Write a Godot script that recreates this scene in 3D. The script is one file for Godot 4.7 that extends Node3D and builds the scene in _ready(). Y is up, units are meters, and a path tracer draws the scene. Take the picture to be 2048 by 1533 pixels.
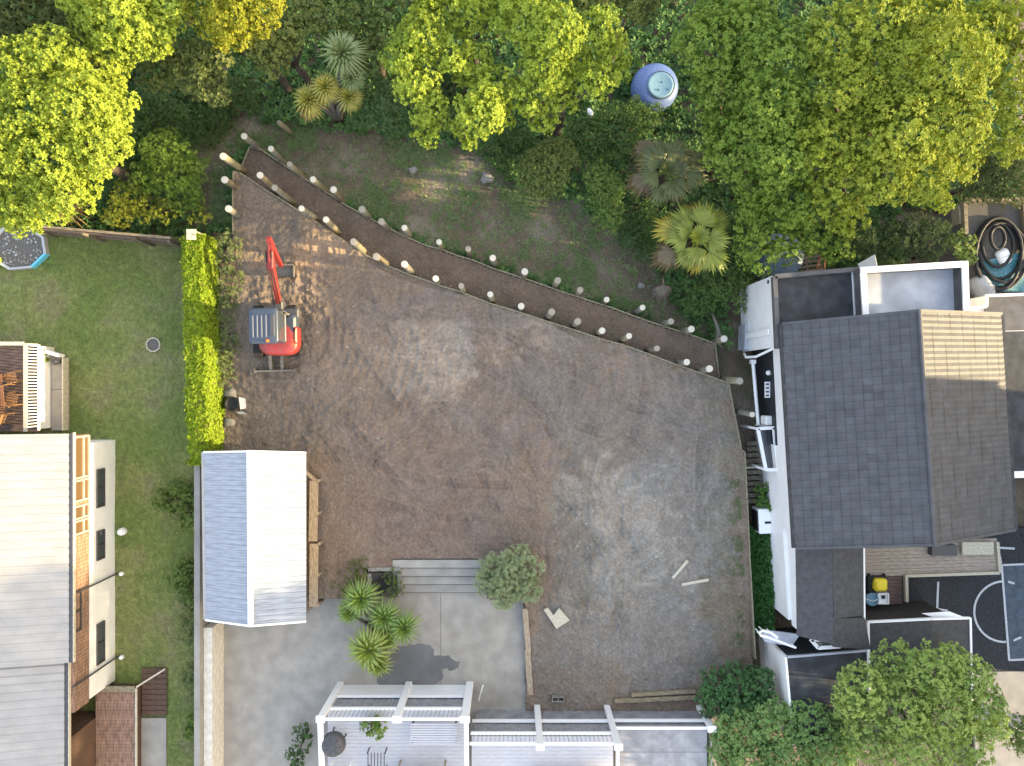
extends Node3D
# A building plot seen straight down from a drone thirty metres up: +x right, +z down the picture, y up, metres.

const CAM_H := 30.0
const PX_F := 1500.0          # focal length of the drone's lens in photograph pixels
var rng := RandomNumberGenerator.new()
var M := {}
var used := {}
var noise_a := FastNoiseLite.new()
var noise_b := FastNoiseLite.new()
var noise_c := FastNoiseLite.new()

# ---------------------------------------------------------------- helpers
func at(px, py, h = 0.0) -> Vector3:      # survey: a point measured on the photograph whose height is known
	var k: float = (CAM_H - h) / PX_F
	return Vector3((px - 1024.0) * k, h, (py - 766.5) * k)

func lin(r, g, b, a = 1.0) -> Color:
	var c := Color(r, g, b).linear_to_srgb()
	c.a = a
	return c

func numbered(parent: Node, called: String) -> String:
	var key := str(parent.get_instance_id()) + "/" + called
	var n: int = used.get(key, 0)
	used[key] = n + 1
	return called if n == 0 else "%s_%03d" % [called, n]

func tag(o: Node, label := "", category := "", group := "", kind := ""):
	if label: o.set_meta("label", label)
	if category: o.set_meta("category", category)
	if group: o.set_meta("group", group)
	if kind: o.set_meta("kind", kind)
	return o

func thing(called: String, label: String, category: String, where := Vector3.ZERO, turn := 0.0, group := "") -> Node3D:
	var o := Node3D.new()
	o.name = numbered(self, called)
	add_child(o, true)
	o.position = where
	o.rotation.y = turn
	tag(o, label, category, group)
	return o

func put(mesh: Mesh, called: String, m: Material, parent: Node = self, where := Vector3.ZERO, turn := 0.0) -> MeshInstance3D:
	var o := MeshInstance3D.new()
	o.name = numbered(parent, called)
	o.mesh = mesh
	o.material_override = m
	o.position = where
	o.rotation.y = turn
	parent.add_child(o, true)
	return o

func mb() -> SurfaceTool:
	var st := SurfaceTool.new()
	st.begin(Mesh.PRIMITIVE_TRIANGLES)
	st.set_smooth_group(-1)
	return st

func fin(st: SurfaceTool) -> ArrayMesh:
	st.generate_normals()
	return st.commit()

func build(st: SurfaceTool, called: String, m: Material, parent: Node = self) -> MeshInstance3D:
	return put(fin(st), called, m, parent)

func structure(o: Node):
	o.set_meta("kind", "structure")
	return o

func tri(st: SurfaceTool, a, b, c):
	st.add_vertex(a); st.add_vertex(b); st.add_vertex(c)

func quad(st: SurfaceTool, a, b, c, d):
	tri(st, a, b, c); tri(st, a, c, d)

# eight-corner block: four lower and four upper corners, both clockwise seen from above
func block(st: SurfaceTool, lo: Array, hi: Array):
	quad(st, hi[0], hi[1], hi[2], hi[3])
	quad(st, lo[3], lo[2], lo[1], lo[0])
	for i in 4:
		var j := (i + 1) % 4
		quad(st, hi[j], hi[i], lo[i], lo[j])

func box(st: SurfaceTool, c: Vector3, s: Vector3, b := Basis.IDENTITY):
	var h := s * 0.5
	var lo := []
	var hi := []
	for q in [Vector2(-1, -1), Vector2(1, -1), Vector2(1, 1), Vector2(-1, 1)]:
		lo.append(c + b * Vector3(q.x * h.x, -h.y, q.y * h.z))
		hi.append(c + b * Vector3(q.x * h.x, h.y, q.y * h.z))
	block(st, lo, hi)

# box with its upper and vertical edges bevelled by e
func bevel_box(st: SurfaceTool, c: Vector3, s: Vector3, e: float, b := Basis.IDENTITY):
	var rings := []
	for lv in [[-s.y * 0.5, 0.0], [s.y * 0.5 - e, 0.0], [s.y * 0.5, e]]:
		var ring := []
		var hx: float = s.x * 0.5 - lv[1]
		var hz: float = s.z * 0.5 - lv[1]
		for q in [[-hx + e, -hz], [hx - e, -hz], [hx, -hz + e], [hx, hz - e], [hx - e, hz], [-hx + e, hz], [-hx, hz - e], [-hx, -hz + e]]:
			ring.append(c + b * Vector3(q[0], lv[0], q[1]))
		rings.append(ring)
	loft(st, rings, true)

# closed rings joined one to the next; ends capped
func loft(st: SurfaceTool, rings: Array, caps := true):
	for k in rings.size() - 1:
		var n: int = rings[k].size()
		for i in n:
			var j := (i + 1) % n
			quad(st, rings[k + 1][j], rings[k + 1][i], rings[k][i], rings[k][j])
	if caps:
		for e in [0, rings.size() - 1]:
			var r: Array = rings[e]
			var mid := Vector3.ZERO
			for p in r: mid += p
			mid /= r.size()
			for i in r.size():
				var j := (i + 1) % r.size()
				if e == 0: tri(st, mid, r[j], r[i])
				else: tri(st, mid, r[i], r[j])

# bar of rectangular section between two points
func bar(st: SurfaceTool, a: Vector3, b: Vector3, w: float, h: float, up := Vector3.UP):
	var d := (b - a)
	var L := d.length()
	if L < 0.0001: return
	d /= L
	if abs(d.dot(up)) > 0.98: up = Vector3.RIGHT
	var side := d.cross(up).normalized()
	var u := side.cross(d).normalized()
	box(st, (a + b) * 0.5, Vector3(w, h, L), Basis(side, u, -d))

func tube(st: SurfaceTool, pts: Array, radii: Array, n := 8, caps := true, sy := 1.0):
	var rings := []
	for k in pts.size():
		var d: Vector3
		if k == 0: d = pts[1] - pts[0]
		elif k == pts.size() - 1: d = pts[k] - pts[k - 1]
		else: d = pts[k + 1] - pts[k - 1]
		d = d.normalized()
		var ref := Vector3.UP if abs(d.y) < 0.9 else Vector3.RIGHT
		var s := d.cross(ref).normalized()
		var u := s.cross(d)
		var ring := []
		for i in n:
			var a := TAU * i / n
			ring.append(pts[k] + (s * cos(a) + u * sin(a) * sy) * radii[k])
		rings.append(ring)
	loft(st, rings, caps)

func lathe(st: SurfaceTool, c: Vector3, prof: Array, n := 24):
	var rings := []
	for p in prof:
		var ring := []
		for i in n:
			var a := TAU * i / n
			ring.append(c + Vector3(cos(a) * p[0], p[1], sin(a) * p[0]))
		rings.append(ring)
	loft(st, rings, false)

# flat slab with an outline seen from above
func slab(st: SurfaceTool, poly: Array, y0: float, y1: float):
	var pts := PackedVector2Array()
	for p in poly: pts.append(Vector2(p.x, p.z) if p is Vector3 else p)
	if Geometry2D.is_polygon_clockwise(pts): pts.reverse()
	var ix := Geometry2D.triangulate_polygon(pts)
	for k in range(0, ix.size(), 3):
		var t := [pts[ix[k]], pts[ix[k + 1]], pts[ix[k + 2]]]
		if (t[1] - t[0]).cross(t[2] - t[0]) < 0: t = [t[0], t[2], t[1]]
		tri(st, Vector3(t[0].x, y1, t[0].y), Vector3(t[1].x, y1, t[1].y), Vector3(t[2].x, y1, t[2].y))
		tri(st, Vector3(t[0].x, y0, t[0].y), Vector3(t[2].x, y0, t[2].y), Vector3(t[1].x, y0, t[1].y))
	for i in pts.size():
		var a := pts[i]
		var b := pts[(i + 1) % pts.size()]
		quad(st, Vector3(a.x, y1, a.y), Vector3(a.x, y0, a.y), Vector3(b.x, y0, b.y), Vector3(b.x, y1, b.y))

# thick plate on four upper corners
func plate(st: SurfaceTool, p: Array, t: float):
	var n: Vector3 = (p[2] - p[0]).cross(p[3] - p[1]).normalized()
	if n.y < 0: n = -n
	var lo := []
	for q in p: lo.append(q - n * t)
	block(st, lo, p)

func bil(p: Array, u: float, v: float) -> Vector3:
	return p[0].lerp(p[1], u).lerp(p[3].lerp(p[2], u), v)

func pix(list: Array, h := 0.0) -> Array:
	var out := []
	for q in list: out.append(at(q[0], q[1], h))
	return out

func inside(poly: PackedVector2Array, x: float, z: float) -> bool:
	return Geometry2D.is_point_in_polygon(Vector2(x, z), poly)

func flat(list: Array) -> PackedVector2Array:
	var o := PackedVector2Array()
	for p in list: o.append(Vector2(p.x, p.z))
	return o

# ---------------------------------------------------------------- materials
func noise_tex(freq: float, ramp: Array, seed_: int, kind := FastNoiseLite.TYPE_SIMPLEX_SMOOTH, size := 256, oct := 4, normal := false, bump := 4.0) -> NoiseTexture2D:
	var n := FastNoiseLite.new()
	n.noise_type = kind
	n.frequency = freq
	n.fractal_octaves = oct
	n.seed = seed_
	var t := NoiseTexture2D.new()
	t.width = size
	t.height = size
	t.seamless = true
	t.noise = n
	if normal:
		t.as_normal_map = true
		t.bump_strength = bump
	else:
		var g := Gradient.new()
		var off := PackedFloat32Array()
		var cols := PackedColorArray()
		for k in ramp.size():
			off.append(float(k) / (ramp.size() - 1))
			cols.append(ramp[k])
		g.offsets = off
		g.colors = cols
		t.color_ramp = g
	return t

func plain(c: Color, rough := 0.8, metal := 0.0) -> StandardMaterial3D:
	var m := StandardMaterial3D.new()
	m.albedo_color = c
	m.roughness = rough
	m.metallic = metal
	m.cull_mode = BaseMaterial3D.CULL_DISABLED
	return m

# a surface with grain: tints multiply the base colour; metres = size of one texture repeat
func grainy(c: Color, lo: float, hi: float, metres: Vector3, freq: float, seed_: int, rough := 0.85, bump := 0.0, oct := 4, size := 256) -> StandardMaterial3D:
	var m := plain(c, rough)
	m.albedo_texture = noise_tex(freq, [Color(lo, lo, lo), Color((lo + hi) * 0.5, (lo + hi) * 0.5, (lo + hi) * 0.5), Color(hi, hi, hi)], seed_, FastNoiseLite.TYPE_SIMPLEX_SMOOTH, size, oct)
	m.uv1_triplanar = true
	m.uv1_world_triplanar = true
	m.uv1_scale = Vector3(1.0 / metres.x, 1.0 / metres.y, 1.0 / metres.z)
	if bump > 0.0:
		m.normal_enabled = true
		m.normal_texture = noise_tex(freq, [], seed_, FastNoiseLite.TYPE_SIMPLEX_SMOOTH, size, oct, true, bump)
	return m

func leafy(rough := 0.45, back := 0.35) -> StandardMaterial3D:
	var m := plain(Color.WHITE, rough)
	m.vertex_color_use_as_albedo = true
	m.backlight_enabled = true
	m.backlight = Color(back, back, back * 0.35)
	return m

func make_materials():
	M.soil = grainy(Color.WHITE, 0.78, 1.0, Vector3(5.3, 5.3, 5.3), 0.03, 5, 0.95, 8.0, 6, 1024)
	M.soil.vertex_color_use_as_albedo = true
	M.lawn = grainy(Color.WHITE, 0.7, 1.0, Vector3(2.3, 2.3, 2.3), 0.035, 9, 0.95, 4.0, 5)
	M.lawn.vertex_color_use_as_albedo = true
	M.leaf = leafy(0.6, 0.6)
	M.leaf.metallic_specular = 0.3
	M.blade = leafy(0.6, 0.25)
	M.dry = leafy(0.8, 0.1)
	M.concrete = grainy(lin(0.365, 0.34, 0.3), 0.84, 1.0, Vector3(9.1, 9.1, 9.1), 0.01, 21, 0.85, 1.0, 7, 1024)
	M.concrete_step = grainy(lin(0.33, 0.315, 0.285), 0.84, 1.0, Vector3(3.3, 3.3, 3.3), 0.012, 22, 0.85, 1.0, 5)
	M.block = grainy(lin(0.34, 0.32, 0.29), 0.6, 1.0, Vector3(0.9, 0.9, 0.9), 0.03, 23, 0.9, 2.0)
	M.asphalt = grainy(lin(0.042, 0.045, 0.05), 0.6, 1.0, Vector3(1.9, 1.9, 1.9), 0.05, 24, 0.85, 2.0)
	M.court = grainy(lin(0.085, 0.11, 0.14), 0.75, 1.0, Vector3(2, 2, 2), 0.02, 25, 0.75)
	M.white = grainy(lin(0.87, 0.87, 0.86), 0.95, 1.0, Vector3(2.5, 2.5, 2.5), 0.012, 26, 0.55)
	M.fresh_white = plain(lin(0.84, 0.84, 0.83), 0.5)
	M.line_paint = grainy(lin(0.72, 0.73, 0.74), 0.7, 1.0, Vector3(0.6, 0.6, 0.6), 0.03, 27, 0.7)
	M.cream = grainy(lin(0.66, 0.60, 0.46), 0.8, 1.0, Vector3(1, 1, 1), 0.02, 28, 0.6)
	M.terracotta = grainy(lin(0.42, 0.26, 0.185), 0.6, 1.0, Vector3(0.5, 0.5, 2.5), 0.02, 29, 0.75)
	M.brown_stain = grainy(lin(0.15, 0.085, 0.055), 0.6, 1.0, Vector3(1.5, 0.4, 0.3), 0.02, 30, 0.75)
	M.deck_brown = grainy(lin(0.17, 0.115, 0.095), 0.55, 1.0, Vector3(2.4, 0.5, 0.3), 0.02, 31, 0.75)
	M.deck_grey = grainy(lin(0.44, 0.37, 0.3), 0.72, 1.0, Vector3(2.2, 0.5, 0.33), 0.02, 32, 0.8)
	M.deck_blue = grainy(lin(0.54, 0.54, 0.57), 0.9, 1.0, Vector3(2.2, 0.5, 0.4), 0.02, 33, 0.75)
	M.timber = grainy(lin(0.47, 0.375, 0.265), 0.66, 1.0, Vector3(0.35, 0.35, 1.9), 0.02, 34, 0.8)
	M.timber_x = grainy(lin(0.38, 0.31, 0.20), 0.55, 1.0, Vector3(1.9, 0.35, 0.3), 0.02, 35, 0.8)
	M.treated = grainy(lin(0.36, 0.32, 0.21), 0.6, 1.0, Vector3(0.5, 1.2, 0.5), 0.02, 36, 0.8)
	M.treated_grey = grainy(lin(0.3, 0.28, 0.22), 0.55, 1.0, Vector3(0.5, 1.2, 0.5), 0.02, 72, 0.85)
	M.treated_dark = grainy(lin(0.25, 0.21, 0.14), 0.55, 1.0, Vector3(0.5, 1.2, 0.5), 0.02, 73, 0.85)
	M.endgrain_dull = grainy(lin(0.4, 0.36, 0.29), 0.7, 1.0, Vector3(0.2, 0.2, 0.2), 0.05, 74, 0.85)
	M.endgrain = grainy(lin(0.66, 0.62, 0.52), 0.8, 1.0, Vector3(0.2, 0.2, 0.2), 0.05, 37, 0.8)
	M.board_wet = grainy(lin(0.23, 0.2, 0.145), 0.6, 1.0, Vector3(1.2, 0.5, 1.2), 0.02, 38, 0.85)
	M.fence_wood = grainy(lin(0.29, 0.21, 0.155), 0.55, 1.0, Vector3(0.3, 1.5, 0.3), 0.02, 39, 0.85)
	M.ply = grainy(lin(0.62, 0.57, 0.44), 0.75, 1.0, Vector3(0.7, 0.7, 0.7), 0.03, 40, 0.8)
	M.bark = grainy(lin(0.13, 0.10, 0.075), 0.5, 1.0, Vector3(0.4, 1.2, 0.4), 0.03, 41, 0.95, 4.0)
	M.pale_bark = grainy(lin(0.3, 0.27, 0.22), 0.5, 1.0, Vector3(0.4, 0.6, 0.4), 0.03, 42, 0.95, 4.0)
	M.tile_roof = grainy(lin(0.088, 0.091, 0.099), 0.74, 1.0, Vector3(2.3, 2.3, 2.3), 0.015, 43, 0.62, 0.8)
	M.tile_roof.vertex_color_use_as_albedo = true
	M.low_tile = grainy(lin(0.068, 0.069, 0.073), 0.7, 1.0, Vector3(1.3, 1.3, 1.3), 0.02, 75, 0.7, 0.8)
	M.membrane = grainy(lin(0.052, 0.056, 0.062), 0.6, 1.0, Vector3(2.6, 2.6, 2.6), 0.016, 45, 0.75, 0.5, 5)
	M.membrane_grey = grainy(lin(0.125, 0.12, 0.12), 0.75, 1.0, Vector3(2.6, 2.6, 2.6), 0.016, 46, 0.75)
	M.membrane_pale = grainy(lin(0.5, 0.53, 0.58), 0.8, 1.0, Vector3(3.3, 3.3, 3.3), 0.01, 47, 0.6, 0.0, 5)
	M.membrane_pale_grey = grainy(lin(0.36, 0.36, 0.375), 0.8, 1.0, Vector3(2.3, 2.3, 2.3), 0.015, 66, 0.7)
	M.cream_wall = grainy(lin(0.72, 0.68, 0.6), 0.84, 1.0, Vector3(1.6, 1.6, 1.6), 0.02, 67, 0.8)
	M.navy_light = plain(lin(0.07, 0.09, 0.125), 0.4)
	M.timber_red = grainy(lin(0.42, 0.22, 0.09), 0.6, 1.0, Vector3(0.5, 0.3, 0.3), 0.02, 68, 0.6)
	M.galvanised = grainy(lin(0.45, 0.485, 0.54), 0.74, 1.0, Vector3(3.1, 1.8, 0.5), 0.015, 48, 0.45, 0.0, 5)
	M.iron_grey = grainy(lin(0.39, 0.38, 0.365), 0.88, 1.0, Vector3(3.6, 3.0, 2.8), 0.012, 49, 0.5)
	M.gutter = plain(lin(0.06, 0.06, 0.065), 0.5)
	M.dark_wall = grainy(lin(0.02, 0.025, 0.034), 0.7, 1.0, Vector3(1, 1, 1), 0.02, 50, 0.55)
	M.glass = plain(lin(0.05, 0.06, 0.07), 0.06)
	M.glass.metallic_specular = 0.8
	M.glass_brown = plain(lin(0.12, 0.075, 0.04), 0.1)
	M.red = grainy(lin(0.29, 0.018, 0.017), 0.62, 1.0, Vector3(0.7, 0.7, 0.7), 0.02, 71, 0.42)
	M.red.clearcoat_enabled = true
	M.red.clearcoat = 0.4
	M.red.albedo_color = Color.WHITE
	M.red.albedo_texture = noise_tex(0.018, [lin(0.16, 0.11, 0.075), lin(0.24, 0.03, 0.025), lin(0.30, 0.018, 0.017), lin(0.31, 0.018, 0.017)], 71, FastNoiseLite.TYPE_SIMPLEX_SMOOTH, 256, 5)
	M.red_worn = grainy(lin(0.25, 0.022, 0.026), 0.55, 1.0, Vector3(0.4, 0.4, 0.4), 0.03, 51, 0.5)
	M.orange = plain(lin(0.75, 0.14, 0.02), 0.4)
	M.navy = plain(lin(0.045, 0.06, 0.085), 0.38)
	M.black = plain(lin(0.012, 0.012, 0.013), 0.6)
	M.rubber = grainy(lin(0.05, 0.045, 0.04), 0.5, 1.0, Vector3(0.3, 0.3, 0.3), 0.05, 52, 0.9, 2.0)
	M.steel = grainy(lin(0.3, 0.27, 0.22), 0.5, 1.0, Vector3(0.5, 0.5, 0.5), 0.03, 53, 0.5)
	M.chrome = plain(lin(0.7, 0.7, 0.72), 0.2, 1.0)
	M.blue_tank = grainy(lin(0.15, 0.24, 0.52), 0.7, 1.0, Vector3(0.8, 0.8, 0.8), 0.03, 54, 0.5)
	M.blue_lid = grainy(lin(0.27, 0.5, 0.66), 0.6, 1.0, Vector3(0.5, 0.5, 0.5), 0.04, 55, 0.5)
	M.aqua = grainy(lin(0.12, 0.40, 0.48), 0.4, 1.0, Vector3(0.7, 0.7, 0.7), 0.03, 56, 0.45)
	M.aqua_bright = plain(lin(0.12, 0.52, 0.75), 0.4)
	M.tarp = grainy(lin(0.17, 0.26, 0.38), 0.55, 1.0, Vector3(0.7, 0.7, 0.7), 0.03, 57, 0.5)
	M.gravel = grainy(lin(0.3, 0.28, 0.25), 0.35, 1.0, Vector3(0.5, 0.5, 0.5), 0.06, 58, 0.95, 5.0)
	M.yellow = plain(lin(0.78, 0.62, 0.03), 0.5)
	M.lime = plain(lin(0.5, 0.75, 0.06), 0.45)
	M.teal = plain(lin(0.05, 0.25, 0.2), 0.6)
	M.wood_red = grainy(lin(0.3, 0.13, 0.05), 0.6, 1.0, Vector3(0.3, 0.3, 1.0), 0.02, 59, 0.6)
	M.stone = grainy(lin(0.42, 0.40, 0.36), 0.55, 1.0, Vector3(0.5, 0.5, 0.5), 0.03, 60, 0.9, 2.0)
	M.bag = grainy(lin(0.6, 0.6, 0.62), 0.7, 1.0, Vector3(0.5, 0.5, 0.5), 0.03, 61, 0.6, 3.0)
	M.brick_red = plain(lin(0.2, 0.05, 0.03), 0.8)
	M.mat_brown = grainy(lin(0.06, 0.05, 0.042), 0.6, 1.0, Vector3(0.8, 0.8, 0.8), 0.03, 62, 0.9)

func soft(a: float, b: float, x: float) -> float:
	return smoothstep(a, b, x)

# ---------------------------------------------------------------- the ground
var inner_px := [[466, 338], [477, 344], [543, 388], [580, 410], [600, 424], [629, 442], [668, 468], [731, 510], [772, 531], [824, 551], [880, 571], [912, 581], [977, 606], [1047, 627], [1123, 652], [1211, 681], [1250, 691], [1299, 709], [1357, 731], [1440, 760], [1458, 766]]
var outer_px := [[499, 293], [522, 300], [563, 327], [607, 356], [658, 388], [689, 409], [740, 437], [779, 457], [806, 471], [849, 490], [883, 499], [910, 510], [943, 519], [995, 540], [1049, 557], [1111, 579], [1162, 596], [1216, 613], [1282, 637], [1328, 653], [1382, 670], [1431, 688]]
var east_px := [[1458, 766], [1467, 813], [1476, 860], [1483, 900], [1491, 906], [1495, 1000], [1501, 1130], [1512, 1320]]
const TERRACE := -0.8
const LAWN := -0.4
const PATIO := -0.55
var platform_poly: PackedVector2Array
var terrace_poly: PackedVector2Array
var lawn_poly: PackedVector2Array

func hill(x: float, z: float) -> float:
	var d := (x + 10.5) * 0.39 - (z + 9.47) * 0.921
	var y := -1.25 - 0.45 * soft(-0.6, 0.4, d) - 0.16 * maxf(d, 0.0)
	return y + 0.12 * noise_a.get_noise_2d(x * 3.0, z * 3.0)

var soil_patches := [
	# px, py, rx, ry, colour, strength  (dry, damp, stony and turned soil, each with its own outline)
	[830, 725, 110, 75, Color(0.318, 0.253, 0.195), 0.85], [905, 700, 60, 45, Color(0.346, 0.288, 0.231), 0.8],
	[1070, 662, 85, 36, Color(0.329, 0.264, 0.206), 0.85], [1140, 690, 60, 26, Color(0.245, 0.210, 0.175), 0.6],
	[1290, 1060, 180, 150, Color(0.318, 0.288, 0.246), 0.9], [1250, 1190, 150, 130, Color(0.260, 0.242, 0.211), 0.85],
	[1300, 1300, 210, 90, Color(0.219, 0.205, 0.184), 0.7], [1410, 1060, 70, 130, Color(0.190, 0.174, 0.154), 0.6],
	[640, 800, 180, 160, Color(0.245, 0.188, 0.141), 0.6], [560, 640, 90, 180, Color(0.204, 0.165, 0.131), 0.6],
	[930, 620, 240, 60, Color(0.208, 0.171, 0.144), 0.7], [820, 960, 230, 130, Color(0.209, 0.157, 0.124), 0.75],
	[780, 1080, 160, 70, Color(0.199, 0.144, 0.114), 0.7], [1250, 830, 230, 100, Color(0.203, 0.180, 0.159), 0.7],
	[1060, 800, 150, 100, Color(0.201, 0.162, 0.137), 0.7], [1130, 1110, 70, 110, Color(0.190, 0.167, 0.135), 0.75],
	[1110, 1320, 60, 120, Color(0.201, 0.180, 0.158), 0.5], [620, 490, 150, 40, Color(0.311, 0.215, 0.137), 0.8],
	[530, 420, 80, 60, Color(0.206, 0.162, 0.125), 0.7], [560, 860, 120, 40, Color(0.201, 0.157, 0.118), 0.6],
	[1450, 1000, 40, 300, Color(0.196, 0.186, 0.134), 0.45], [1460, 1240, 40, 110, Color(0.190, 0.155, 0.108), 0.6],
	[1010, 1080, 120, 60, Color(0.190, 0.143, 0.114), 0.6], [1370, 950, 90, 60, Color(0.206, 0.190, 0.168), 0.6]]

func soil_colour(x: float, z: float) -> Color:
	var c := Color(0.232, 0.176, 0.13)
	var px := 1024.0 + x * 50.0 + 60.0 * noise_a.get_noise_2d(x * 6.0, z * 6.0) + 55.0 * noise_b.get_noise_2d(x * 22.0, z * 22.0)
	var py := 766.5 + z * 50.0 + 60.0 * noise_a.get_noise_2d(x * 6.0 + 90.0, z * 6.0) + 55.0 * noise_b.get_noise_2d(x * 22.0, z * 22.0 + 70.0)
	for p in soil_patches:
		var u: float = (px - p[0]) / p[2]
		var v: float = (py - p[1]) / p[3]
		var q: float = u * u + v * v
		if q < 1.5:
			c = c.lerp(p[4], p[5] * soft(1.5, 0.45, q))
	# turned earth: short streaks whose run wanders over the plot, crumbs, damp spots
	var run := 1.2 * noise_a.get_noise_2d(x * 2.2 + 60.0, z * 2.2) + (0.9 if px < 900.0 else 0.0)
	var u2 := x * cos(run) + z * sin(run)
	var v2 := z * cos(run) - x * sin(run)
	var streak := noise_c.get_noise_2d(u2 * 75.0, v2 * 17.0)
	var crumb := noise_b.get_noise_2d(x * 120.0, z * 120.0)
	var g := 1.0 + 0.18 * streak + 0.19 * crumb + 0.11 * clampf(rut(x, z), -1.2, 1.0) + 0.16 * noise_b.get_noise_2d(x * 30.0, z * 30.0) + 0.14 * noise_a.get_noise_2d(x * 9.0, z * 9.0)
	g += 0.3 * roughness_at(x, z) * maxf(0.0, streak - 0.18)
	var w := noise_b.get_noise_2d(x * 8.0 + 31.0, z * 8.0 - 12.0)
	return Color(c.r * g * (1.0 + 0.06 * w), c.g * g, c.b * g * (1.0 - 0.06 * w))

func roughness_at(x: float, z: float) -> float:
	var px := 1024.0 + x * 50.0
	var py := 766.5 + z * 50.0
	var r := 0.25
	for p in [[600, 720, 160, 220, 0.9], [820, 740, 130, 90, 0.8], [1280, 1120, 230, 240, 0.8], [700, 860, 200, 90, 0.9], [1000, 900, 160, 80, 0.6], [1090, 665, 90, 40, 0.5], [620, 480, 150, 60, 1.0], [1150, 1130, 90, 140, 0.8]]:
		var u: float = (px - p[0]) / p[2]
		var v: float = (py - p[1]) / p[3]
		r = maxf(r, p[4] * soft(1.4, 0.3, u * u + v * v))
	return r

var ruts := []
func make_ruts():
	for q in [[-9.0, 0.6, -3.0, 6.0], [-6.5, -3.5, -1.0, 5.5], [-2.0, -1.5, 6.5, 2.5], [4.5, -0.5, 3.2, 10.0], [0.5, 1.0, 5.5, 9.5], [-6.0, -4.5, 4.0, -0.8], [7.2, 2.0, 6.6, 9.0], [-7.5, 3.5, 1.0, 5.2]]:
		var d := Vector2(q[2] - q[0], q[3] - q[1])
		ruts.append([q[0], q[1], q[2], q[3], d.normalized().x, d.normalized().y, d.length()])

# twin ruts of the digger's tracks: below zero in the pressed bands (ribbed by the cleats), above it in the pushed-up edges
func rut(x: float, z: float) -> float:
	var y := 0.0
	for q in ruts:
		var t: float = (x - q[0]) * q[4] + (z - q[1]) * q[5]
		if t <= 0.0 or t >= q[6]: continue
		var off: float = (x - q[0]) * q[5] - (z - q[1]) * q[4] + 0.25 * sin(t * 0.7 + q[0])
		var e := absf(absf(off) - 0.68)
		if e < 0.3:
			var worn := soft(-0.25, 0.25, noise_a.get_noise_2d(x * 9.0 + 7.0, z * 9.0))
			y += worn * ((-0.8 - 0.4 * sin(t * 44.0)) * soft(0.22, 0.14, e) + 0.7 * soft(0.3, 0.24, e) * soft(0.16, 0.22, e))
	return y

func platform_height(x: float, z: float) -> float:
	var r := roughness_at(x, z)
	var y := 0.035 * noise_a.get_noise_2d(x * 4.0, z * 4.0)
	y += r * 0.11 * noise_b.get_noise_2d(x * 20.0, z * 20.0)
	y += r * 0.10 * absf(noise_c.get_noise_2d(x * 40.0, z * 11.0))
	y += (0.3 + r) * 0.03 * noise_c.get_noise_2d(x * 70.0, z * 70.0)
	# the arcs that the digger's blade and tracks left in the soil
	var a := Vector2(x + 9.3, z + 2.1)
	if a.length() < 7.5 and a.length() > 1.2:
		y += 0.035 * r * sin(a.length() * 19.0 + 2.5 * noise_b.get_noise_2d(x * 9.0, z * 9.0)) * soft(0.0, 0.4, noise_a.get_noise_2d(x * 7.0 + 40.0, z * 7.0) + 0.25)
	y += rut(x, z) * 0.045
	if x > 0.3:
		y -= 0.42 * soft(6.5, 11.5, z)
	# spoil heaped by the wall in front of the digger's arm
	var s := Vector2((x + 8.0) / 2.6, (z + 5.75) / 0.75)
	y += 0.32 * soft(1.2, 0.0, s.length()) * (1.0 + 0.6 * noise_b.get_noise_2d(x * 12.0, z * 12.0))
	return y

func terrace_height(x: float, z: float) -> float:
	return TERRACE + 0.03 * noise_a.get_noise_2d(x * 5.0, z * 5.0) + 0.02 * noise_b.get_noise_2d(x * 22.0, z * 22.0) + 0.012 * noise_c.get_noise_2d(x * 60.0, z * 60.0)

func terrace_colour(x: float, z: float) -> Color:
	var g := 1.0 + 0.22 * noise_b.get_noise_2d(x * 16.0, z * 16.0) + 0.14 * noise_c.get_noise_2d(x * 50.0, z * 50.0)
	var c := Color(0.19, 0.14, 0.102).lerp(Color(0.165, 0.128, 0.093), soft(-0.2, 0.5, noise_a.get_noise_2d(x * 7.0, z * 7.0 + 20.0)))
	return c * g

func lawn_height(x: float, z: float) -> float:
	return LAWN + 0.04 * noise_a.get_noise_2d(x * 3.0, z * 3.0)

func lawn_colour(x: float, z: float) -> Color:
	var a := noise_a.get_noise_2d(x * 5.0 + 11.0, z * 5.0)
	var b := noise_b.get_noise_2d(x * 11.0, z * 11.0)
	var c := Color(0.18, 0.235, 0.06).lerp(Color(0.245, 0.268, 0.088), soft(-0.35, 0.4, a))
	c = c.lerp(Color(0.25, 0.235, 0.12), 0.55 * soft(0.15, 0.6, b + 0.5 * a))
	c = c.lerp(Color(0.11, 0.18, 0.04), 0.5 * soft(0.2, 0.7, -b))
	return c * (1.0 + 0.15 * noise_c.get_noise_2d(x * 40.0, z * 40.0))

func bush_colour(x: float, z: float) -> Color:
	var a := noise_a.get_noise_2d(x * 7.0, z * 7.0)
	var b := noise_b.get_noise_2d(x * 15.0, z * 15.0)
	var c := Color(0.17, 0.135, 0.095).lerp(Color(0.26, 0.225, 0.17), soft(-0.1, 0.5, a + 0.4 * b))
	c = c.lerp(Color(0.085, 0.1, 0.04), 0.5 * soft(0.05, 0.45, b - 0.3 * a))
	return c * (1.0 + 0.25 * noise_c.get_noise_2d(x * 45.0, z * 45.0))

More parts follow.
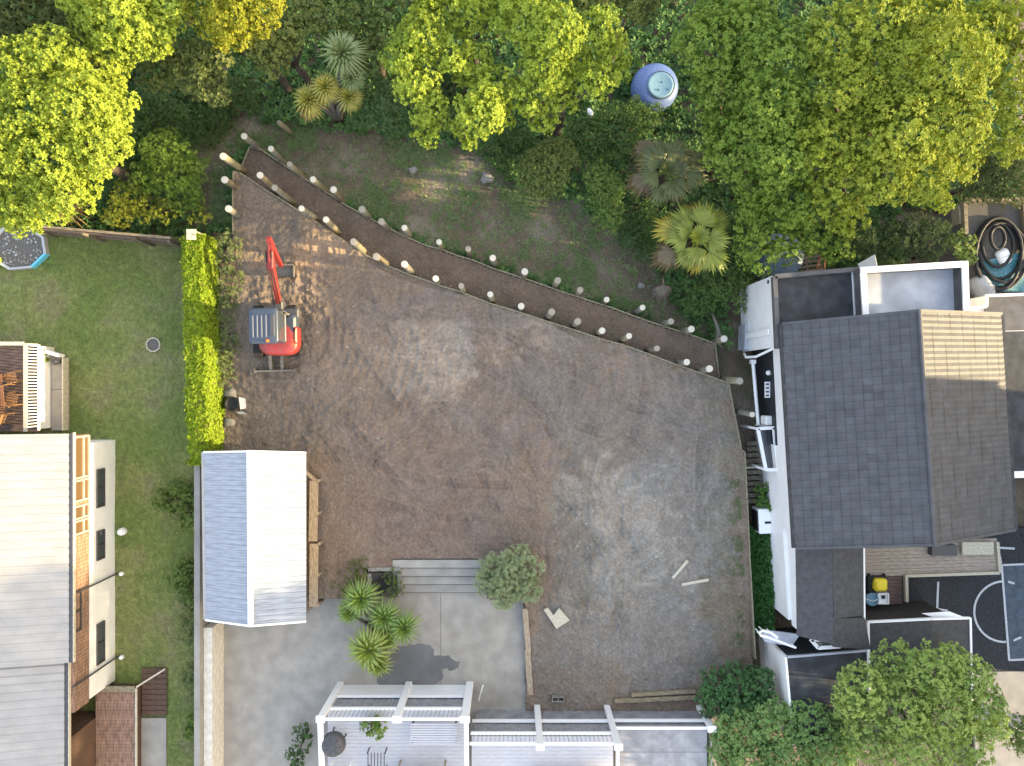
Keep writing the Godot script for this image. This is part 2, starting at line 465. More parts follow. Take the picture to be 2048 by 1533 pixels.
func heightfield(poly: PackedVector2Array, step: float, hf: Callable, cf: Callable) -> ArrayMesh:
	var lo := Vector2(1e9, 1e9)
	var hi := Vector2(-1e9, -1e9)
	for p in poly:
		lo = lo.min(p)
		hi = hi.max(p)
	var nx := int(ceil((hi.x - lo.x) / step)) + 1
	var nz := int(ceil((hi.y - lo.y) / step)) + 1
	var index := PackedInt32Array()
	index.resize(nx * nz)
	index.fill(-1)
	var vs := PackedVector3Array()
	var cs := PackedColorArray()
	var ns := PackedVector3Array()
	for j in nz:
		for i in nx:
			var x := lo.x + i * step
			var z := lo.y + j * step
			if not Geometry2D.is_point_in_polygon(Vector2(x, z), poly): continue
			index[j * nx + i] = vs.size()
			vs.append(Vector3(x, hf.call(x, z), z))
			var c: Color = cf.call(x, z)
			c.a = 1.0
			cs.append(c)
			ns.append(Vector3.UP)
	var ix := PackedInt32Array()
	for j in nz - 1:
		for i in nx - 1:
			var a := index[j * nx + i]
			var b := index[j * nx + i + 1]
			var c := index[(j + 1) * nx + i + 1]
			var d := index[(j + 1) * nx + i]
			if a < 0 or b < 0 or c < 0 or d < 0: continue
			ix.append_array(PackedInt32Array([a, b, c, a, c, d]))
			var n := (vs[c] - vs[a]).cross(vs[b] - vs[d]).normalized()
			if n.y < 0: n = -n
			ns[a] = ns[a] + n if ns[a] != Vector3.UP else n
			ns[b] = ns[b] + n if ns[b] != Vector3.UP else n
			ns[c] = ns[c] + n if ns[c] != Vector3.UP else n
			ns[d] = ns[d] + n if ns[d] != Vector3.UP else n
	for k in ns.size(): ns[k] = ns[k].normalized()
	var arr := []
	arr.resize(Mesh.ARRAY_MAX)
	arr[Mesh.ARRAY_VERTEX] = vs
	arr[Mesh.ARRAY_NORMAL] = ns
	arr[Mesh.ARRAY_COLOR] = cs
	arr[Mesh.ARRAY_INDEX] = ix
	var m := ArrayMesh.new()
	m.add_surface_from_arrays(Mesh.PRIMITIVE_TRIANGLES, arr)
	return m

func rect(x0, z0, x1, z1) -> PackedVector2Array:
	return PackedVector2Array([Vector2(x0, z0), Vector2(x1, z0), Vector2(x1, z1), Vector2(x0, z1)])

func make_ground():
	make_ruts()
	var st := mb()
	quad(st, Vector3(-400, -9, -400), Vector3(400, -9, -400), Vector3(400, -9, 400), Vector3(-400, -9, 400))
	structure(build(st, "ground", M.asphalt))
	structure(put(heightfield(rect(-45, -45, 45, 40), 0.3, hill, bush_colour), "hillside", M.soil))
	# the levelled plot
	var pts := pix(inner_px)
	pts.append_array(pix(east_px.slice(1)))
	pts.append_array(pix([[1515, 1400], [1390, 1428], [1050, 1428]], -0.45))
	pts.append_array(pix([[1049, 1225], [1046, 1205], [972, 1200], [968, 1119], [785, 1119], [785, 1140], [735, 1140], [730, 1196], [640, 1200], [605, 1240], [420, 1240], [420, 905], [437, 880], [452, 800], [440, 760], [440, 520], [466, 470]]))
	platform_poly = flat(pts)
	structure(put(heightfield(platform_poly, 0.05, platform_height, soil_colour), "levelled_soil", M.soil))
	# the lower terrace between the two rows of posts
	var tp := pix(outer_px, TERRACE)
	tp.append_array(pix([[1439, 758]], TERRACE))
	var back := pix(inner_px, 0.0)
	back.reverse()
	for p in back.slice(1, back.size() - 1): tp.append(p + Vector3(-0.03, 0, 0.05))
	tp.append(at(483, 331, TERRACE))
	terrace_poly = flat(tp)
	structure(put(heightfield(terrace_poly, 0.075, terrace_height, terrace_colour), "terrace_soil", M.soil))
	# lawn
	lawn_poly = flat(pix([[-240, 436], [60, 444], [110, 449], [390, 478], [432, 484], [440, 880], [412, 930], [404, 1000], [404, 1700], [-240, 1700]], LAWN))
	structure(put(heightfield(lawn_poly, 0.12, lawn_height, lawn_colour), "lawn", M.lawn))
	# concrete patio and what is laid round it
	st = mb()
	slab(st, pix([[436, 1238], [600, 1235], [642, 1195], [735, 1194], [786, 1186], [881, 1186], [881, 1700], [436, 1700]], PATIO), PATIO - 0.15, PATIO)
	structure(build(st, "patio_slab", M.concrete))
	st = mb()
	slab(st, pix([[881.6, 1186], [1040, 1186], [1049, 1218], [1057, 1420], [1060, 1425], [1440, 1415], [1445, 1700], [881.6, 1700]], PATIO), PATIO - 0.15, PATIO)
	structure(build(st, "patio_slab", M.concrete))
	# damp stain on the concrete
	var damp := []
	for q in [[752, 1372], [766, 1330], [784, 1302], [806, 1290], [838, 1287], [858, 1296], [872, 1312], [896, 1310], [914, 1318], [921, 1330], [908, 1339], [890, 1337], [882, 1348], [886, 1360], [868, 1372], [840, 1384], [790, 1390]]:
		damp.append(at(q[0] + rng.randf_range(-4, 4), q[1] + rng.randf_range(-4, 4), PATIO))
	var ragged := []
	for i in damp.size():
		for k in 5:
			var p: Vector3 = damp[i].lerp(damp[(i + 1) % damp.size()], k / 5.0)
			ragged.append(p + Vector3(noise_c.get_noise_2d(p.x * 70.0, p.z * 70.0), 0, noise_c.get_noise_2d(p.x * 70.0 + 40.0, p.z * 70.0)) * 0.13)
	damp = ragged
	st = mb()
	slab(st, damp, PATIO + 0.002, PATIO + 0.004)
	var wet := grainy(lin(0.155, 0.152, 0.15), 0.85, 1.0, Vector3(3, 3, 3), 0.01, 70, 0.5)
	structure(build(st, "damp_patch", wet))
	# neighbour's side: dark sealed yard
	st = mb()
	slab(st, pix([[1700, 1080], [2300, 1040], [2300, 1390], [1940, 1400], [1700, 1400]], -0.9), -1.1, -0.9)
	structure(build(st, "asphalt_yard", M.asphalt))
	st = mb()
	slab(st, pix([[1945, 1345], [2300, 1340], [2300, 1700], [1960, 1700]], -0.88), -1.0, -0.88)
	structure(build(st, "footpath", M.concrete))

# ---------------------------------------------------------------- retaining walls
func post_mesh(h: float, r: float, seed_: int) -> ArrayMesh:
	var st := mb()
	st.set_smooth_group(1)
	var lean := Vector3(sin(seed_ * 1.7) * 0.07, 0, cos(seed_ * 2.3) * 0.07)
	var pts := []
	var rad := []
	for k in 4:
		pts.append(Vector3(0, h * k / 3.0, 0) + lean * (k / 3.0))
		rad.append(r * (1.0 - 0.03 * k))
	tube(st, pts, rad, 12, true)
	return fin(st)

func wall_run(parent: Node3D, line: Array, top: float, drop: float, out_side: float):
	# boards stacked edge on edge along a line of points; joints at each bend, boards a little uneven
	for i in line.size() - 1:
		var a: Vector3 = line[i]
		var b: Vector3 = line[i + 1]
		var d := (b - a)
		d.y = 0
		var n := Vector3(-d.z, 0, d.x).normalized() * out_side
		var rows := int(ceil(drop / 0.2))
		for k in rows:
			var y := top - 0.1 - k * 0.2 + sin(i * 3.1 + k) * 0.006
			var st := mb()
			bar(st, Vector3(a.x, y, a.z) + n * (0.005 * sin(i * 2.0 + k)) + d.normalized() * 0.006, Vector3(b.x, y, b.z) + n * (0.005 * cos(i * 1.3 + k)) - d.normalized() * 0.006, 0.05, 0.192)
			build(st, "board", M.treated if k == 0 else M.board_wet, parent)

func posts(parent: Node3D, heads: Array, foot: float):
	for i in heads.size():
		var q: Array = heads[i]
		var top: Vector3 = at(q[0], q[1], q[2])
		var r: float = (0.13 if q.size() < 4 else q[3]) * (1.0 + 0.1 * sin(i * 5.3 + heads.size()))
		var p := put(post_mesh(q[2] - foot, r, i), "post", [M.treated, M.treated_grey, M.treated_dark][(i * 7 + heads.size()) % 5 % 3], parent, Vector3(top.x, foot, top.z))
		var st := mb()
		var prof := []
		lathe(st, Vector3(sin(i * 1.7) * 0.07, q[2] - foot, cos(i * 2.3) * 0.07), [[r * 0.97, -0.03], [r * 0.95, 0.012], [0.0, 0.02]], 12)
		build(st, "sawn_end", M.endgrain if (i * 5 + 2) % 7 < 4 else M.endgrain_dull, p)

func lift(list: Array, y: float) -> Array:
	var o := []
	for p in list: o.append(Vector3(p.x, y, p.z))
	return o

func make_walls():
	var w := thing("retaining_wall", "long diagonal timber retaining wall of round posts along the edge of the levelled soil", "wall")
	wall_run(w, pix(inner_px.slice(1), 0.06), 0.06, 1.0, -1.0)
	posts(w, [[446, 309, 1.5], [516, 353, 1.55], [550, 376, 1.6], [606, 414, 1.5], [650, 443, 1.45], [704, 482, 1.4], [755, 512, 1.35], [811, 532, 1.3], [868, 554, 1.3], [921, 573, 1.3], [984, 591, 1.3], [1043, 609, 1.2], [1100, 627, 1.2], [1156, 643, 1.2], [1208, 659, 1.2], [1257, 676, 1.2], [1311, 695, 1.15], [1376, 724, 1.15], [1422, 741, 1.2], [1477, 759, 1.3]], -1.0)
	w = thing("retaining_wall", "lower timber retaining wall of round posts nearest the bush, edging the dark terrace", "wall")
	wall_run(w, pix(outer_px, TERRACE + 0.08), TERRACE + 0.08, 1.0, -1.0)
	wall_run(w, pix([[499, 293], [483, 331]], TERRACE + 0.08), TERRACE + 0.08, 0.8, 1.0)
	wall_run(w, pix([[1431, 688], [1439, 756]], TERRACE + 0.08), TERRACE + 0.08, 0.8, 1.0)
	posts(w, [[488, 269, 0.75], [538, 300, 0.75], [580, 329, 0.7], [629, 356, 0.7], [665, 383, 0.65], [721, 417, 0.55], [765, 442, 0.5], [811, 459, 0.45], [875, 481, 0.4], [935, 499, 0.4], [989, 518, 0.4], [1050, 540, 0.4], [1112, 564, 0.3], [1161, 580, 0.3], [1217, 597, 0.3], [1284, 619, 0.35], [1339, 641, 0.4], [1385, 658, 0.4], [1451, 681, 0.3]], -2.1)
	w = thing("retaining_wall", "short timber wall with two posts on the left edge of the levelled soil", "wall")
	wall_run(w, pix([[466, 342], [465, 400], [465, 470]], 0.06), 0.06, 1.0, 1.0)
	posts(w, [[449, 356, 1.15], [453, 420, 1.1]], -1.4)
	w = thing("retaining_wall", "timber boarded edge of the soil beside the grey-roofed house, one post standing", "wall")
	wall_run(w, pix(east_px, 0.06), 0.06, 0.8, 1.0)
	posts(w, [[1505, 826, 1.45, 0.1]], -1.2)
	# a lone stump up the bank
	var lone := thing("timber_post", "single short round post standing in the bank above the lower wall", "post", at(571, 254, -1.2))
	put(post_mesh(1.5, 0.11, 3), "post", M.treated, lone, Vector3(0, -0.8, 0))

# ---------------------------------------------------------------- buildings
# one sheet of profiled iron: ribs run from edge p0-p1 ... seen as plate p (p0,p1 top edge; p3,p2 bottom edge), ribs along u
func iron_sheet(p: Array, v0: float, v1: float, pitch: float, depth: float) -> SurfaceTool:
	var st := mb()
	var n: Vector3 = (p[1] - p[0]).cross(p[3] - p[0]).normalized()
	if n.y < 0: n = -n
	var L: float = (p[3] - p[0]).length() * (v1 - v0)
	var k := int(max(1, round(L / pitch)))
	for i in k:
		var prof := [[0.0, 0.0], [0.3, 0.0], [0.42, depth], [0.58, depth], [0.7, 0.0], [1.0, 0.0]]
		for q in prof.size() - 1:
			var va: float = v0 + (v1 - v0) * (i + prof[q][0]) / k
			var vb: float = v0 + (v1 - v0) * (i + prof[q + 1][0]) / k
			quad(st, bil(p, 0, va) + n * prof[q][1], bil(p, 1, va) + n * prof[q][1], bil(p, 1, vb) + n * prof[q + 1][1], bil(p, 0, vb) + n * prof[q + 1][1])
	return st

func iron_roof(parent: Node3D, p: Array, sheet: float, pitch: float, depth: float, m: Material):
	var st := mb()
	var lowered := []
	for q in p: lowered.append(q - Vector3(0, 0.012, 0))
	plate(st, lowered, 0.05)
	var deck := build(st, "roof", m, parent)
	var L: float = (p[3] - p[0]).length()
	var k := int(round(L / sheet))
	for i in k:
		build(iron_sheet(p, float(i) / k, float(i + 1) / k, pitch, depth), "roofing_sheet", m, deck)
	return deck

func make_shed():
	var t := thing("garden_shed", "long shed with a ribbed iron gable roof at the lower end of the hedge", "shed", Vector3.ZERO)
	var e := 1.95
	var r := 2.62
	var nw := at(408, 905, e); var sw := at(412, 1240, e)
	var nr := at(500, 903, r); var sr := at(502, 1252, r)
	var ne := at(612, 906, e); var se := at(612, 1243, e)
	var base := PATIO - 0.05
	var st := mb()
	var i := 0.12
	var wl := [nw + Vector3(i, 0, i), ne + Vector3(-0.62, 0, i), se + Vector3(-0.62, 0, -i), sw + Vector3(i, 0, -i)]
	block(st, lift(wl, base), lift(wl, e - 0.06))
	# gables
	for g in [[nw + Vector3(i, 0, i), nr + Vector3(0, -0.1, i), ne + Vector3(-i, 0, i)], [sw + Vector3(i, 0, -i), sr + Vector3(0, -0.1, -i), se + Vector3(-i, 0, -i)]]:
		tri(st, g[0] + Vector3(0, -0.06, 0), g[1], g[2] + Vector3(0, -0.06, 0))
	build(st, "wall", M.cream, t)
	iron_roof(t, [nr, nw, sw, sr], 0.76, 0.19, 0.04, M.galvanised)
	iron_roof(t, [nr, ne, se, sr], 0.76, 0.19, 0.04, M.galvanised)
	st = mb()
	bar(st, nr + Vector3(0, 0.03, -0.04), sr + Vector3(0, 0.03, 0.04), 0.22, 0.03)
	build(st, "ridge_cap", M.fresh_white, t)
	st = mb()
	bar(st, nw + Vector3(-0.05, -0.04, 0), sw + Vector3(-0.05, -0.04, 0), 0.11, 0.1)
	build(st, "gutter", M.iron_grey, t)
	for q in [[nr, ne], [sr, se], [nr, nw], [sr, sw]]:
		st = mb()
		bar(st, q[0] + Vector3(0, 0.02, 0), q[1] + Vector3(0, 0.02, 0), 0.07, 0.1)
		build(st, "barge_board", M.fresh_white, t)
	# timber ledge along the shed's right side
	t = thing("timber_planter_wall", "weathered timber ledge with short posts along the right side of the shed", "ledge")
	for q in [[[628, 962], [626, 1083]], [[628, 1088], [627, 1214]]]:
		st = mb()
		var a := at(q[0][0], q[0][1], 0.3); var b := at(q[1][0], q[1][1], 0.3)
		bar(st, a, b, 0.34, 0.06)
		build(st, "cap_board", M.timber, t)
		st = mb()
		bar(st, a + Vector3(0.1, -0.45, 0), b + Vector3(0.1, -0.45, 0), 0.05, 0.82)
		build(st, "side_board", M.fence_wood, t)
	for q in [[637, 962], [636, 1027], [638, 1088], [636, 1150], [636, 1210]]:
		st = mb()
		var c := at(q[0], q[1], 0.3)
		box(st, c + Vector3(0.01, -0.35, 0), Vector3(0.1, 0.82, 0.1))
		build(st, "post", M.timber, t)
	st = mb()
	bar(st, at(611, 944, 0.28), at(634, 964, 0.28), 0.14, 0.06)
	build(st, "cap_board", M.timber, t)

func window(parent: Node, a: Vector3, b: Vector3, y0: float, y1: float, out: Vector3, glass: Material, frame: Material, bars := 1):
	# a-b along the wall at its foot, y0..y1 above sea level, frame proud of the wall
	var d := (b - a).normalized()
	var L := (b - a).length()
	var st := mb()
	for q in [[0.0, L, y0, y0 + 0.05], [0.0, L, y1 - 0.05, y1]]:
		bar(st, Vector3(a.x, (q[2] + q[3]) * 0.5, a.z) + d * q[0] + out * 0.03, Vector3(a.x, (q[2] + q[3]) * 0.5, a.z) + d * q[1] + out * 0.03, 0.08, 0.05)
	for k in bars + 2:
		var s: float = lerp(0.03, L - 0.03, k / float(bars + 1))
		var p := Vector3(a.x, (y0 + y1) * 0.5, a.z) + d * s + out * 0.028
		box(st, p, Vector3(0.05 if absf(d.x) > 0.5 else 0.075, y1 - y0 - 0.1, 0.075 if absf(d.x) > 0.5 else 0.05))
	var f := build(st, "window", frame, parent)
	st = mb()
	var g0 := a + out * 0.012; var g1 := b + out * 0.012
	quad(st, Vector3(g0.x, y1 - 0.05, g0.z), Vector3(g1.x, y1 - 0.05, g1.z), Vector3(g1.x, y0 + 0.05, g1.z), Vector3(g0.x, y0 + 0.05, g0.z))
	build(st, "pane", glass, f)

func make_left_house():
	var t := thing("house", "house with pale ribbed iron roof and white lower wall beside the lawn", "house")
	var X := -16.1
	var z0 := 2.3; var z1 := 12.05
	var mid := 1.42; var top := 2.78
	var st := mb()
	block(st, [Vector3(-26, LAWN - 0.3, z0), Vector3(X, LAWN - 0.3, z0), Vector3(X, LAWN - 0.3, z1), Vector3(-26, LAWN - 0.3, z1)], [Vector3(-26, mid, z0), Vector3(X, mid, z0), Vector3(X, mid, z1), Vector3(-26, mid, z1)])
	build(st, "lower_wall", M.white, t)
	st = mb()
	var xu := X - 0.03
	var zu := 1.95
	for q in [[zu, 10.12, top - 0.05], [10.121, z1 + 0.1, 2.38]]:
		block(st, [Vector3(-26, mid + 0.002, q[0]), Vector3(xu, mid + 0.002, q[0]), Vector3(xu, mid + 0.002, q[1]), Vector3(-26, mid + 0.002, q[1])], [Vector3(-26, q[2], q[0]), Vector3(xu, q[2], q[0]), Vector3(xu, q[2], q[1]), Vector3(-26, q[2], q[1])])
	build(st, "upper_wall", M.terracotta, t)
	# cladding battens on the upper wall
	var z := 5.75
	while z < 12.1:
		st = mb()
		var ct := 2.7 if z < 10.0 else 2.36
		box(st, Vector3(xu + 0.008, (mid + 0.02 + ct) * 0.5, z), Vector3(0.02, ct - mid - 0.02, 0.13))
		build(st, "cladding_board", M.terracotta, t)
		z += 0.142
	# tall cream-framed windows of the upper wall
	for q in [[1.98, 3.55], [3.6, 4.4], [4.55, 5.05], [5.1, 5.62]]:
		window(t, Vector3(xu, 0, q[0]), Vector3(xu, 0, q[1]), mid + 0.05, top - 0.1, Vector3.RIGHT, M.glass_brown, M.cream, 0)
		st = mb()
		bar(st, Vector3(xu + 0.03, mid + 0.42, q[0]), Vector3(xu + 0.03, mid + 0.42, q[1]), 0.07, 0.06)
		build(st, "transom", M.cream, t)
	window(t, Vector3(xu, 0, 7.7), Vector3(xu, 0, 9.2), 2.02, 2.55, Vector3.RIGHT, M.glass, M.gutter, 1)
	# windows of the white wall
	for q in [[3.35, 4.85], [5.75, 6.9], [9.35, 10.95]]:
		window(t, Vector3(X, 0, q[0]), Vector3(X, 0, q[1]), 0.45, 0.98, Vector3.RIGHT, M.glass, M.gutter, 1)
	# roofs: falling towards the lawn
	var e := 2.8
	var r := 4.6
	iron_roof(t, [Vector3(-24, r, 1.84), Vector3(-16.08, e, 1.84), Vector3(-16.08, e, 10.15), Vector3(-24, r, 10.15)], 0.9, 0.3, 0.032, M.iron_grey)
	iron_roof(t, [Vector3(-24, r - 0.4, 10.2), Vector3(-16.4, e - 0.25, 10.2), Vector3(-16.4, e - 0.25, 16.5), Vector3(-24, r - 0.4, 16.5)], 0.9, 0.3, 0.032, M.iron_grey)
	st = mb()
	bar(st, Vector3(-16.02, e - 0.06, 1.84), Vector3(-16.02, e - 0.06, 10.15), 0.12, 0.11)
	build(st, "gutter", M.gutter, t)
	st = mb()
	bar(st, Vector3(-15.93, e - 0.075, 1.8), Vector3(-15.93, e - 0.075, 10.15), 0.035, 0.13)
	build(st, "fascia", M.cream, t)
	st = mb()
	bar(st, Vector3(-16.34, e - 0.32, 10.2), Vector3(-16.34, e - 0.32, 16.5), 0.12, 0.11)
	build(st, "gutter", M.gutter, t)
	st = mb()
	bar(st, Vector3(-16.25, e - 0.33, 10.2), Vector3(-16.25, e - 0.33, 16.5), 0.035, 0.13)
	build(st, "fascia", M.cream, t)
	# lower wing at the bottom of the frame
	st = mb()
	block(st, lift([Vector3(-26, 0, z1 + 1.25), Vector3(-16.55, 0, z1 + 1.25), Vector3(-16.55, 0, 17), Vector3(-26, 0, 17)], LAWN - 0.3), lift([Vector3(-26, 0, z1 + 1.25), Vector3(-16.55, 0, z1 + 1.25), Vector3(-16.55, 0, 17), Vector3(-26, 0, 17)], 2.4))
	build(st, "wing_wall", M.brown_stain, t)
	# downpipes
	for q in [7.72, 11.1]:
		st = mb()
		tube(st, [Vector3(X + 0.06, top - 0.1, q), Vector3(X + 0.09, 1.4, q), Vector3(X + 0.09, LAWN, q), Vector3(X + 0.25, LAWN + 0.05, q)], [0.035, 0.035, 0.035, 0.035], 8)
		build(st, "downpipe", M.gutter, t)
		st = mb()
		lathe(st, Vector3(X + 0.3, LAWN, q), [[0.0, 0.16], [0.08, 0.14], [0.09, 0.0]], 10)
		build(st, "gully_trap", M.fresh_white, t)
	st = mb()
	lathe(st, Vector3(X + 0.35, LAWN, 6.0), [[0.0, 0.35], [0.1, 0.33], [0.16, 0.2], [0.16, 0.0]], 12)
	build(st, "vent_cowl", M.fresh_white, t)

	# porch with a brown boarded floor and screen, bottom left
	t = thing("porch", "low brown boarded porch with a slatted screen at the foot of the brown wall", "porch")
	var n := 0
	z = 12.2
	while z < 16.4:
		st = mb()
		box(st, Vector3(-15.75, 0.22 - 0.002 * (n % 3), z + 0.065), Vector3(1.55, 0.06, 0.128))
		build(st, "floor_board", M.terracotta, t)
		z += 0.134
		n += 1
	st = mb()
	block(st, lift([Vector3(-16.5, 0, 12.2), Vector3(-15.0, 0, 12.2), Vector3(-15.0, 0, 16.4), Vector3(-16.5, 0, 16.4)], LAWN - 0.1), lift([Vector3(-16.5, 0, 12.2), Vector3(-15.0, 0, 12.2), Vector3(-15.0, 0, 16.4), Vector3(-16.5, 0, 16.4)], 0.15))
	build(st, "plinth", M.brown_stain, t)
	for k in 9:
		st = mb()
		box(st, Vector3(-14.45, LAWN + 0.10 - 0.002 * (k % 2), 11.62 + k * 0.215), Vector3(1.0, 0.05, 0.195))
		build(st, "step_board", M.brown_stain, t)
	st = mb()
	bar(st, Vector3(-14.9, 0.28, 12.1), Vector3(-14.9, 0.28, 16.4), 0.07, 0.07)
	build(st, "edge_rail", M.cream, t)
	st = mb()
	bar(st, Vector3(-14.9, 0.28, 12.06), Vector3(-13.95, LAWN + 0.25, 11.5), 0.06, 0.07)
	build(st, "stair_rail", M.cream, t)
	st = mb()
	bar(st, Vector3(-16.4, 0.3, 12.12), Vector3(-14.95, 0.3, 12.12), 0.22, 0.06)
	build(st, "edge_rail", M.treated, t)
	st = mb()
	slab(st, [Vector3(-15.0, 0, 13.56), Vector3(-14.0, 0, 13.56), Vector3(-14.0, 0, 17), Vector3(-15.0, 0, 17)], LAWN - 0.1, LAWN + 0.07)
	build(st, "concrete_landing", M.concrete, t)

	# raised deck of the house, top of the roof
	t = thing("deck", "raised brown board deck with a white balustrade, between lawn and house", "deck")
	z = -1.45
	n = 0
	while z < 1.85:
		st = mb()
		box(st, Vector3(-21.2, 0.6 + 0.002 * (n % 3), z + 0.065), Vector3(5.3, 0.05, 0.128))
		build(st, "deck_board", M.deck_brown, t)
		z += 0.134
		n += 1
	st = mb()
	block(st, lift([Vector3(-24, 0, -1.45), Vector3(-18.55, 0, -1.45), Vector3(-18.55, 0, 1.8), Vector3(-24, 0, 1.8)], LAWN - 0.2), lift([Vector3(-24, 0, -1.45), Vector3(-18.55, 0, -1.45), Vector3(-18.55, 0, 1.8), Vector3(-24, 0, 1.8)], 0.55))
	build(st, "deck_frame", M.fresh_white, t)
	for q in [[Vector3(-18.5, 1.5, -1.5), Vector3(-18.5, 1.5, 1.85)], [Vector3(-24, 1.5, -1.5), Vector3(-18.56, 1.5, -1.5)]]:
		st = mb()
		bar(st, q[0], q[1], 0.14, 0.05)
		build(st, "handrail", M.cream, t)
		st = mb()
		bar(st, q[0] - Vector3(0, 0.8, 0), q[1] - Vector3(0, 0.8, 0), 0.06, 0.08)
		build(st, "bottom_rail", M.fresh_white, t)
		var L: float = (q[1] - q[0]).length()
		for k in int(L / 0.12):
			var p: Vector3 = q[0].lerp(q[1], (k + 0.5) * 0.12 / L)
			st = mb()
			box(st, p - Vector3(0, 0.4, 0), Vector3(0.04, 0.74, 0.04))
			build(st, "baluster", M.fresh_white, t)
	# concrete strip and its white kerb
	t = thing("concrete_strip", "narrow grey concrete strip with a white end kerb below the deck balustrade", "paving")
	for q in [[-1.15, 0.25], [0.265, 1.9]]:
		st = mb()
		slab(st, [Vector3(-18.5, 0, q[0]), Vector3(-17.95, 0, q[0] + 0.12 if q[0] < 0 else q[0]), Vector3(-17.95, 0, q[1]), Vector3(-18.5, 0, q[1])], LAWN - 0.05, LAWN + 0.3)
		build(st, "slab", M.concrete, t)
	st = mb()
	bar(st, Vector3(-18.5, 0.12, -1.25), Vector3(-17.95, 0.12, -1.08), 0.12, 0.4)
	build(st, "kerb", M.fresh_white, t)
	st = mb()
	bar(st, Vector3(-17.93, -0.08, -1.0), Vector3(-17.93, -0.08, 1.9), 0.05, 0.36)
	build(st, "kerb", M.cream, t)

# a slope of pressed tiles: courses down the slope, each tile with a rolled front lip and a side rib
func tile_shape(a: Vector3, b: Vector3, c: Vector3, d: Vector3, n: Vector3, st: SurfaceTool):
	# a,b upper edge; d,c lower edge (lower edge stands proud)
	var hi := 0.035
	var q := 0.5
	var m0 := a.lerp(b, q); var m1 := d.lerp(c, q)
	var e := 0.86
	var a2 := a.lerp(d, e) + n * hi * 0.9; var b2 := b.lerp(c, e) + n * hi * 0.9
	var m2 := m0.lerp(m1, e) + n * (hi * 0.9 - 0.022)
	quad(st, a + n * 0.012, m0 - n * 0.006, m2, a2)
	quad(st, m0 - n * 0.006, b + n * 0.012, b2, m2)
	quad(st, a2, m2, m1 + n * (hi * 0.3 - 0.02), d + n * hi * 0.3)
	quad(st, m2, b2, c + n * hi * 0.3, m1 + n * (hi * 0.3 - 0.02))

func tiled_slope(parent: Node3D, p: Array, cols: int, rows: int, m: Material, single_rows: int):
	# p0,p1 along the ridge; p3,p2 along the eave; columns run along the ridge, rows down the slope
	var n: Vector3 = (p[1] - p[0]).cross(p[3] - p[0]).normalized()
	if n.y < 0: n = -n
	var st := mb()
	var lowered := []
	for q in p: lowered.append(q - n * 0.02)
	plate(st, lowered, 0.06)
	var base := build(st, "roof", m, parent)
	var rest := mb()
	for j in rows:
		for i in cols:
			var g := 0.012
			var a := bil(p, (i + g) / cols, j / float(rows)); var b := bil(p, (i + 1 - g) / cols, j / float(rows))
			var c := bil(p, (i + 1 - g) / cols, (j + 1) / float(rows)); var d := bil(p, (i + g) / cols, (j + 1) / float(rows))
			var tone := rng.randf_range(0.9, 1.05) * (0.85 if rng.randf() < 0.04 else 1.0)
			var tint := Color(tone * rng.randf_range(0.97, 1.06), tone, tone * rng.randf_range(0.94, 1.02))
			var lift_n := n * (0.004 * sin(i * 12.9 + j * 78.2))
			if i < single_rows:
				st = mb()
				st.set_color(tint)
				tile_shape(a + lift_n, b + lift_n, c + lift_n, d + lift_n, n, st)
				build(st, "tile", m, base)
			else:
				rest.set_color(tint)
				tile_shape(a + lift_n, b + lift_n, c + lift_n, d + lift_n, n, rest)
	tag(build(rest, "tiles", m, base), "", "", "", "stuff")

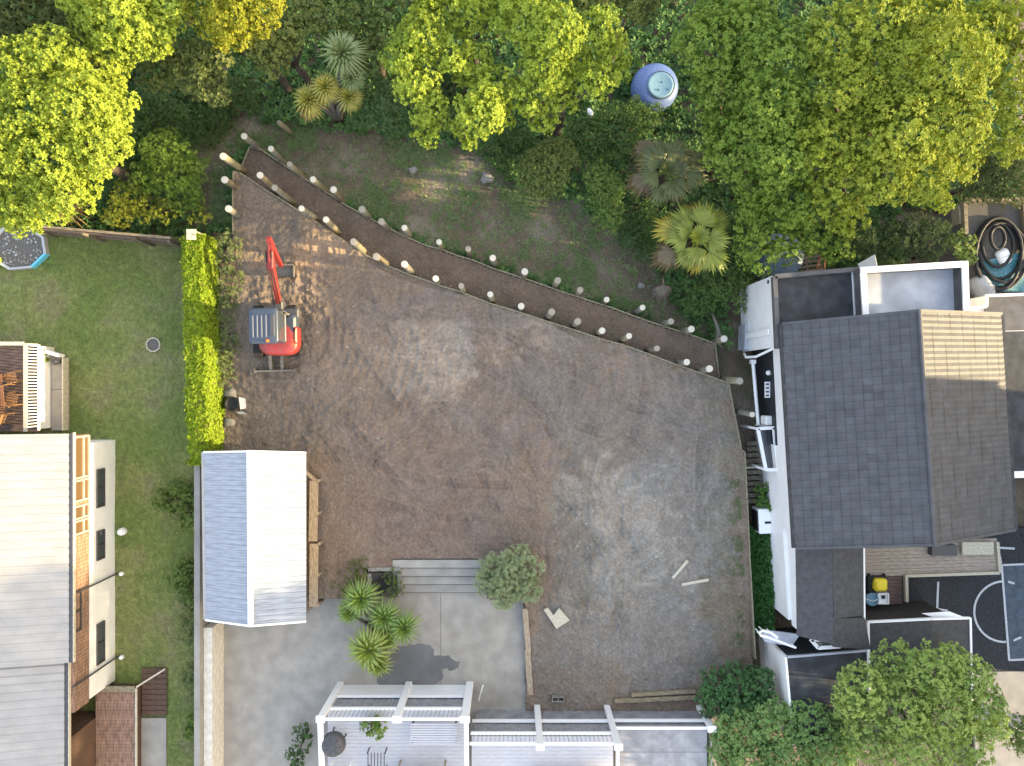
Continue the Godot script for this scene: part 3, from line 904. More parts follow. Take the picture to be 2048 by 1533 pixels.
func make_right_house():
	var t := thing("house", "white house with a large charcoal tiled gable roof on the right", "house")
	var e := 3.0
	var r := 4.9
	var nw := at(1565, 648, e); var nr := at(1838, 622, r); var sr := at(1870, 1090, r); var sw := at(1592, 1097, e)
	var ne := at(2003, 628, e); var se := at(2030, 1060, e)
	tiled_slope(t, [nr, sr, sw, nw], 30, 14, M.tile_roof, 0)
	tiled_slope(t, [nr, sr, se, ne], 38, 14, M.tile_roof, 21)
	var st := mb()
	tube(st, [nr + Vector3(0, 0.0, -0.05), sr + Vector3(0, 0.0, 0.05)], [0.085, 0.085], 10)
	build(st, "ridge_cap", M.tile_roof, t)
	for q in [[nr, nw], [sr, sw], [nr, ne], [sr, se]]:
		st = mb()
		bar(st, q[0] + Vector3(0, -0.02, 0), q[1] + Vector3(0, -0.02, 0), 0.1, 0.13)
		build(st, "barge_board", M.tile_roof, t)
	st = mb()
	bar(st, nw + Vector3(-0.06, -0.06, 0), sw + Vector3(-0.06, -0.06, 0), 0.12, 0.1)
	build(st, "gutter", M.membrane, t)
	st = mb()
	bar(st, ne + Vector3(0.06, -0.06, 0), se + Vector3(0.06, -0.06, 0), 0.12, 0.1)
	build(st, "gutter", M.membrane, t)
	# body: dark lower wall, white above
	var b := -1.3
	var wn := Vector3(10.0, 0, -1.75); var ws := Vector3(10.62, 0, 9.1); var wm := Vector3(10.2, 0, 2.4)
	var en := Vector3(17.3, 0, -2.1); var es := Vector3(17.8, 0, 5.0)
	st = mb()
	block(st, lift([wn, en, es, Vector3(10.37, 0, 5.6)], 1.2), lift([wn, en, es, Vector3(10.37, 0, 5.6)], e - 0.1))
	# gable infill
	tri(st, Vector3(wn.x, e - 0.1, wn.z), nr + Vector3(0, -0.15, 0.5), Vector3(en.x, e - 0.1, en.z))
	tri(st, Vector3(10.37, e - 0.1, 5.6), sr + Vector3(0, -0.15, -0.1), Vector3(es.x, e - 0.1, es.z))
	build(st, "upper_wall", M.white, t)
	st = mb()
	block(st, lift([wn, en, Vector3(17.5, 0, 2.4), wm], b), lift([wn, en, Vector3(17.5, 0, 2.4), wm], 1.198))
	build(st, "dark_lower_wall", M.dark_wall, t)
	st = mb()
	var w2 := [wm + Vector3(0, 0, 0.005), Vector3(17.5, 0, 2.405), es, Vector3(12.4, 0, 5.3), Vector3(12.4, 0, 9.0), ws]
	slab(st, w2, b, 1.198)
	build(st, "lower_wall", M.white, t)
	# gutter pipe, rail, lamp and outdoor unit on the west wall
	st = mb()
	tube(st, [at(1560, 691, 2.6), at(1512, 714, 1.0), at(1492, 715, 0.2), at(1489, 708, -0.4)], [0.05, 0.05, 0.05, 0.05], 8)
	build(st, "downpipe", M.fresh_white, t)
	st = mb()
	tube(st, [at(1506, 722, 0.0), at(1517, 850, 0.0)], [0.07, 0.07], 8)
	build(st, "wall_pipe", M.fresh_white, t)
	st = mb()
	box(st, at(1506, 724, 0.0), Vector3(0.2, 0.2, 0.16))
	build(st, "pipe_bracket", M.fresh_white, t)
	st = mb()
	lathe(st, at(1538, 746, 0.75) - Vector3(0, 0.06, 0), [[0.0, 0.14], [0.07, 0.12], [0.1, 0.05], [0.1, 0.0]], 12)
	build(st, "wall_light", M.fresh_white, t)
	st = mb()
	box(st, at(1535, 780, 0.7), Vector3(0.18, 0.12, 0.62))
	var v := build(st, "wall_vent", M.fresh_white, t)
	for k in 4:
		st = mb()
		box(st, at(1535, 769 + k * 7.5, 0.77), Vector3(0.12, 0.02, 0.06))
		build(st, "louvre", M.gutter, v)
	st = mb()
	bevel_box(st, at(1536, 841, 0.4), Vector3(0.36, 0.6, 0.36), 0.04)
	build(st, "meter_box", M.fresh_white, t)
	# white framed bay with an open top
	var bay := [at(1516, 858, 0.9), at(1548, 856, 0.9), at(1556, 940, 0.9), at(1532, 940, 0.9)]
	for k in 4:
		st = mb()
		bar(st, bay[k], bay[(k + 1) % 4], 0.12, 0.1)
		build(st, "bay_frame", M.fresh_white, t)
		st = mb()
		bar(st, bay[k] - Vector3(0, 0.05, 0), Vector3(bay[k].x, b, bay[k].z), 0.09, 0.09)
		build(st, "bay_post", M.fresh_white, t)
	st = mb()
	quad(st, bay[0] - Vector3(0, 0.5, 0), bay[1] - Vector3(0, 0.5, 0), bay[2] - Vector3(0, 0.3, 0), bay[3] - Vector3(0, 0.3, 0))
	build(st, "bay_pane", M.glass, t)

	# flat-roofed wing to the north west
	t = thing("house_wing", "flat dark-roofed wing with a white side wall at the top left of the tiled house", "house wing")
	var a := [Vector3(9.5, 0, -3.92), Vector3(12.6, 0, -4.14), Vector3(12.75, 0, -1.9), Vector3(9.62, 0, -1.3)]
	st = mb()
	block(st, lift(a, b), lift(a, 2.55))
	build(st, "wall", M.white, t)
	st = mb()
	slab(st, [a[0] + Vector3(0.1, 0, 0.1), a[1] + Vector3(-0.02, 0, 0.1), a[2], a[3] + Vector3(0.1, 0, 0)], 2.552, 2.6)
	build(st, "roof", M.membrane, t)
	for q in [[a[0], a[1]], [a[3], a[0]]]:
		st = mb()
		bar(st, Vector3(q[0].x, 2.68, q[0].z) + Vector3(0.05, 0, 0.05), Vector3(q[1].x, 2.68, q[1].z) + Vector3(0.05 if q[1].x < 11 else 0.0, 0, 0.05 if q[1].x < 11 else 0.0), 0.16, 0.25)
		build(st, "parapet", M.membrane_grey, t)
	st = mb()
	box(st, Vector3(9.56, 2.2, -3.75), Vector3(0.14, 0.16, 0.12))
	build(st, "overflow", M.black, t)
	st = mb()
	box(st, Vector3(9.52, 0.9, -1.9), Vector3(0.06, 2.6, 0.22))
	build(st, "cover_strip", M.fresh_white, t)
	st = mb()
	block(st, lift([at(1488, 650, -0.6), at(1507, 648, -0.6), at(1507, 700, -0.6), at(1486, 700, -0.6)], b), lift([at(1488, 650, -0.6), at(1507, 648, -0.6), at(1507, 700, -0.6), at(1486, 700, -0.6)], -0.4))
	build(st, "plinth", M.membrane_pale, t)

	# white parapet box
	t = thing("house_wing", "flat-roofed box with a broad white parapet and pale grey roof", "house wing")
	var h := 3.35
	var o := pix([[1722, 535], [1937, 522], [1941, 640], [1729, 660]], h)
	st = mb()
	block(st, lift(o, b), lift(o, 2.7))
	build(st, "wall", M.white, t)
	st = mb()
	slab(st, o, 2.702, 2.73)
	build(st, "roof", M.membrane_pale, t)
	for q in [[o[0], o[1]], [o[1], o[2]], [o[3], o[0]]]:
		var d: Vector3 = (q[1] - q[0]).normalized()
		var inn := Vector3(-d.z, 0, d.x) * 0.1
		st = mb()
		bar(st, Vector3(q[0].x, 3.0, q[0].z) + inn, Vector3(q[1].x, 3.0, q[1].z) + inn - d * 0.205, 0.17, 0.54)
		build(st, "parapet_wall", M.membrane_grey, t)
		st = mb()
		bar(st, Vector3(q[0].x, 3.3, q[0].z) + inn, Vector3(q[1].x, 3.3, q[1].z) + inn - d * 0.2 , 0.22, 0.08)
		build(st, "parapet_cap", M.fresh_white, t)

	# flat roof at the right edge
	t = thing("house_wing", "grey flat roof with a thin white edge, cut by the right border of the frame", "house wing")
	var f := pix([[1942, 617], [1972, 614], [1972, 592], [2260, 582], [2260, 1000], [2040, 945], [2000, 760]], 2.4)
	st = mb()
	slab(st, f, b, 2.33)
	build(st, "wall", M.white, t)
	st = mb()
	slab(st, pix([[1972, 592], [2260, 582], [2260, 655], [2004, 662], [1972, 640]], 2.4), 2.332, 2.38)
	build(st, "roof", M.membrane_grey, t)
	st = mb()
	slab(st, pix([[2004, 664], [2260, 657], [2260, 945], [2020, 945]], 2.4), 2.332, 2.36)
	build(st, "roof", M.membrane, t)
	for q in [[0, 1], [1, 2], [2, 3]]:
		st = mb()
		bar(st, f[q[0]] + Vector3(0, 0.02, 0), f[q[1]] + Vector3(0, 0.02, 0), 0.1, 0.12)
		build(st, "roof_edge", M.fresh_white, t)
	st = mb()
	bar(st, at(2022, 950, 2.42), at(2260, 944, 2.42), 0.24, 0.1)
	build(st, "roof_edge", M.fresh_white, t)

	# low gable wing south of the main roof
	t = thing("house_wing", "low dark gabled roof directly below the tiled house, white wall on its left", "house wing")
	var g0 := at(1591, 1090, 2.45); var g1 := at(1594, 1272, 2.45); var g2 := at(1665, 1090, 2.85); var g3 := at(1668, 1238, 2.85)
	st = mb()
	plate(st, [g0, g2, at(1668, 1290, 2.85), g1], 0.12)
	build(st, "roof", M.low_tile, t)
	st = mb()
	plate(st, [g2 + Vector3(0.005, 0, 0), at(1727, 1090, 2.55), at(1728, 1232, 2.55), g3 + Vector3(0.005, 0, 0)], 0.12)
	build(st, "roof", M.low_tile, t)
	st = mb()
	plate(st, [g3 + Vector3(0.005, -0.05, 0.01), at(1730, 1236, 2.5), at(1742, 1300, 2.5), at(1668, 1295, 2.75)], 0.12)
	build(st, "roof", M.low_tile, t)
	st = mb()
	slab(st, [Vector3(10.5, 0, 5.4), Vector3(12.5, 0, 5.4), Vector3(12.6, 0, 9.3), Vector3(10.75, 0, 9.3)], 1.2, 2.3)
	build(st, "wall", M.white, t)
	st = mb()
	bar(st, at(1727, 1095, 2.4), at(1728, 1240, 2.4), 0.06, 0.14)
	build(st, "fascia", M.fresh_white, t)

	# entrance roof lower right
	t = thing("entrance_roof", "small gabled entrance roof with white fascias, half hidden by the bottom right tree", "roof")
	var q0 := at(1736, 1246, 1.9); var q1 := at(1862, 1240, 2.25); var q2 := at(1940, 1238, 1.9)
	var q3 := at(1740, 1420, 1.9); var q4 := at(1864, 1425, 2.25); var q5 := at(1944, 1420, 1.9)
	st = mb()
	plate(st, [q0, q1, q4, q3], 0.1)
	build(st, "roof", M.low_tile, t)
	st = mb()
	plate(st, [q1 + Vector3(0.004, 0, 0), q2, q5, q4 + Vector3(0.004, 0, 0)], 0.1)
	build(st, "roof", M.low_tile, t)
	for q in [[q0, q1, 0.05], [q1, q2, 0.05], [q0, q3, 0.05], [q2, q5, 0.05]]:
		st = mb()
		bar(st, q[0] + Vector3(0, 0.0, -0.03), q[1] + Vector3(0, 0.0, -0.03), 0.07, 0.13)
		build(st, "fascia", M.fresh_white, t)
	st = mb()
	slab(st, [q0 + Vector3(0.2, 0, 0.15), q2 + Vector3(-0.2, 0, 0.15), q5 + Vector3(-0.2, 0, 0), q3 + Vector3(0.2, 0, 0)], b, 1.75)
	build(st, "wall", M.mat_brown, t)
	st = mb()
	plate(st, [at(1845, 1228, 1.95), at(1900, 1224, 1.95), at(1934, 1237, 1.95), at(1880, 1240, 1.95)], 0.05)
	build(st, "canopy", M.fresh_white, t)

	# garage, bottom right
	t = thing("garage", "dark flat-roofed garage with a white side wall behind the round dark shrub", "garage")
	var k0 := [Vector3(10.25, 0, 10.3), Vector3(15.2, 0, 9.9), Vector3(15.4, 0, 13.6), Vector3(10.55, 0, 13.6)]
	st = mb()
	block(st, lift(k0, b), lift(k0, 1.75))
	build(st, "wall", M.white, t)
	st = mb()
	bar(st, k0[0] + Vector3(0.12, 0.25, -0.02), k0[1] + Vector3(0, 0.25, -0.02), 0.03, 2.9)
	build(st, "north_cladding", M.dark_wall, t)
	st = mb()
	slab(st, [k0[0] + Vector3(0.08, 0, 0.0), k0[1], k0[2], k0[3] + Vector3(0.08, 0, 0)], 1.752, 1.8)
	build(st, "roof", M.membrane, t)
	st = mb()
	bar(st, Vector3(k0[0].x + 0.03, 1.8, k0[0].z), Vector3(k0[3].x + 0.03, 1.8, k0[3].z), 0.08, 0.14)
	build(st, "roof_edge", M.fresh_white, t)
	st = mb()
	bar(st, Vector3(k0[0].x + 0.1, 1.82, k0[0].z), Vector3(k0[1].x, 1.82, k0[1].z), 0.07, 0.1)
	build(st, "roof_edge", M.membrane_pale, t)
	# skylight upstand
	var s := pix([[1622, 1280], [1664, 1278], [1680, 1293], [1636, 1296]], 1.9)
	st = mb()
	for k in 4: bar(st, s[k], s[(k + 1) % 4], 0.13, 0.12)
	var sk := build(st, "skylight", M.fresh_white, t)
	st = mb()
	plate(st, s, 0.02)
	build(st, "pane", M.glass, sk)

	# curved balcony
	t = thing("balcony", "small balcony with a curved white rail beside the garage roof", "balcony")
	st = mb()
	slab(st, pix([[1522, 1270], [1535, 1262], [1600, 1270], [1585, 1293], [1560, 1290], [1530, 1284]], 1.3), 1.2, 1.3)
	build(st, "floor", M.membrane_pale, t)
	st = mb()
	var arc := pix([[1592, 1296], [1560, 1284], [1538, 1276], [1522, 1272], [1519, 1266], [1526, 1262], [1542, 1266], [1556, 1276]], 1.75)
	var rr := []
	for p in arc: rr.append(0.05)
	tube(st, arc, rr, 8)
	build(st, "rail", M.fresh_white, t)
	for p in arc:
		st = mb()
		bar(st, p, Vector3(p.x, 1.3, p.z), 0.03, 0.03)
		build(st, "baluster", M.fresh_white, t)

func make_decks():
	# right-hand neighbour's timber deck
	var t := thing("deck", "weathered timber deck with pale edges below the tiled roof", "deck")
	var y := -0.15
	var z := at(1800, 1088, y).z
	var z1 := at(1800, 1151, y).z
	var n := 0
	while z < z1:
		var st := mb()
		bar(st, Vector3(at(1724, 1100, y).x, y - 0.025 + 0.003 * (n % 3), z), Vector3(at(1994, 1100, y).x, y - 0.025 + 0.003 * (n % 3), z - 0.15), 0.132, 0.05)
		build(st, "deck_board", M.deck_grey, t)
		z += 0.14
		n += 1
	z = at(1800, 1152, y).z
	while z < at(1800, 1208, y).z:
		var st := mb()
		bar(st, Vector3(at(1726, 1100, y).x, y - 0.06, z), Vector3(at(1806, 1100, y).x, y - 0.06, z - 0.04), 0.132, 0.05)
		build(st, "deck_board", M.deck_brown, t)
		z += 0.14
	for q in [[[1812, 1152], [1998, 1146]], [[1812, 1150], [1813, 1204]], [[1725, 1094], [1727, 1238]], [[1994, 1084], [1999, 1146]]]:
		var st := mb()
		bar(st, at(q[0][0], q[0][1], y + 0.06), at(q[1][0], q[1][1], y + 0.06), 0.11, 0.16)
		build(st, "edge_board", M.ply, t)
	var st2 := mb()
	box(st2, at(1885, 1100, 0.0) , Vector3(1.0, 0.35, 0.42))
	build(st2, "hatch", M.gutter, t)
	st2 = mb()
	box(st2, at(1955, 1097, 0.0), Vector3(1.25, 0.12, 0.5))
	build(st2, "bench", M.ply, t)
	# painted court
	st2 = mb()
	slab(st2, pix([[2006, 1134], [2280, 1122], [2280, 1310], [2020, 1320]], -0.89), -0.896, -0.892)
	structure(build(st2, "painted_court", M.court))
	t = thing("court_markings", "white painted half circle and border lines of the small court at the right edge", "court lines")
	for q in [[[2004, 1130], [2019, 1322]], [[2004, 1131], [2280, 1120]], [[2019, 1321], [2280, 1311]], [[1997, 1097], [2003, 1128]], [[1996, 1096], [2030, 1098]], [[1877, 1164], [1875, 1218]], [[1875, 1219], [1896, 1222]]]:
		var st := mb()
		bar(st, at(q[0][0], q[0][1], -0.886), at(q[1][0], q[1][1], -0.886), 0.085, 0.004)
		build(st, "line", M.line_paint, t)
	var ring := mb()
	var c := at(2010, 1224, -0.886)
	for k in 24:
		var a0 := PI * 0.5 + 0.05 + (PI - 0.0) * k / 24.0
		var a1 := PI * 0.5 + 0.05 + (PI - 0.0) * (k + 1) / 24.0
		var r0 := 1.21
		var r1 := 1.295
		quad(ring, c + Vector3(cos(a0) * r0, 0, -sin(a0) * r0), c + Vector3(cos(a0) * r1, 0, -sin(a0) * r1), c + Vector3(cos(a1) * r1, 0, -sin(a1) * r1), c + Vector3(cos(a1) * r0, 0, -sin(a1) * r0))
	build(ring, "half_circle", M.line_paint, t)
	for q in [[[2017, 1164], [2030, 1168]], [[2028, 1282], [2043, 1275]]]:
		var st := mb()
		bar(st, at(q[0][0], q[0][1], -0.882), at(q[1][0], q[1][1], -0.882), 0.085, 0.004)
		build(st, "line", M.line_paint, t)

func make_verandah():
	# white timber deck of the house at the bottom of the frame: posts, rails, boards
	var t := thing("verandah", "white railed verandah deck with grey floor boards at the bottom edge", "verandah")
	var base := PATIO
	var za := 12.3          # front of the left part
	var zb := 13.2          # front of the middle part
	var floor_y := 1.7
	var rail := 2.6
	var xs := [-6.98, -4.2, -1.72]
	var xb := [-1.55, 1.02, 3.85, 7.6]
	# floor boards, left part then middle part then right part
	var z := za + 0.05
	while z < 16.6:
		var st := mb()
		box(st, Vector3((xs[0] + xs[2]) * 0.5, floor_y, z + 0.065), Vector3(xs[2] - xs[0] - 0.06, 0.04, 0.134))
		build(st, "floor_board", M.deck_blue, t)
		if z > zb + 0.05:
			st = mb()
			box(st, Vector3((xb[0] + xb[2]) * 0.5, floor_y - 0.002, z + 0.065), Vector3(xb[2] - xb[0] - 0.06, 0.04, 0.134))
			build(st, "floor_board", M.deck_blue, t)
		z += 0.14
	# right part: grey sheeted roof deck
	for q in [[0.1, 0.95], [0.965, 1.8], [1.815, 3.4]]:
		var st := mb()
		slab(st, [Vector3(xb[2] + 0.1, 0, zb + q[0]), Vector3(xb[3] - 0.12, 0, zb + q[0]), Vector3(xb[3] - 0.12, 0, zb + q[1]), Vector3(xb[2] + 0.1, 0, zb + q[1])], 1.15, 1.25)
		build(st, "roof_sheet", M.membrane_pale_grey, t)
	var st1 := mb()
	box(st1, Vector3(xb[3] - 0.05, 0.4, 15.0), Vector3(0.05, 1.6, 3.5))
	build(st1, "end_wall", M.gutter, t)
	st1 = mb()
	bar(st1, Vector3(xb[3] + 0.03, 1.3, zb + 0.4), Vector3(xb[3] + 0.03, 1.3, 16.6), 0.06, 0.1)
	build(st1, "end_rail", M.cream, t)
	# under-deck facings
	st1 = mb()
	box(st1, Vector3((xs[0] + xs[2]) * 0.5, (base + 0.55) * 0.5, za + 0.02), Vector3(xs[2] - xs[0] - 0.1, 0.55 - base, 0.04))
	build(st1, "facing_panel", M.white, t)
	for q in [[xs[0], xs[1], za], [xs[1], xs[2], za], [xb[0], xb[1], zb], [xb[1], xb[2], zb]]:
		# profiled grey cladding behind, up to the floor
		var x: float = q[0] + 0.1
		while x < q[1] - 0.1:
			var st := mb()
			box(st, Vector3(x + 0.06, (base + floor_y) * 0.5, q[2] + 0.12 + 0.012 * fmod(x * 7.0, 2.0)), Vector3(0.112, floor_y - base - 0.06, 0.03))
			build(st, "cladding_board", M.membrane_pale_grey, t)
			x += 0.12
	st1 = mb()
	box(st1, Vector3((xb[2] + xb[3]) * 0.5, 0.3, zb + 0.14), Vector3(xb[3] - xb[2] - 0.2, 1.65, 0.04))
	build(st1, "facing_panel", M.membrane_pale_grey, t)
	# rails
	var rails := [[xs[0], xs[2], za, 0.6, 0.09], [xs[0], xs[2], za, 1.72, 0.1], [xs[0], xs[2], za, rail, 0.06], [xb[0], xb[2], zb, 0.75, 0.1], [xb[0], xb[2], zb, 1.78, 0.1], [xb[0], xb[2], zb, rail, 0.06], [xb[2], xb[3], zb, 0.72, 0.1], [xb[2], xb[3], zb, 1.36, 0.06]]
	for q in rails:
		var st := mb()
		bar(st, Vector3(q[0], q[3], q[2] - 0.02), Vector3(q[1], q[3], q[2] - 0.02), 0.1, q[4])
		build(st, "rail", M.fresh_white, t)
	# balusters of the upper rails
	for q in [[xs[0], xs[2], za], [xb[0], xb[2], zb]]:
		var x: float = q[0] + 0.12
		while x < q[1] - 0.08:
			var st := mb()
			box(st, Vector3(x, (1.77 + rail - 0.03) * 0.5, q[2] + 0.0), Vector3(0.02, rail - 0.03 - 1.77, 0.02))
			build(st, "baluster", M.iron_grey, t)
			x += 0.16
	# posts
	for q in [[xs[0], za, 0.26, rail + 0.06], [xs[1], za, 0.27, rail + 0.08], [xs[2], za, 0.3, rail + 0.08], [xb[1], zb, 0.24, rail + 0.3], [xb[2], zb, 0.24, rail + 0.3], [xb[3], zb, 0.26, 1.5]]:
		var st := mb()
		bevel_box(st, Vector3(q[0], (base + q[3]) * 0.5, q[1] - 0.06), Vector3(q[2], q[3] - base, 0.16), 0.02)
		var p := build(st, "post", M.fresh_white, t)
		st = mb()
		bevel_box(st, Vector3(q[0], q[3] + 0.04, q[1] - 0.05), Vector3(q[2] + 0.08, 0.08, 0.26), 0.03)
		build(st, "cap", M.fresh_white, p)
	# side rails running to the house
	for q in [[Vector3(xs[0] - 0.02, rail + 0.02, za), Vector3(xs[0] + 0.12, rail + 0.02, 16.6), 0.2], [Vector3(xs[2] + 0.05, rail, za), Vector3(xs[2] + 0.1, rail, 16.6), 0.16], [Vector3(xb[2] + 0.02, rail, zb), Vector3(xb[2] + 0.02, rail, 16.6), 0.1]]:
		var st := mb()
		bar(st, q[0], q[1], q[2], 0.09)
		build(st, "handrail", M.fresh_white, t)

func make_fences():
	# paling fence behind the lawn
	var t := thing("paling_fence", "brown paling fence along the top end of the lawn", "fence")
	var a := at(104, 468, LAWN); var b := at(378, 492, LAWN)
	var L := (b - a).length()
	var d := (b - a) / L
	var ang := -atan2(d.z, d.x)
	var k := 0.0
	var i := 0
	while k < L:
		var st := mb()
		var hh := 1.62 + 0.02 * sin(i * 2.7)
		box(st, a + d * (k + 0.07) + Vector3(0, hh * 0.5, 0), Vector3(0.138, hh, 0.022), Basis(Vector3.UP, ang))
		build(st, "paling", M.fence_wood, t)
		k += 0.145
		i += 1
	for y in [0.35, 1.25]:
		var st := mb()
		bar(st, a + d * 0.02 + Vector3(0, y, 0.045), b + Vector3(0, y, 0.045), 0.05, 0.1)
		build(st, "rail", M.fence_wood, t)
	for s in [0.03, 0.38, 0.74, 0.98]:
		var st := mb()
		box(st, a.lerp(b, s) + Vector3(0, 0.78, 0.12), Vector3(0.1, 1.56, 0.1))
		build(st, "post", M.board_wet, t)
	var st2 := mb()
	bar(st2, a + Vector3(0, 1.68, 0), b + Vector3(0, 1.68, 0), 0.09, 0.03)
	build(st2, "cap_board", M.timber_x, t)
	# plastered wall left of the patio
	t = thing("plastered_wall", "pale plastered garden wall between the patio and the strip of lawn", "wall")
	st2 = mb()
	box(st2, Vector3(-11.92, (PATIO + 0.62) * 0.5 - 0.1, 13.2), Vector3(0.34, 0.62 - PATIO + 0.2, 7.2))
	build(st2, "wall", M.cream_wall, t)
	st2 = mb()
	box(st2, Vector3(-12.22, 0.28, 9.9), Vector3(0.22, 1.3, 13.6))
	build(st2, "kerb", M.concrete_step, t)
	# concrete steps
	t = thing("concrete_steps", "four wide grey concrete steps down from the soil to the patio", "steps")
	for s in 4:
		st2 = mb()
		var z0 := at(800, 1119, 0.0).z + s * 0.365
		var y := 0.0 - 0.135 * s
		bevel_box(st2, Vector3(-2.92, y - 0.04, z0 + 0.19), Vector3(3.75, 0.08, 0.325), 0.015)
		var sp := build(st2, "step", M.concrete_step, t)
		st2 = mb()
		box(st2, Vector3(-2.92, (y - 0.09 + PATIO - 0.1) * 0.5, z0 + 0.17), Vector3(3.7, maxf(0.02, y - 0.09 - PATIO + 0.1), 0.25))
		build(st2, "riser", M.block, sp)
	# block planter beside the steps
	t = thing("block_planter", "square concrete planter with a round black tub, left of the steps", "planter")
	for q in [[[736, 1140], [800, 1139]], [[738, 1148], [738, 1196]], [[798, 1148], [800, 1196]]]:
		st2 = mb()
		bar(st2, at(q[0][0], q[0][1], 0.05) - Vector3(0, 0.3, 0), at(q[1][0], q[1][1], 0.05) - Vector3(0, 0.3, 0), 0.15, 0.6)
		build(st2, "block_wall", M.block, t)
	st2 = mb()
	slab(st2, pix([[742, 1146], [796, 1146], [796, 1195], [742, 1195]], -0.2), PATIO, -0.2)
	build(st2, "soil_fill", M.gravel, t)
	st2 = mb()
	lathe(st2, at(768, 1166, -0.2), [[0.24, 0.0], [0.33, 0.1], [0.34, 0.26], [0.3, 0.26], [0.27, 0.1], [0.0, 0.08]], 20)
	build(st2, "tub", M.rubber, t)
	# wooden walkway between the soil edge and the white house
	t = thing("walkway", "dark slatted wooden walkway between the soil edge and the white house", "walkway")
	for s in 11:
		st2 = mb()
		bar(st2, at(1494, 888 + s * 11.5, -0.75), at(1533 + s, 886 + s * 11.5, -0.75), 0.17, 0.05)
		build(st2, "slat", M.board_wet, t)
	st2 = mb()
	bar(st2, at(1492, 936, -0.68), at(1534, 934, -0.68), 0.07, 0.07)
	build(st2, "nosing", M.ply, t)
	# raised timber bed, top right
	t = thing("timber_bed", "raised timber-edged bed of bare soil holding a coil of black hose, right edge", "garden bed")
	for q in [[[1926, 402], [2200, 396]], [[1927, 404], [1930, 470]], [[2046, 410], [2050, 500]]]:
		st2 = mb()
		bar(st2, at(q[0][0], q[0][1], 0.2), at(q[1][0], q[1][1], 0.2), 0.14, 0.3)
		build(st2, "edge_board", M.timber_x, t)
	st2 = mb()
	slab(st2, pix([[1930, 408], [2200, 402], [2200, 590], [1945, 600], [1940, 520]], 0.0), -2.4, 0.06)
	build(st2, "soil_fill", M.gravel, t)
	st2 = mb()
	bar(st2, at(1912, 415, -0.1), at(1914, 450, -0.1), 0.08, 0.5)
	build(st2, "side_board", M.timber, t)

# ---------------------------------------------------------------- the digger and loose things
func rounded_ring(cx: float, cz: float, hx: float, hz: float, r: float, y: float, seg := 4) -> Array:
	var ring := []
	for q in [[-1, -1, PI], [1, -1, PI * 1.5], [1, 1, 0.0], [-1, 1, PI * 0.5]]:
		for k in seg + 1:
			var a: float = q[2] + PI * 0.5 * k / seg
			ring.append(Vector3(cx + q[0] * (hx - r) + cos(a) * r, y, cz + q[1] * (hz - r) + sin(a) * r))
	return ring

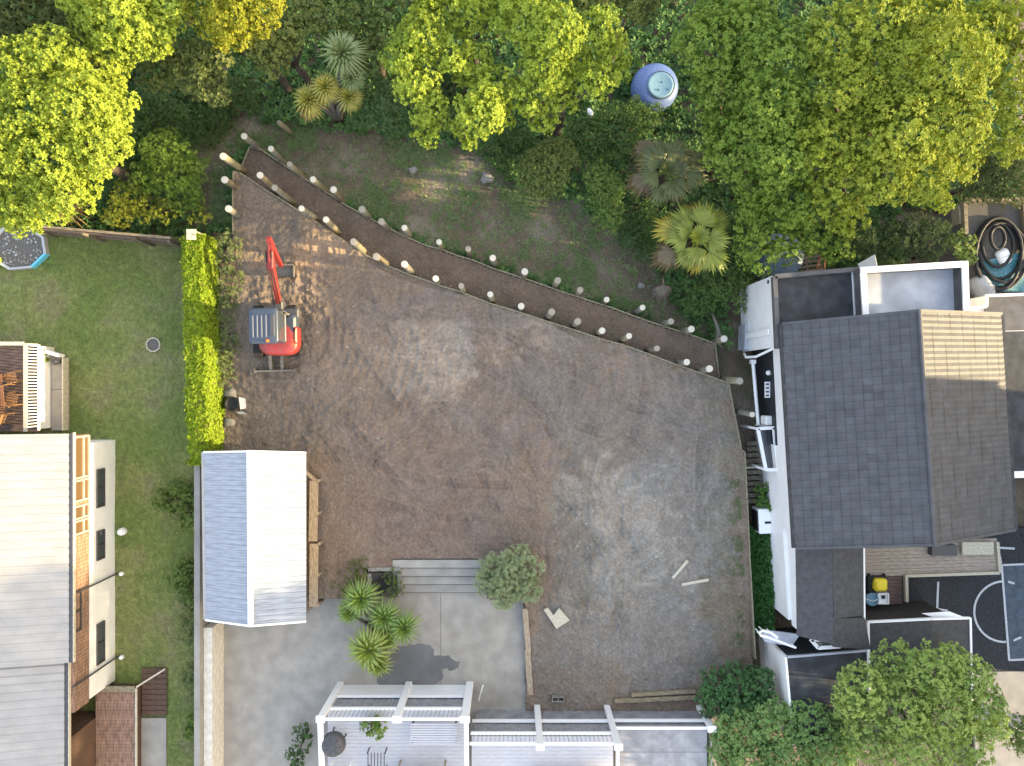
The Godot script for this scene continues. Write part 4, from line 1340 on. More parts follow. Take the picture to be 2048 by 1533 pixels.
func make_digger():
	var t := thing("mini_excavator", "small red tracked excavator with a dark cab, standing on the soil beside the hedge", "excavator", Vector3(-9.35, 0.03, -2.0), 0.02)
	var st: SurfaceTool
	# tracks: rubber belts with cleats, wheels inside
	for s in [-1, 1]:
		var x: float = s * 0.68
		st = mb()
		var prof := []
		for k in 20:
			var a := TAU * k / 20.0
			var cz: float = 0.78 * signf(cos(a)) if absf(cos(a)) > 0.05 else 0.0
			prof.append(Vector3(0, 0.27 + sin(a) * 0.25, cz + cos(a) * 0.25 - 0.05))
		var inner := []
		var outer := []
		for p in prof:
			inner.append(p + Vector3(x - 0.16, 0, 0))
			outer.append(p + Vector3(x + 0.16, 0, 0))
		loft(st, [inner, outer], true)
		var tr := build(st, "track", M.rubber, t)
		for k in 14:
			st = mb()
			box(st, Vector3(x, 0.53, -0.86 + k * 0.125), Vector3(0.3, 0.025, 0.05))
			build(st, "cleat", M.rubber, tr)
		st = mb()
		box(st, Vector3(x - s * 0.17, 0.3, -0.05), Vector3(0.12, 0.22, 1.3))
		build(st, "track_frame", M.steel, t)
	st = mb()
	box(st, Vector3(0, 0.42, -0.05), Vector3(1.2, 0.25, 0.8))
	build(st, "chassis", M.gutter, t)
	# dozer blade and its two arms
	for s in [-1, 1]:
		st = mb()
		bar(st, Vector3(s * 0.26, 0.35, 0.4), Vector3(s * 0.22, 0.26, 1.52), 0.11, 0.12)
		build(st, "blade_arm", M.steel, t)
	st = mb()
	var sec := []
	for k in 7:
		var a := -0.7 + 1.4 * k / 6.0
		sec.append(Vector2(1.62 - 0.10 * cos(a) , 0.19 + 0.19 * sin(a) / 0.644))
	for k in 6:
		quad(st, Vector3(-0.86, sec[k].y, sec[k].x), Vector3(0.74, sec[k].y, sec[k].x), Vector3(0.74, sec[k + 1].y, sec[k + 1].x), Vector3(-0.86, sec[k + 1].y, sec[k + 1].x))
		quad(st, Vector3(-0.86, sec[k].y, sec[k].x - 0.045), Vector3(0.74, sec[k].y, sec[k].x - 0.045), Vector3(0.74, sec[k + 1].y, sec[k + 1].x - 0.045), Vector3(-0.86, sec[k + 1].y, sec[k + 1].x - 0.045))
	box(st, Vector3(-0.06, 0.39, 1.52), Vector3(1.6, 0.03, 0.06))
	for s in [-0.86, 0.74]: box(st, Vector3(s, 0.2, 1.5), Vector3(0.03, 0.36, 0.16))
	build(st, "blade", M.steel, t)
	# upper body: rounded red tail with engine hood
	st = mb()
	st.set_smooth_group(1)
	var cx := 0.36
	loft(st, [rounded_ring(cx, 0.28, 0.72, 0.62, 0.42, 0.62), rounded_ring(cx, 0.28, 0.76, 0.66, 0.44, 0.75), rounded_ring(cx, 0.28, 0.76, 0.66, 0.44, 1.15), rounded_ring(cx, 0.28, 0.70, 0.6, 0.4, 1.27), rounded_ring(cx, 0.26, 0.52, 0.44, 0.3, 1.31)], true)
	build(st, "tail_body", M.red, t)
	st = mb()
	bevel_box(st, Vector3(0.36, 0.72, -0.45), Vector3(1.4, 0.24, 0.9), 0.05)
	build(st, "floor_plate", M.gutter, t)
	st = mb()
	bevel_box(st, Vector3(0.86, 1.05, -0.22), Vector3(0.42, 0.5, 0.75), 0.08)
	build(st, "engine_cover", M.navy, t)
	st = mb()
	bevel_box(st, Vector3(1.03, 1.0, 0.2), Vector3(0.16, 0.62, 0.7), 0.06)
	build(st, "side_cover", M.red, t)
	st = mb()
	box(st, Vector3(0.93, 1.285, 0.42), Vector3(0.16, 0.02, 0.3), Basis(Vector3.UP, 0.5))
	build(st, "sticker", M.orange, t)
	# cab
	var cab := Vector3(0.22, 0, -0.1)
	st = mb()
	bevel_box(st, cab + Vector3(0, 1.1, 0), Vector3(1.0, 0.6, 1.18), 0.06)
	build(st, "cab_body", M.navy, t)
	for s in [[-0.47, -0.55], [0.47, -0.55], [-0.47, 0.55], [0.47, 0.55]]:
		st = mb()
		bar(st, cab + Vector3(s[0], 1.35, s[1]), cab + Vector3(s[0] * 0.97, 2.38, s[1] * 0.97), 0.07, 0.07)
		build(st, "cab_pillar", M.navy, t)
	for s in [[Vector3(-0.475, 1.88, 0), Vector3(0.02, 0.9, 1.03)], [Vector3(0.475, 1.88, 0), Vector3(0.02, 0.9, 1.03)], [Vector3(0, 1.88, -0.555), Vector3(0.88, 0.9, 0.02)], [Vector3(0, 1.88, 0.555), Vector3(0.88, 0.9, 0.02)]]:
		st = mb()
		box(st, cab + s[0], s[1])
		build(st, "cab_window", M.glass, t)
	st = mb()
	st.set_smooth_group(1)
	loft(st, [rounded_ring(cab.x, cab.z, 0.53, 0.65, 0.1, 2.36), rounded_ring(cab.x, cab.z, 0.545, 0.665, 0.12, 2.41), rounded_ring(cab.x, cab.z, 0.53, 0.65, 0.12, 2.46), rounded_ring(cab.x, cab.z, 0.46, 0.58, 0.1, 2.49)], true)
	var roof := build(st, "cab_roof", M.navy, t)
	for k in 4:
		st = mb()
		bevel_box(st, cab + Vector3(-0.38 + k * 0.16, 2.50, 0.02), Vector3(0.07, 0.03, 0.82), 0.012)
		build(st, "roof_rib", M.navy_light, roof)
	st = mb()
	bevel_box(st, cab + Vector3(0.34, 2.5, 0.0), Vector3(0.16, 0.03, 0.8), 0.012)
	build(st, "roof_hatch", M.gutter, roof)
	st = mb()
	lathe(st, cab + Vector3(0.16, 2.48, 0.56), [[0.06, 0.0], [0.055, 0.1], [0.0, 0.13]], 10)
	build(st, "beacon", M.orange, t)
	st = mb()
	lathe(st, Vector3(0.78, 1.2, -0.62), [[0.05, 0.0], [0.05, 0.55], [0.09, 0.56], [0.09, 0.6], [0.04, 0.6], [0.04, 0.5]], 12)
	build(st, "exhaust", M.steel, t)
	# boom, arm, rams, bucket (all in one plane at x = 0.3)
	var bx := 0.32
	st = mb()
	bevel_box(st, Vector3(bx, 0.75, -1.0), Vector3(0.34, 0.42, 0.4), 0.05)
	build(st, "swing_bracket", M.gutter, t)
	var path := [Vector3(bx, 0.85, -1.1), Vector3(bx, 1.25, -1.7), Vector3(bx, 1.6, -2.3), Vector3(bx, 1.75, -2.8), Vector3(bx, 1.75, -3.25)]
	var wid := [0.16, 0.17, 0.17, 0.17, 0.15]
	var dep := [0.22, 0.28, 0.36, 0.3, 0.18]
	st = mb()
	var rings := []
	for k in path.size():
		var d: Vector3 = (path[min(k + 1, path.size() - 1)] - path[max(k - 1, 0)]).normalized()
		var u := Vector3(0, -d.z, d.y)
		var e: float = 0.03
		var ring := []
		for q in [[-1, 1], [1, 1], [1, -1], [-1, -1]]:
			ring.append(path[k] + Vector3(q[0] * wid[k] * 0.5, 0, 0) + u * q[1] * dep[k] * 0.5)
		rings.append(ring)
	loft(st, rings, true)
	build(st, "boom", M.red, t)
	st = mb()
	bevel_box(st, Vector3(bx + 0.02, 1.92, -2.6), Vector3(0.28, 0.12, 0.75), 0.05)
	build(st, "boom_ram_guard", M.red_worn, t)
	st = mb()
	tube(st, [Vector3(bx, 0.85, -1.4), Vector3(bx, 1.25, -2.0)], [0.06, 0.06], 8)
	build(st, "ram_barrel", M.red_worn, t)
	st = mb()
	tube(st, [Vector3(bx, 1.25, -2.0), Vector3(bx, 1.5, -2.3)], [0.03, 0.03], 8)
	build(st, "ram_rod", M.chrome, t)
	st = mb()
	tube(st, [Vector3(bx, 1.98, -2.5), Vector3(bx, 2.0, -3.1)], [0.05, 0.05], 8)
	build(st, "ram_barrel", M.red_worn, t)
	st = mb()
	tube(st, [Vector3(bx, 1.45, -1.6), Vector3(bx + 0.02, 1.72, -2.0), Vector3(bx, 1.88, -2.3)], [0.025, 0.025, 0.025], 6)
	build(st, "hose", M.black, t)
	for k in 3:
		st = mb()
		st.set_smooth_group(1)
		var hx := bx - 0.11 + k * 0.11
		tube(st, [Vector3(hx, 1.1, -1.05), Vector3(hx + 0.05, 1.55, -1.5), Vector3(hx, 1.85, -2.15), Vector3(hx * 0.9 + 0.03, 2.02, -2.9)], [0.02, 0.02, 0.02, 0.02], 6)
		build(st, "hose", M.black, t)
	# dipper arm folding back down to the bucket
	st = mb()
	rings = []
	var ap := [Vector3(bx, 2.0, -3.42), Vector3(bx, 1.72, -3.25), Vector3(bx, 1.1, -2.9), Vector3(bx, 0.5, -2.6)]
	var ad := [0.14, 0.26, 0.2, 0.14]
	for k in ap.size():
		var d: Vector3 = (ap[min(k + 1, 3)] - ap[max(k - 1, 0)]).normalized()
		var u := Vector3(0, -d.z, d.y)
		var ring := []
		for q in [[-1, 1], [1, 1], [1, -1], [-1, -1]]:
			ring.append(ap[k] + Vector3(q[0] * 0.08, 0, 0) + u * q[1] * ad[k] * 0.5)
		rings.append(ring)
	loft(st, rings, true)
	build(st, "dipper_arm", M.red, t)
	st = mb()
	var bs := []
	for k in 8:
		var a := PI * 0.95 + PI * 1.05 * k / 7.0
		bs.append(Vector2(-2.42 + cos(a) * 0.24, 0.28 + sin(a) * 0.24))
	for k in 7:
		quad(st, Vector3(bx - 0.42, bs[k].y, bs[k].x), Vector3(bx + 0.42, bs[k].y, bs[k].x), Vector3(bx + 0.42, bs[k + 1].y, bs[k + 1].x), Vector3(bx - 0.42, bs[k + 1].y, bs[k + 1].x))
	for s in [-0.42, 0.42]:
		for k in 7:
			tri(st, Vector3(bx + s, 0.3, -2.42), Vector3(bx + s, bs[k].y, bs[k].x), Vector3(bx + s, bs[k + 1].y, bs[k + 1].x))
	box(st, Vector3(bx, 0.31, -2.66), Vector3(0.86, 0.07, 0.05))
	for s in [-0.43, 0.43]: box(st, Vector3(bx + s, 0.3, -2.42), Vector3(0.03, 0.05, 0.5))
	build(st, "bucket", M.steel, t)

func plank(label: String, a: Vector3, b: Vector3, w: float, h: float, m: Material, called := "timber_plank", group := ""):
	var st := mb()
	a.y = platform_height(a.x, a.z) + h * 0.5 + 0.02      # laid on the soil
	b.y = platform_height(b.x, b.z) + h * 0.5 + 0.02
	bar(st, a, b, w, h)
	return tag(build(st, called, m), label, "timber", group)

func make_loose():
	var st: SurfaceTool
	var y := PATIO
	plank("upper of two pale planks laid end to end along the right edge of the patio", at(1050, 1217, -0.2), at(1057, 1305, -0.32), 0.22, 0.06, M.timber)
	plank("lower of two pale planks laid end to end along the right edge of the patio", at(1055, 1302, -0.27), at(1061, 1390, -0.36), 0.24, 0.06, M.timber)
	plank("short pale stick on the soil pointing up and to the right", at(1345, 1156, 0.03 - 0.1), at(1374, 1120, 0.0 - 0.05), 0.11, 0.06, M.ply, "timber_stick")
	plank("short pale stick lying nearly level on the soil above the round dark shrub", at(1364, 1170, -0.05), at(1416, 1159, -0.05), 0.11, 0.06, M.ply, "timber_stick")
	plank("longer of two weathered poles at the bottom edge of the soil", at(1229, 1402, -0.35), at(1392, 1394, -0.35), 0.17, 0.14, M.timber_x, "timber_pole")
	plank("shorter of two weathered poles at the bottom edge of the soil", at(1263, 1390, -0.33), at(1390, 1382, -0.33), 0.15, 0.14, M.timber_x, "timber_pole")
	# L-shaped offcut of sheet
	st = mb()
	slab(st, pix([[1087, 1219], [1095, 1215], [1107, 1230], [1118, 1216], [1139, 1240], [1113, 1257]], -0.15), -0.19, -0.05)
	tag(build(st, "sheet_offcut", M.ply), "cream L-shaped offcut of sheet lying on the soil near the round bush", "offcut")
	# hollow block
	var t := thing("concrete_block", "grey hollow concrete block on the soil at the corner of the patio", "block", at(1116, 1396, -0.4))
	st = mb()
	for q in [[0, -0.09, 0.5, 0.04], [0, 0.09, 0.5, 0.04]]: box(st, Vector3(q[0], 0.1, q[1]), Vector3(q[2], 0.2, q[3]))
	build(st, "face_shell", M.block, t)
	for x in [-0.23, 0.0, 0.23]:
		st = mb()
		box(st, Vector3(x, 0.1, 0), Vector3(0.04, 0.195, 0.14))
		build(st, "web", M.block, t)
	# ring on the lawn
	st = mb()
	var ring := []
	var rr := []
	for k in 27:
		ring.append(at(308, 690, LAWN) + Vector3(cos(TAU * k / 26.0) * 0.27, 0.09 + 0.02 * sin(k * 1.9), sin(TAU * k / 26.0) * 0.27))
		rr.append(0.035)
	tube(st, ring, rr, 6, false)
	t = thing("garden_ring", "small round edging ring set in the middle of the lawn", "garden ring")
	build(st, "ring", M.ply, t)
	st = mb()
	lathe(st, at(308, 690, LAWN), [[0.0, 0.07], [0.15, 0.06], [0.25, 0.05]], 14)
	build(st, "soil_fill", M.gravel, t)
	# play pool with gravel, top left
	t = thing("play_pool", "eight-sided play pool with a blue edge, full of grey gravel, left edge of lawn", "pool", at(42, 498, LAWN))
	st = mb()
	var oct := []
	for k in 8: oct.append(Vector3(cos(TAU * (k + 0.35) / 8.0) * 1.22, 0, sin(TAU * (k + 0.35) / 8.0) * 0.92))
	for k in 8:
		var a: Vector3 = oct[k]
		var b: Vector3 = oct[(k + 1) % 8]
		st = mb()
		block(st, [a * 0.86, a, b, b * 0.86], [a * 0.9 + Vector3(0, 0.25, 0), a + Vector3(0, 0.28, 0), b + Vector3(0, 0.28, 0), b * 0.9 + Vector3(0, 0.25, 0)])
		build(st, "rim_segment", M.aqua_bright if k == 0 else M.bag, t)
	st = mb()
	slab(st, oct.map(func(p): return p * 0.9), 0.0, 0.17)
	build(st, "gravel_fill", M.gravel, t)
	for k in 150:
		st = mb()
		var a := rng.randf() * TAU
		var r := sqrt(rng.randf()) * 0.8
		var s := rng.randf_range(0.03, 0.08)
		bevel_box(st, Vector3(cos(a) * r * 1.2, 0.18, sin(a) * r * 0.9), Vector3(s, s * 0.8, s * 1.2), s * 0.25, Basis(Vector3.UP, rng.randf() * 3.0))
		build(st, "pebble", M.stone if k % 3 else M.bag, t)
	st = mb()
	st.set_smooth_group(1)
	var bp := []
	for k in 11: bp.append([sin(PI * k / 10.0) * 0.24, 0.24 - cos(PI * k / 10.0) * 0.24])
	lathe(st, at(-2, 524, LAWN), bp, 18)
	t = thing("play_ball", "lime green ball on the lawn at the left border", "ball")
	build(st, "ball", M.lime, t)
	st = mb()
	lathe(st, at(-2, 524, LAWN), [[0.03, 0.478], [0.0, 0.484]], 10)
	build(st, "valve", M.black, t)
	# blue water tank in the bush
	t = thing("water_tank", "round blue water tank with a pale lid among the trees", "water tank", Vector3(at(1314, 166, -2.1).x, -3.2, at(1314, 166, -2.1).z))
	st = mb()
	st.set_smooth_group(1)
	lathe(st, Vector3(0, 0, 0), [[0.95, -0.6], [0.98, 0.2], [0.98, 0.78], [0.92, 0.94], [0.75, 1.03], [0.5, 1.08], [0.0, 1.1]], 40)
	var tk := build(st, "tank", M.blue_tank, t)
	for k in 3:
		st = mb()
		st.set_smooth_group(1)
		lathe(st, Vector3(0, 0.15 + k * 0.26, 0), [[0.97, -0.04], [1.01, 0.0], [0.97, 0.04]], 40)
		build(st, "hoop", M.blue_tank, tk)
	st = mb()
	st.set_smooth_group(1)
	lathe(st, Vector3(0.16, 1.04, 0.08), [[0.56, -0.02], [0.56, 0.05], [0.52, 0.08], [0.46, 0.06], [0.0, 0.09]], 36)
	build(st, "lid", M.blue_lid, t)
	st = mb()
	lathe(st, Vector3(0.16, 1.03, 0.08), [[0.6, 0.0], [0.61, 0.05], [0.57, 0.055]], 36)
	build(st, "lid_seal", M.navy, t)
	for q in [[0.05, -0.1], [0.3, 0.2], [-0.1, 0.22]]:
		st = mb()
		lathe(st, Vector3(0.16 + q[0], 1.115, 0.08 + q[1]), [[0.035, 0.0], [0.03, 0.03], [0.0, 0.03]], 8)
		build(st, "lid_bolt", M.navy, t)
	# second tank under a tarp
	t = thing("covered_tank", "rounded tank under a faded blue tarpaulin behind the white house wing", "tank", at(1545, 520, -1.6))
	st = mb()
	st.set_smooth_group(1)
	lathe(st, Vector3.ZERO, [[1.0, 0.0], [0.95, 0.9], [0.85, 1.25], [0.5, 1.45], [0.0, 1.5]], 24)
	build(st, "tarpaulin", M.tarp, t)
	for k in 5:
		st = mb()
		var a := k * 1.25 + 0.3
		tube(st, [Vector3(cos(a) * 0.2, 1.5, sin(a) * 0.2), Vector3(cos(a) * 0.6, 1.42, sin(a) * 0.6), Vector3(cos(a + 0.1) * 0.93, 1.0, sin(a + 0.1) * 0.93)], [0.015, 0.03, 0.02], 6)
		build(st, "fold", M.tarp, t)
	# hose coil
	t = thing("hose_coil", "big tangled coil of black hose in the timber bed", "hose")
	for q in [[1998, 505, 48, 70, 0.05, 0.0], [2000, 498, 42, 60, 0.14, 0.6], [1996, 490, 30, 44, 0.2, 1.2], [2004, 512, 50, 66, 0.22, 2.0], [1996, 476, 14, 22, 0.28, 0.3], [1998, 508, 46, 72, 0.3, 3.0]]:
		st = mb()
		st.set_smooth_group(1)
		var pts := []
		var rad := []
		for k in 25:
			var a: float = TAU * k / 24.0 + q[5]
			pts.append(at(q[0] + cos(a) * q[2] * (1.0 + 0.05 * sin(a * 2.0 + q[5])), q[1] + sin(a) * q[3], 0.12 + q[4] + 0.03 * sin(a * 3.0)))
			rad.append(0.065)
		tube(st, pts, rad, 8, false)
		build(st, "loop", M.black, t)
	st = mb()
	st.set_smooth_group(1)
	tube(st, [at(1962, 530, 0.3), at(1990, 560, 0.42), at(2012, 566, 0.4), at(2040, 552, 0.35), at(2047, 520, 0.3)], [0.06, 0.06, 0.06, 0.06, 0.06], 8)
	build(st, "loop", M.black, t)
	# aqua sheet under the hose
	st = mb()
	st.set_smooth_group(1)
	var g := []
	for j in 9:
		var row := []
		for i in 9:
			var u := i / 8.0
			var v := j / 8.0
			var p := at(lerp(1958.0, 2050.0, u), lerp(525.0, 584.0, v) - 22.0 * u * (1.0 - v), 0.1)
			row.append(p + Vector3(0, 0.07 + 0.05 * sin(u * 9.0 + v * 4.0) + 0.04 * cos(v * 11.0), 0))
		g.append(row)
	for j in 8:
		for i in 8:
			quad(st, g[j][i], g[j][i + 1], g[j + 1][i + 1], g[j + 1][i])
			quad(st, g[j][i] - Vector3(0, 0.02, 0), g[j][i + 1] - Vector3(0, 0.02, 0), g[j + 1][i + 1] - Vector3(0, 0.02, 0), g[j + 1][i] - Vector3(0, 0.02, 0))
	tag(build(st, "plastic_sheet", M.aqua), "crumpled aqua plastic sheet under the lower end of the hose coil", "sheet")
	st = mb()
	st.set_smooth_group(1)
	loft(st, [rounded_ring(0, 0, 0.24, 0.3, 0.15, 0.0), rounded_ring(0.02, 0, 0.27, 0.32, 0.18, 0.14), rounded_ring(0, 0.03, 0.2, 0.22, 0.12, 0.26)], true)
	t = thing("white_sack", "white sack lying inside the hose coil", "sack", at(2003, 515, 0.08), 0.4)
	build(st, "sack", M.fresh_white, t)
	st = mb()
	bar(st, Vector3(-0.18, 0.265, 0), Vector3(0.18, 0.265, 0.02), 0.02, 0.02)
	build(st, "seam", M.bag, t)
	# white bag by the parapet box
	st = mb()
	st.set_smooth_group(1)
	loft(st, [rounded_ring(0, 0, 0.3, 0.5, 0.2, 0.0), rounded_ring(0.02, 0.02, 0.34, 0.52, 0.25, 0.35), rounded_ring(0.0, 0.05, 0.24, 0.38, 0.2, 0.6), rounded_ring(0.0, 0.1, 0.1, 0.2, 0.08, 0.72)], true)
	t = thing("bulk_bag", "white woven bulk bag squeezed beside the white parapet box", "bag", at(1955, 578, 0.0), 0.5)
	build(st, "bag", M.bag, t)
	for s in [-1, 1]:
		st = mb()
		tube(st, [Vector3(s * 0.1, 0.7, -0.1), Vector3(s * 0.14, 0.85, 0.05), Vector3(s * 0.1, 0.7, 0.25)], [0.02, 0.02, 0.02], 6)
		build(st, "strap", M.bag, t)
	# white board leaning behind the house
	st = mb()
	plate(st, [at(1716, 528, 0.3), at(1750, 509, 0.7), at(1756, 538, 0.7), at(1722, 545, 0.3)], 0.04)
	tag(build(st, "white_board", M.white), "white board leaning behind the top wall of the house", "board")
	# pallet behind the house
	t = thing("timber_pallet", "brown timber pallet on the ground behind the dark roofed wing", "pallet", at(1612, 535, -1.5), 0.15)
	for k in 7:
		st = mb()
		box(st, Vector3(0, 0.14, -0.55 + k * 0.18), Vector3(1.3, 0.025, 0.11))
		build(st, "deck_slat", M.fence_wood, t)
	for x in [-0.55, 0.0, 0.55]:
		st = mb()
		box(st, Vector3(x, 0.07, 0), Vector3(0.1, 0.115, 1.2))
		build(st, "bearer", M.fence_wood, t)
	t = thing("timber_offcut", "orange-brown bent timber frame leaning by the bush behind the house", "frame")
	st = mb()
	for q in [[[1633, 545], [1640, 515]], [[1640, 515], [1652, 512]], [[1652, 512], [1648, 545]]]:
		bar(st, at(q[0][0], q[0][1], -0.6), at(q[1][0], q[1][1], -0.4), 0.07, 0.07)
	build(st, "frame", M.wood_red, t)
	# white bin beside the soil edge
	t = thing("heat_pump_unit", "white outdoor heat pump unit beside the right edge of the soil", "heat pump", at(1517, 1036, -0.9), 0.05)
	st = mb()
	bevel_box(st, Vector3(0, 0.42, 0), Vector3(0.5, 0.84, 1.0), 0.03)
	build(st, "casing", M.fresh_white, t)
	st = mb()
	box(st, Vector3(-0.27, 0.45, 0), Vector3(0.05, 0.62, 0.8))
	build(st, "grille", M.black, t)
	st = mb()
	box(st, Vector3(0.1, 0.845, 0.05), Vector3(0.24, 0.02, 0.09))
	build(st, "top_slot", M.black, t)
	# yellow mower and things on the small deck
	t = thing("lawn_mower", "yellow mower with a black rim on the small brown deck", "mower", at(1751, 1166, -0.16))
	st = mb()
	bevel_box(st, Vector3(0.04, 0.3, 0), Vector3(0.52, 0.3, 0.5), 0.08)
	build(st, "hood", M.yellow, t)
	st = mb()
	bevel_box(st, Vector3(-0.02, 0.12, 0.02), Vector3(0.72, 0.16, 0.66), 0.05)
	build(st, "deck_shell", M.black, t)
	for q in [[-0.3, -0.3], [0.3, -0.3], [-0.3, 0.32], [0.3, 0.32]]:
		st = mb()
		tube(st, [Vector3(q[0] - 0.03, 0.1, q[1]), Vector3(q[0] + 0.03, 0.1, q[1])], [0.1, 0.1], 12)
		build(st, "wheel", M.rubber, t)
	for s in [-0.2, 0.2]:
		st = mb()
		tube(st, [Vector3(-0.2, 0.25, s), Vector3(-0.42, 0.6, s), Vector3(-0.5, 0.75, s * 0.8)], [0.02, 0.02, 0.02], 6)
		build(st, "handle", M.black, t)
	t = thing("plant_tub", "pale green plastic tub on the small brown deck", "tub", at(1736, 1194, -0.16))
	st = mb()
	lathe(st, Vector3.ZERO, [[0.16, 0.0], [0.24, 0.38], [0.26, 0.4], [0.22, 0.4], [0.19, 0.3], [0.0, 0.28]], 18)
	build(st, "tub", M.blue_lid, t)
	st = mb()
	tube(st, [Vector3(-0.22, 0.38, 0), Vector3(0, 0.48, 0.05), Vector3(0.22, 0.38, 0)], [0.015, 0.015, 0.015], 6)
	build(st, "handle", M.fresh_white, t)
	t = thing("storage_crate", "white crate with a dark opening on the small brown deck", "crate", at(1760, 1194, -0.16))
	st = mb()
	for q in [[0, -0.2, 0.42, 0.04], [0, 0.2, 0.42, 0.04], [-0.2, 0, 0.04, 0.36], [0.2, 0, 0.04, 0.36]]: box(st, Vector3(q[0], 0.16, q[1]), Vector3(q[2], 0.32, q[3]))
	box(st, Vector3(0, 0.2, 0), Vector3(0.36, 0.03, 0.36))
	build(st, "crate", M.fresh_white, t)
	st = mb()
	box(st, Vector3(0.02, 0.24, -0.05), Vector3(0.12, 0.06, 0.12))
	build(st, "content", M.black, t)
	# driftwood and white scraps by the terrace end
	t = thing("driftwood", "bleached forked branch at the right end of the terrace", "branch")
	st = mb()
	st.set_smooth_group(1)
	tube(st, [at(1424, 627, -0.6), at(1432, 645, -0.5), at(1438, 665, -0.5), at(1434, 684, -0.6), at(1446, 697, -0.8)], [0.04, 0.06, 0.09, 0.07, 0.04], 8)
	build(st, "stem", M.pale_bark, t)
	st = mb()
	tube(st, [at(1437, 668, -0.5), at(1448, 676, -0.5), at(1455, 690, -0.7)], [0.06, 0.05, 0.03], 8)
	build(st, "fork", M.pale_bark, t)
	for q in [[974, 357, 0.26, "largest pale rock on the bare bank"], [826, 341, 0.17, "small pale rock in the grass left of the largest rock on the bank"], [1282, 572, 0.15, "pale rock beside the dead palm frond"], [463, 788, 0.24, "pale flat stone at the foot of the hedge above the black pot"], [459, 845, 0.2, "pale flat stone at the foot of the hedge below the black pot"]]:
		var p := at(q[0], q[1], 0.0)
		var hy: float = hill(p.x, p.z) if q[1] < 700 else -0.05
		p = at(q[0], q[1], hy)
		st = mb()
		st.set_smooth_group(1)
		var rings := []
		for k in 4:
			var rg := []
			for i in 9:
				var a := TAU * i / 9.0
				var rad: float = q[2] * [0.9, 1.0, 0.75, 0.3][k] * (1.0 + 0.22 * sin(i * 2.3 + q[0]))
				rg.append(Vector3(cos(a) * rad * 1.2, [0.0, 0.4, 0.8, 1.0][k] * q[2] * 0.7, sin(a) * rad))
			rings.append(rg)
		loft(st, rings, true)
		var o := put(fin(st), "rock", M.stone, self, p)
		tag(o, q[3], "rock", "pale rocks lying about")
	t = thing("plant_pot", "black pot with a torn white sack beside the hedge", "pot", at(470, 808, -0.02))
	st = mb()
	lathe(st, Vector3.ZERO, [[0.2, 0.0], [0.27, 0.36], [0.29, 0.38], [0.25, 0.38], [0.22, 0.3], [0.0, 0.28]], 18)
	build(st, "pot", M.black, t)
	st = mb()
	plate(st, [Vector3(0.22, 0.22, -0.28), Vector3(0.45, 0.1, -0.2), Vector3(0.48, 0.08, 0.18), Vector3(0.28, 0.2, 0.22)], 0.03)
	build(st, "sack", M.bag, t)
	st = mb()
	plate(st, [Vector3(0.05, 0.1, 0.33), Vector3(0.3, 0.12, 0.3), Vector3(0.5, 0.05, 0.42), Vector3(0.2, 0.06, 0.42)], 0.02)
	build(st, "sack_flap", M.bag, t)
	# white scrap caught in the bush
	st = mb()
	st.set_smooth_group(1)
	tube(st, [at(1177, 217, -0.4), at(1181, 226, -0.35), at(1182, 238, -0.5)], [0.06, 0.14, 0.05], 7, true, 0.5)
	tag(build(st, "white_sack", M.fresh_white), "small white plastic sack lying in the bush below the bright trees", "sack")
	# verandah things
	var fy := 1.72
	t = thing("barbecue", "round black covered barbecue on the verandah floor", "barbecue", Vector3(-6.55, fy, 13.25))
	st = mb()
	st.set_smooth_group(1)
	lathe(st, Vector3.ZERO, [[0.36, 0.5], [0.44, 0.68], [0.45, 0.78], [0.4, 0.95], [0.25, 1.05], [0.0, 1.08]], 20)
	build(st, "cover", M.gutter, t)
	for k in 3:
		st = mb()
		var a := k * TAU / 3.0
		bar(st, Vector3(cos(a) * 0.3, 0.0, sin(a) * 0.3), Vector3(cos(a) * 0.25, 0.55, sin(a) * 0.25), 0.04, 0.04)
		build(st, "leg", M.black, t)
	for k in 7:
		st = mb()
		var a := k * TAU / 7.0
		tube(st, [Vector3(cos(a) * 0.12, 1.075, sin(a) * 0.12), Vector3(cos(a) * 0.3, 1.04, sin(a) * 0.3), Vector3(cos(a + 0.08) * 0.455, 0.75, sin(a + 0.08) * 0.455)], [0.01, 0.02, 0.012], 6)
		build(st, "fold", M.gutter, t)
	t = thing("outdoor_table", "white table partly out of the frame on the left of the verandah", "table", Vector3(-6.4, fy, 14.65))
	st = mb()
	bevel_box(st, Vector3(0, 0.72, 0), Vector3(0.8, 0.05, 0.9), 0.02)
	build(st, "top", M.fresh_white, t)
	for q in [[-0.35, -0.4], [0.35, -0.4], [-0.35, 0.4], [0.35, 0.4]]:
		st = mb()
		box(st, Vector3(q[0], 0.345, q[1]), Vector3(0.05, 0.69, 0.05))
		build(st, "leg", M.fresh_white, t)
	# slatted lounger frames
	t = thing("slatted_bench", "slatted blue-grey bench beside the middle post of the verandah", "bench", Vector3(-2.9, fy, 13.05))
	for k in 9:
		st = mb()
		box(st, Vector3(0, 0.42, -0.36 + k * 0.09), Vector3(1.75, 0.03, 0.06))
		build(st, "slat", M.deck_blue, t)
	for q in [[-0.8, -0.33], [0.8, -0.33], [-0.8, 0.33], [0.8, 0.33]]:
		st = mb()
		box(st, Vector3(q[0], 0.2, q[1]), Vector3(0.06, 0.4, 0.06))
		build(st, "leg", M.gutter, t)
	t = thing("metal_chair", "grey barred metal chair on the verandah, lower left of the bench", "chair", Vector3(-5.05, fy, 14.1))
	for k in 6:
		st = mb()
		box(st, Vector3(-0.3 + k * 0.12, 0.43, 0), Vector3(0.03, 0.03, 0.7))
		build(st, "seat_bar", M.gutter, t)
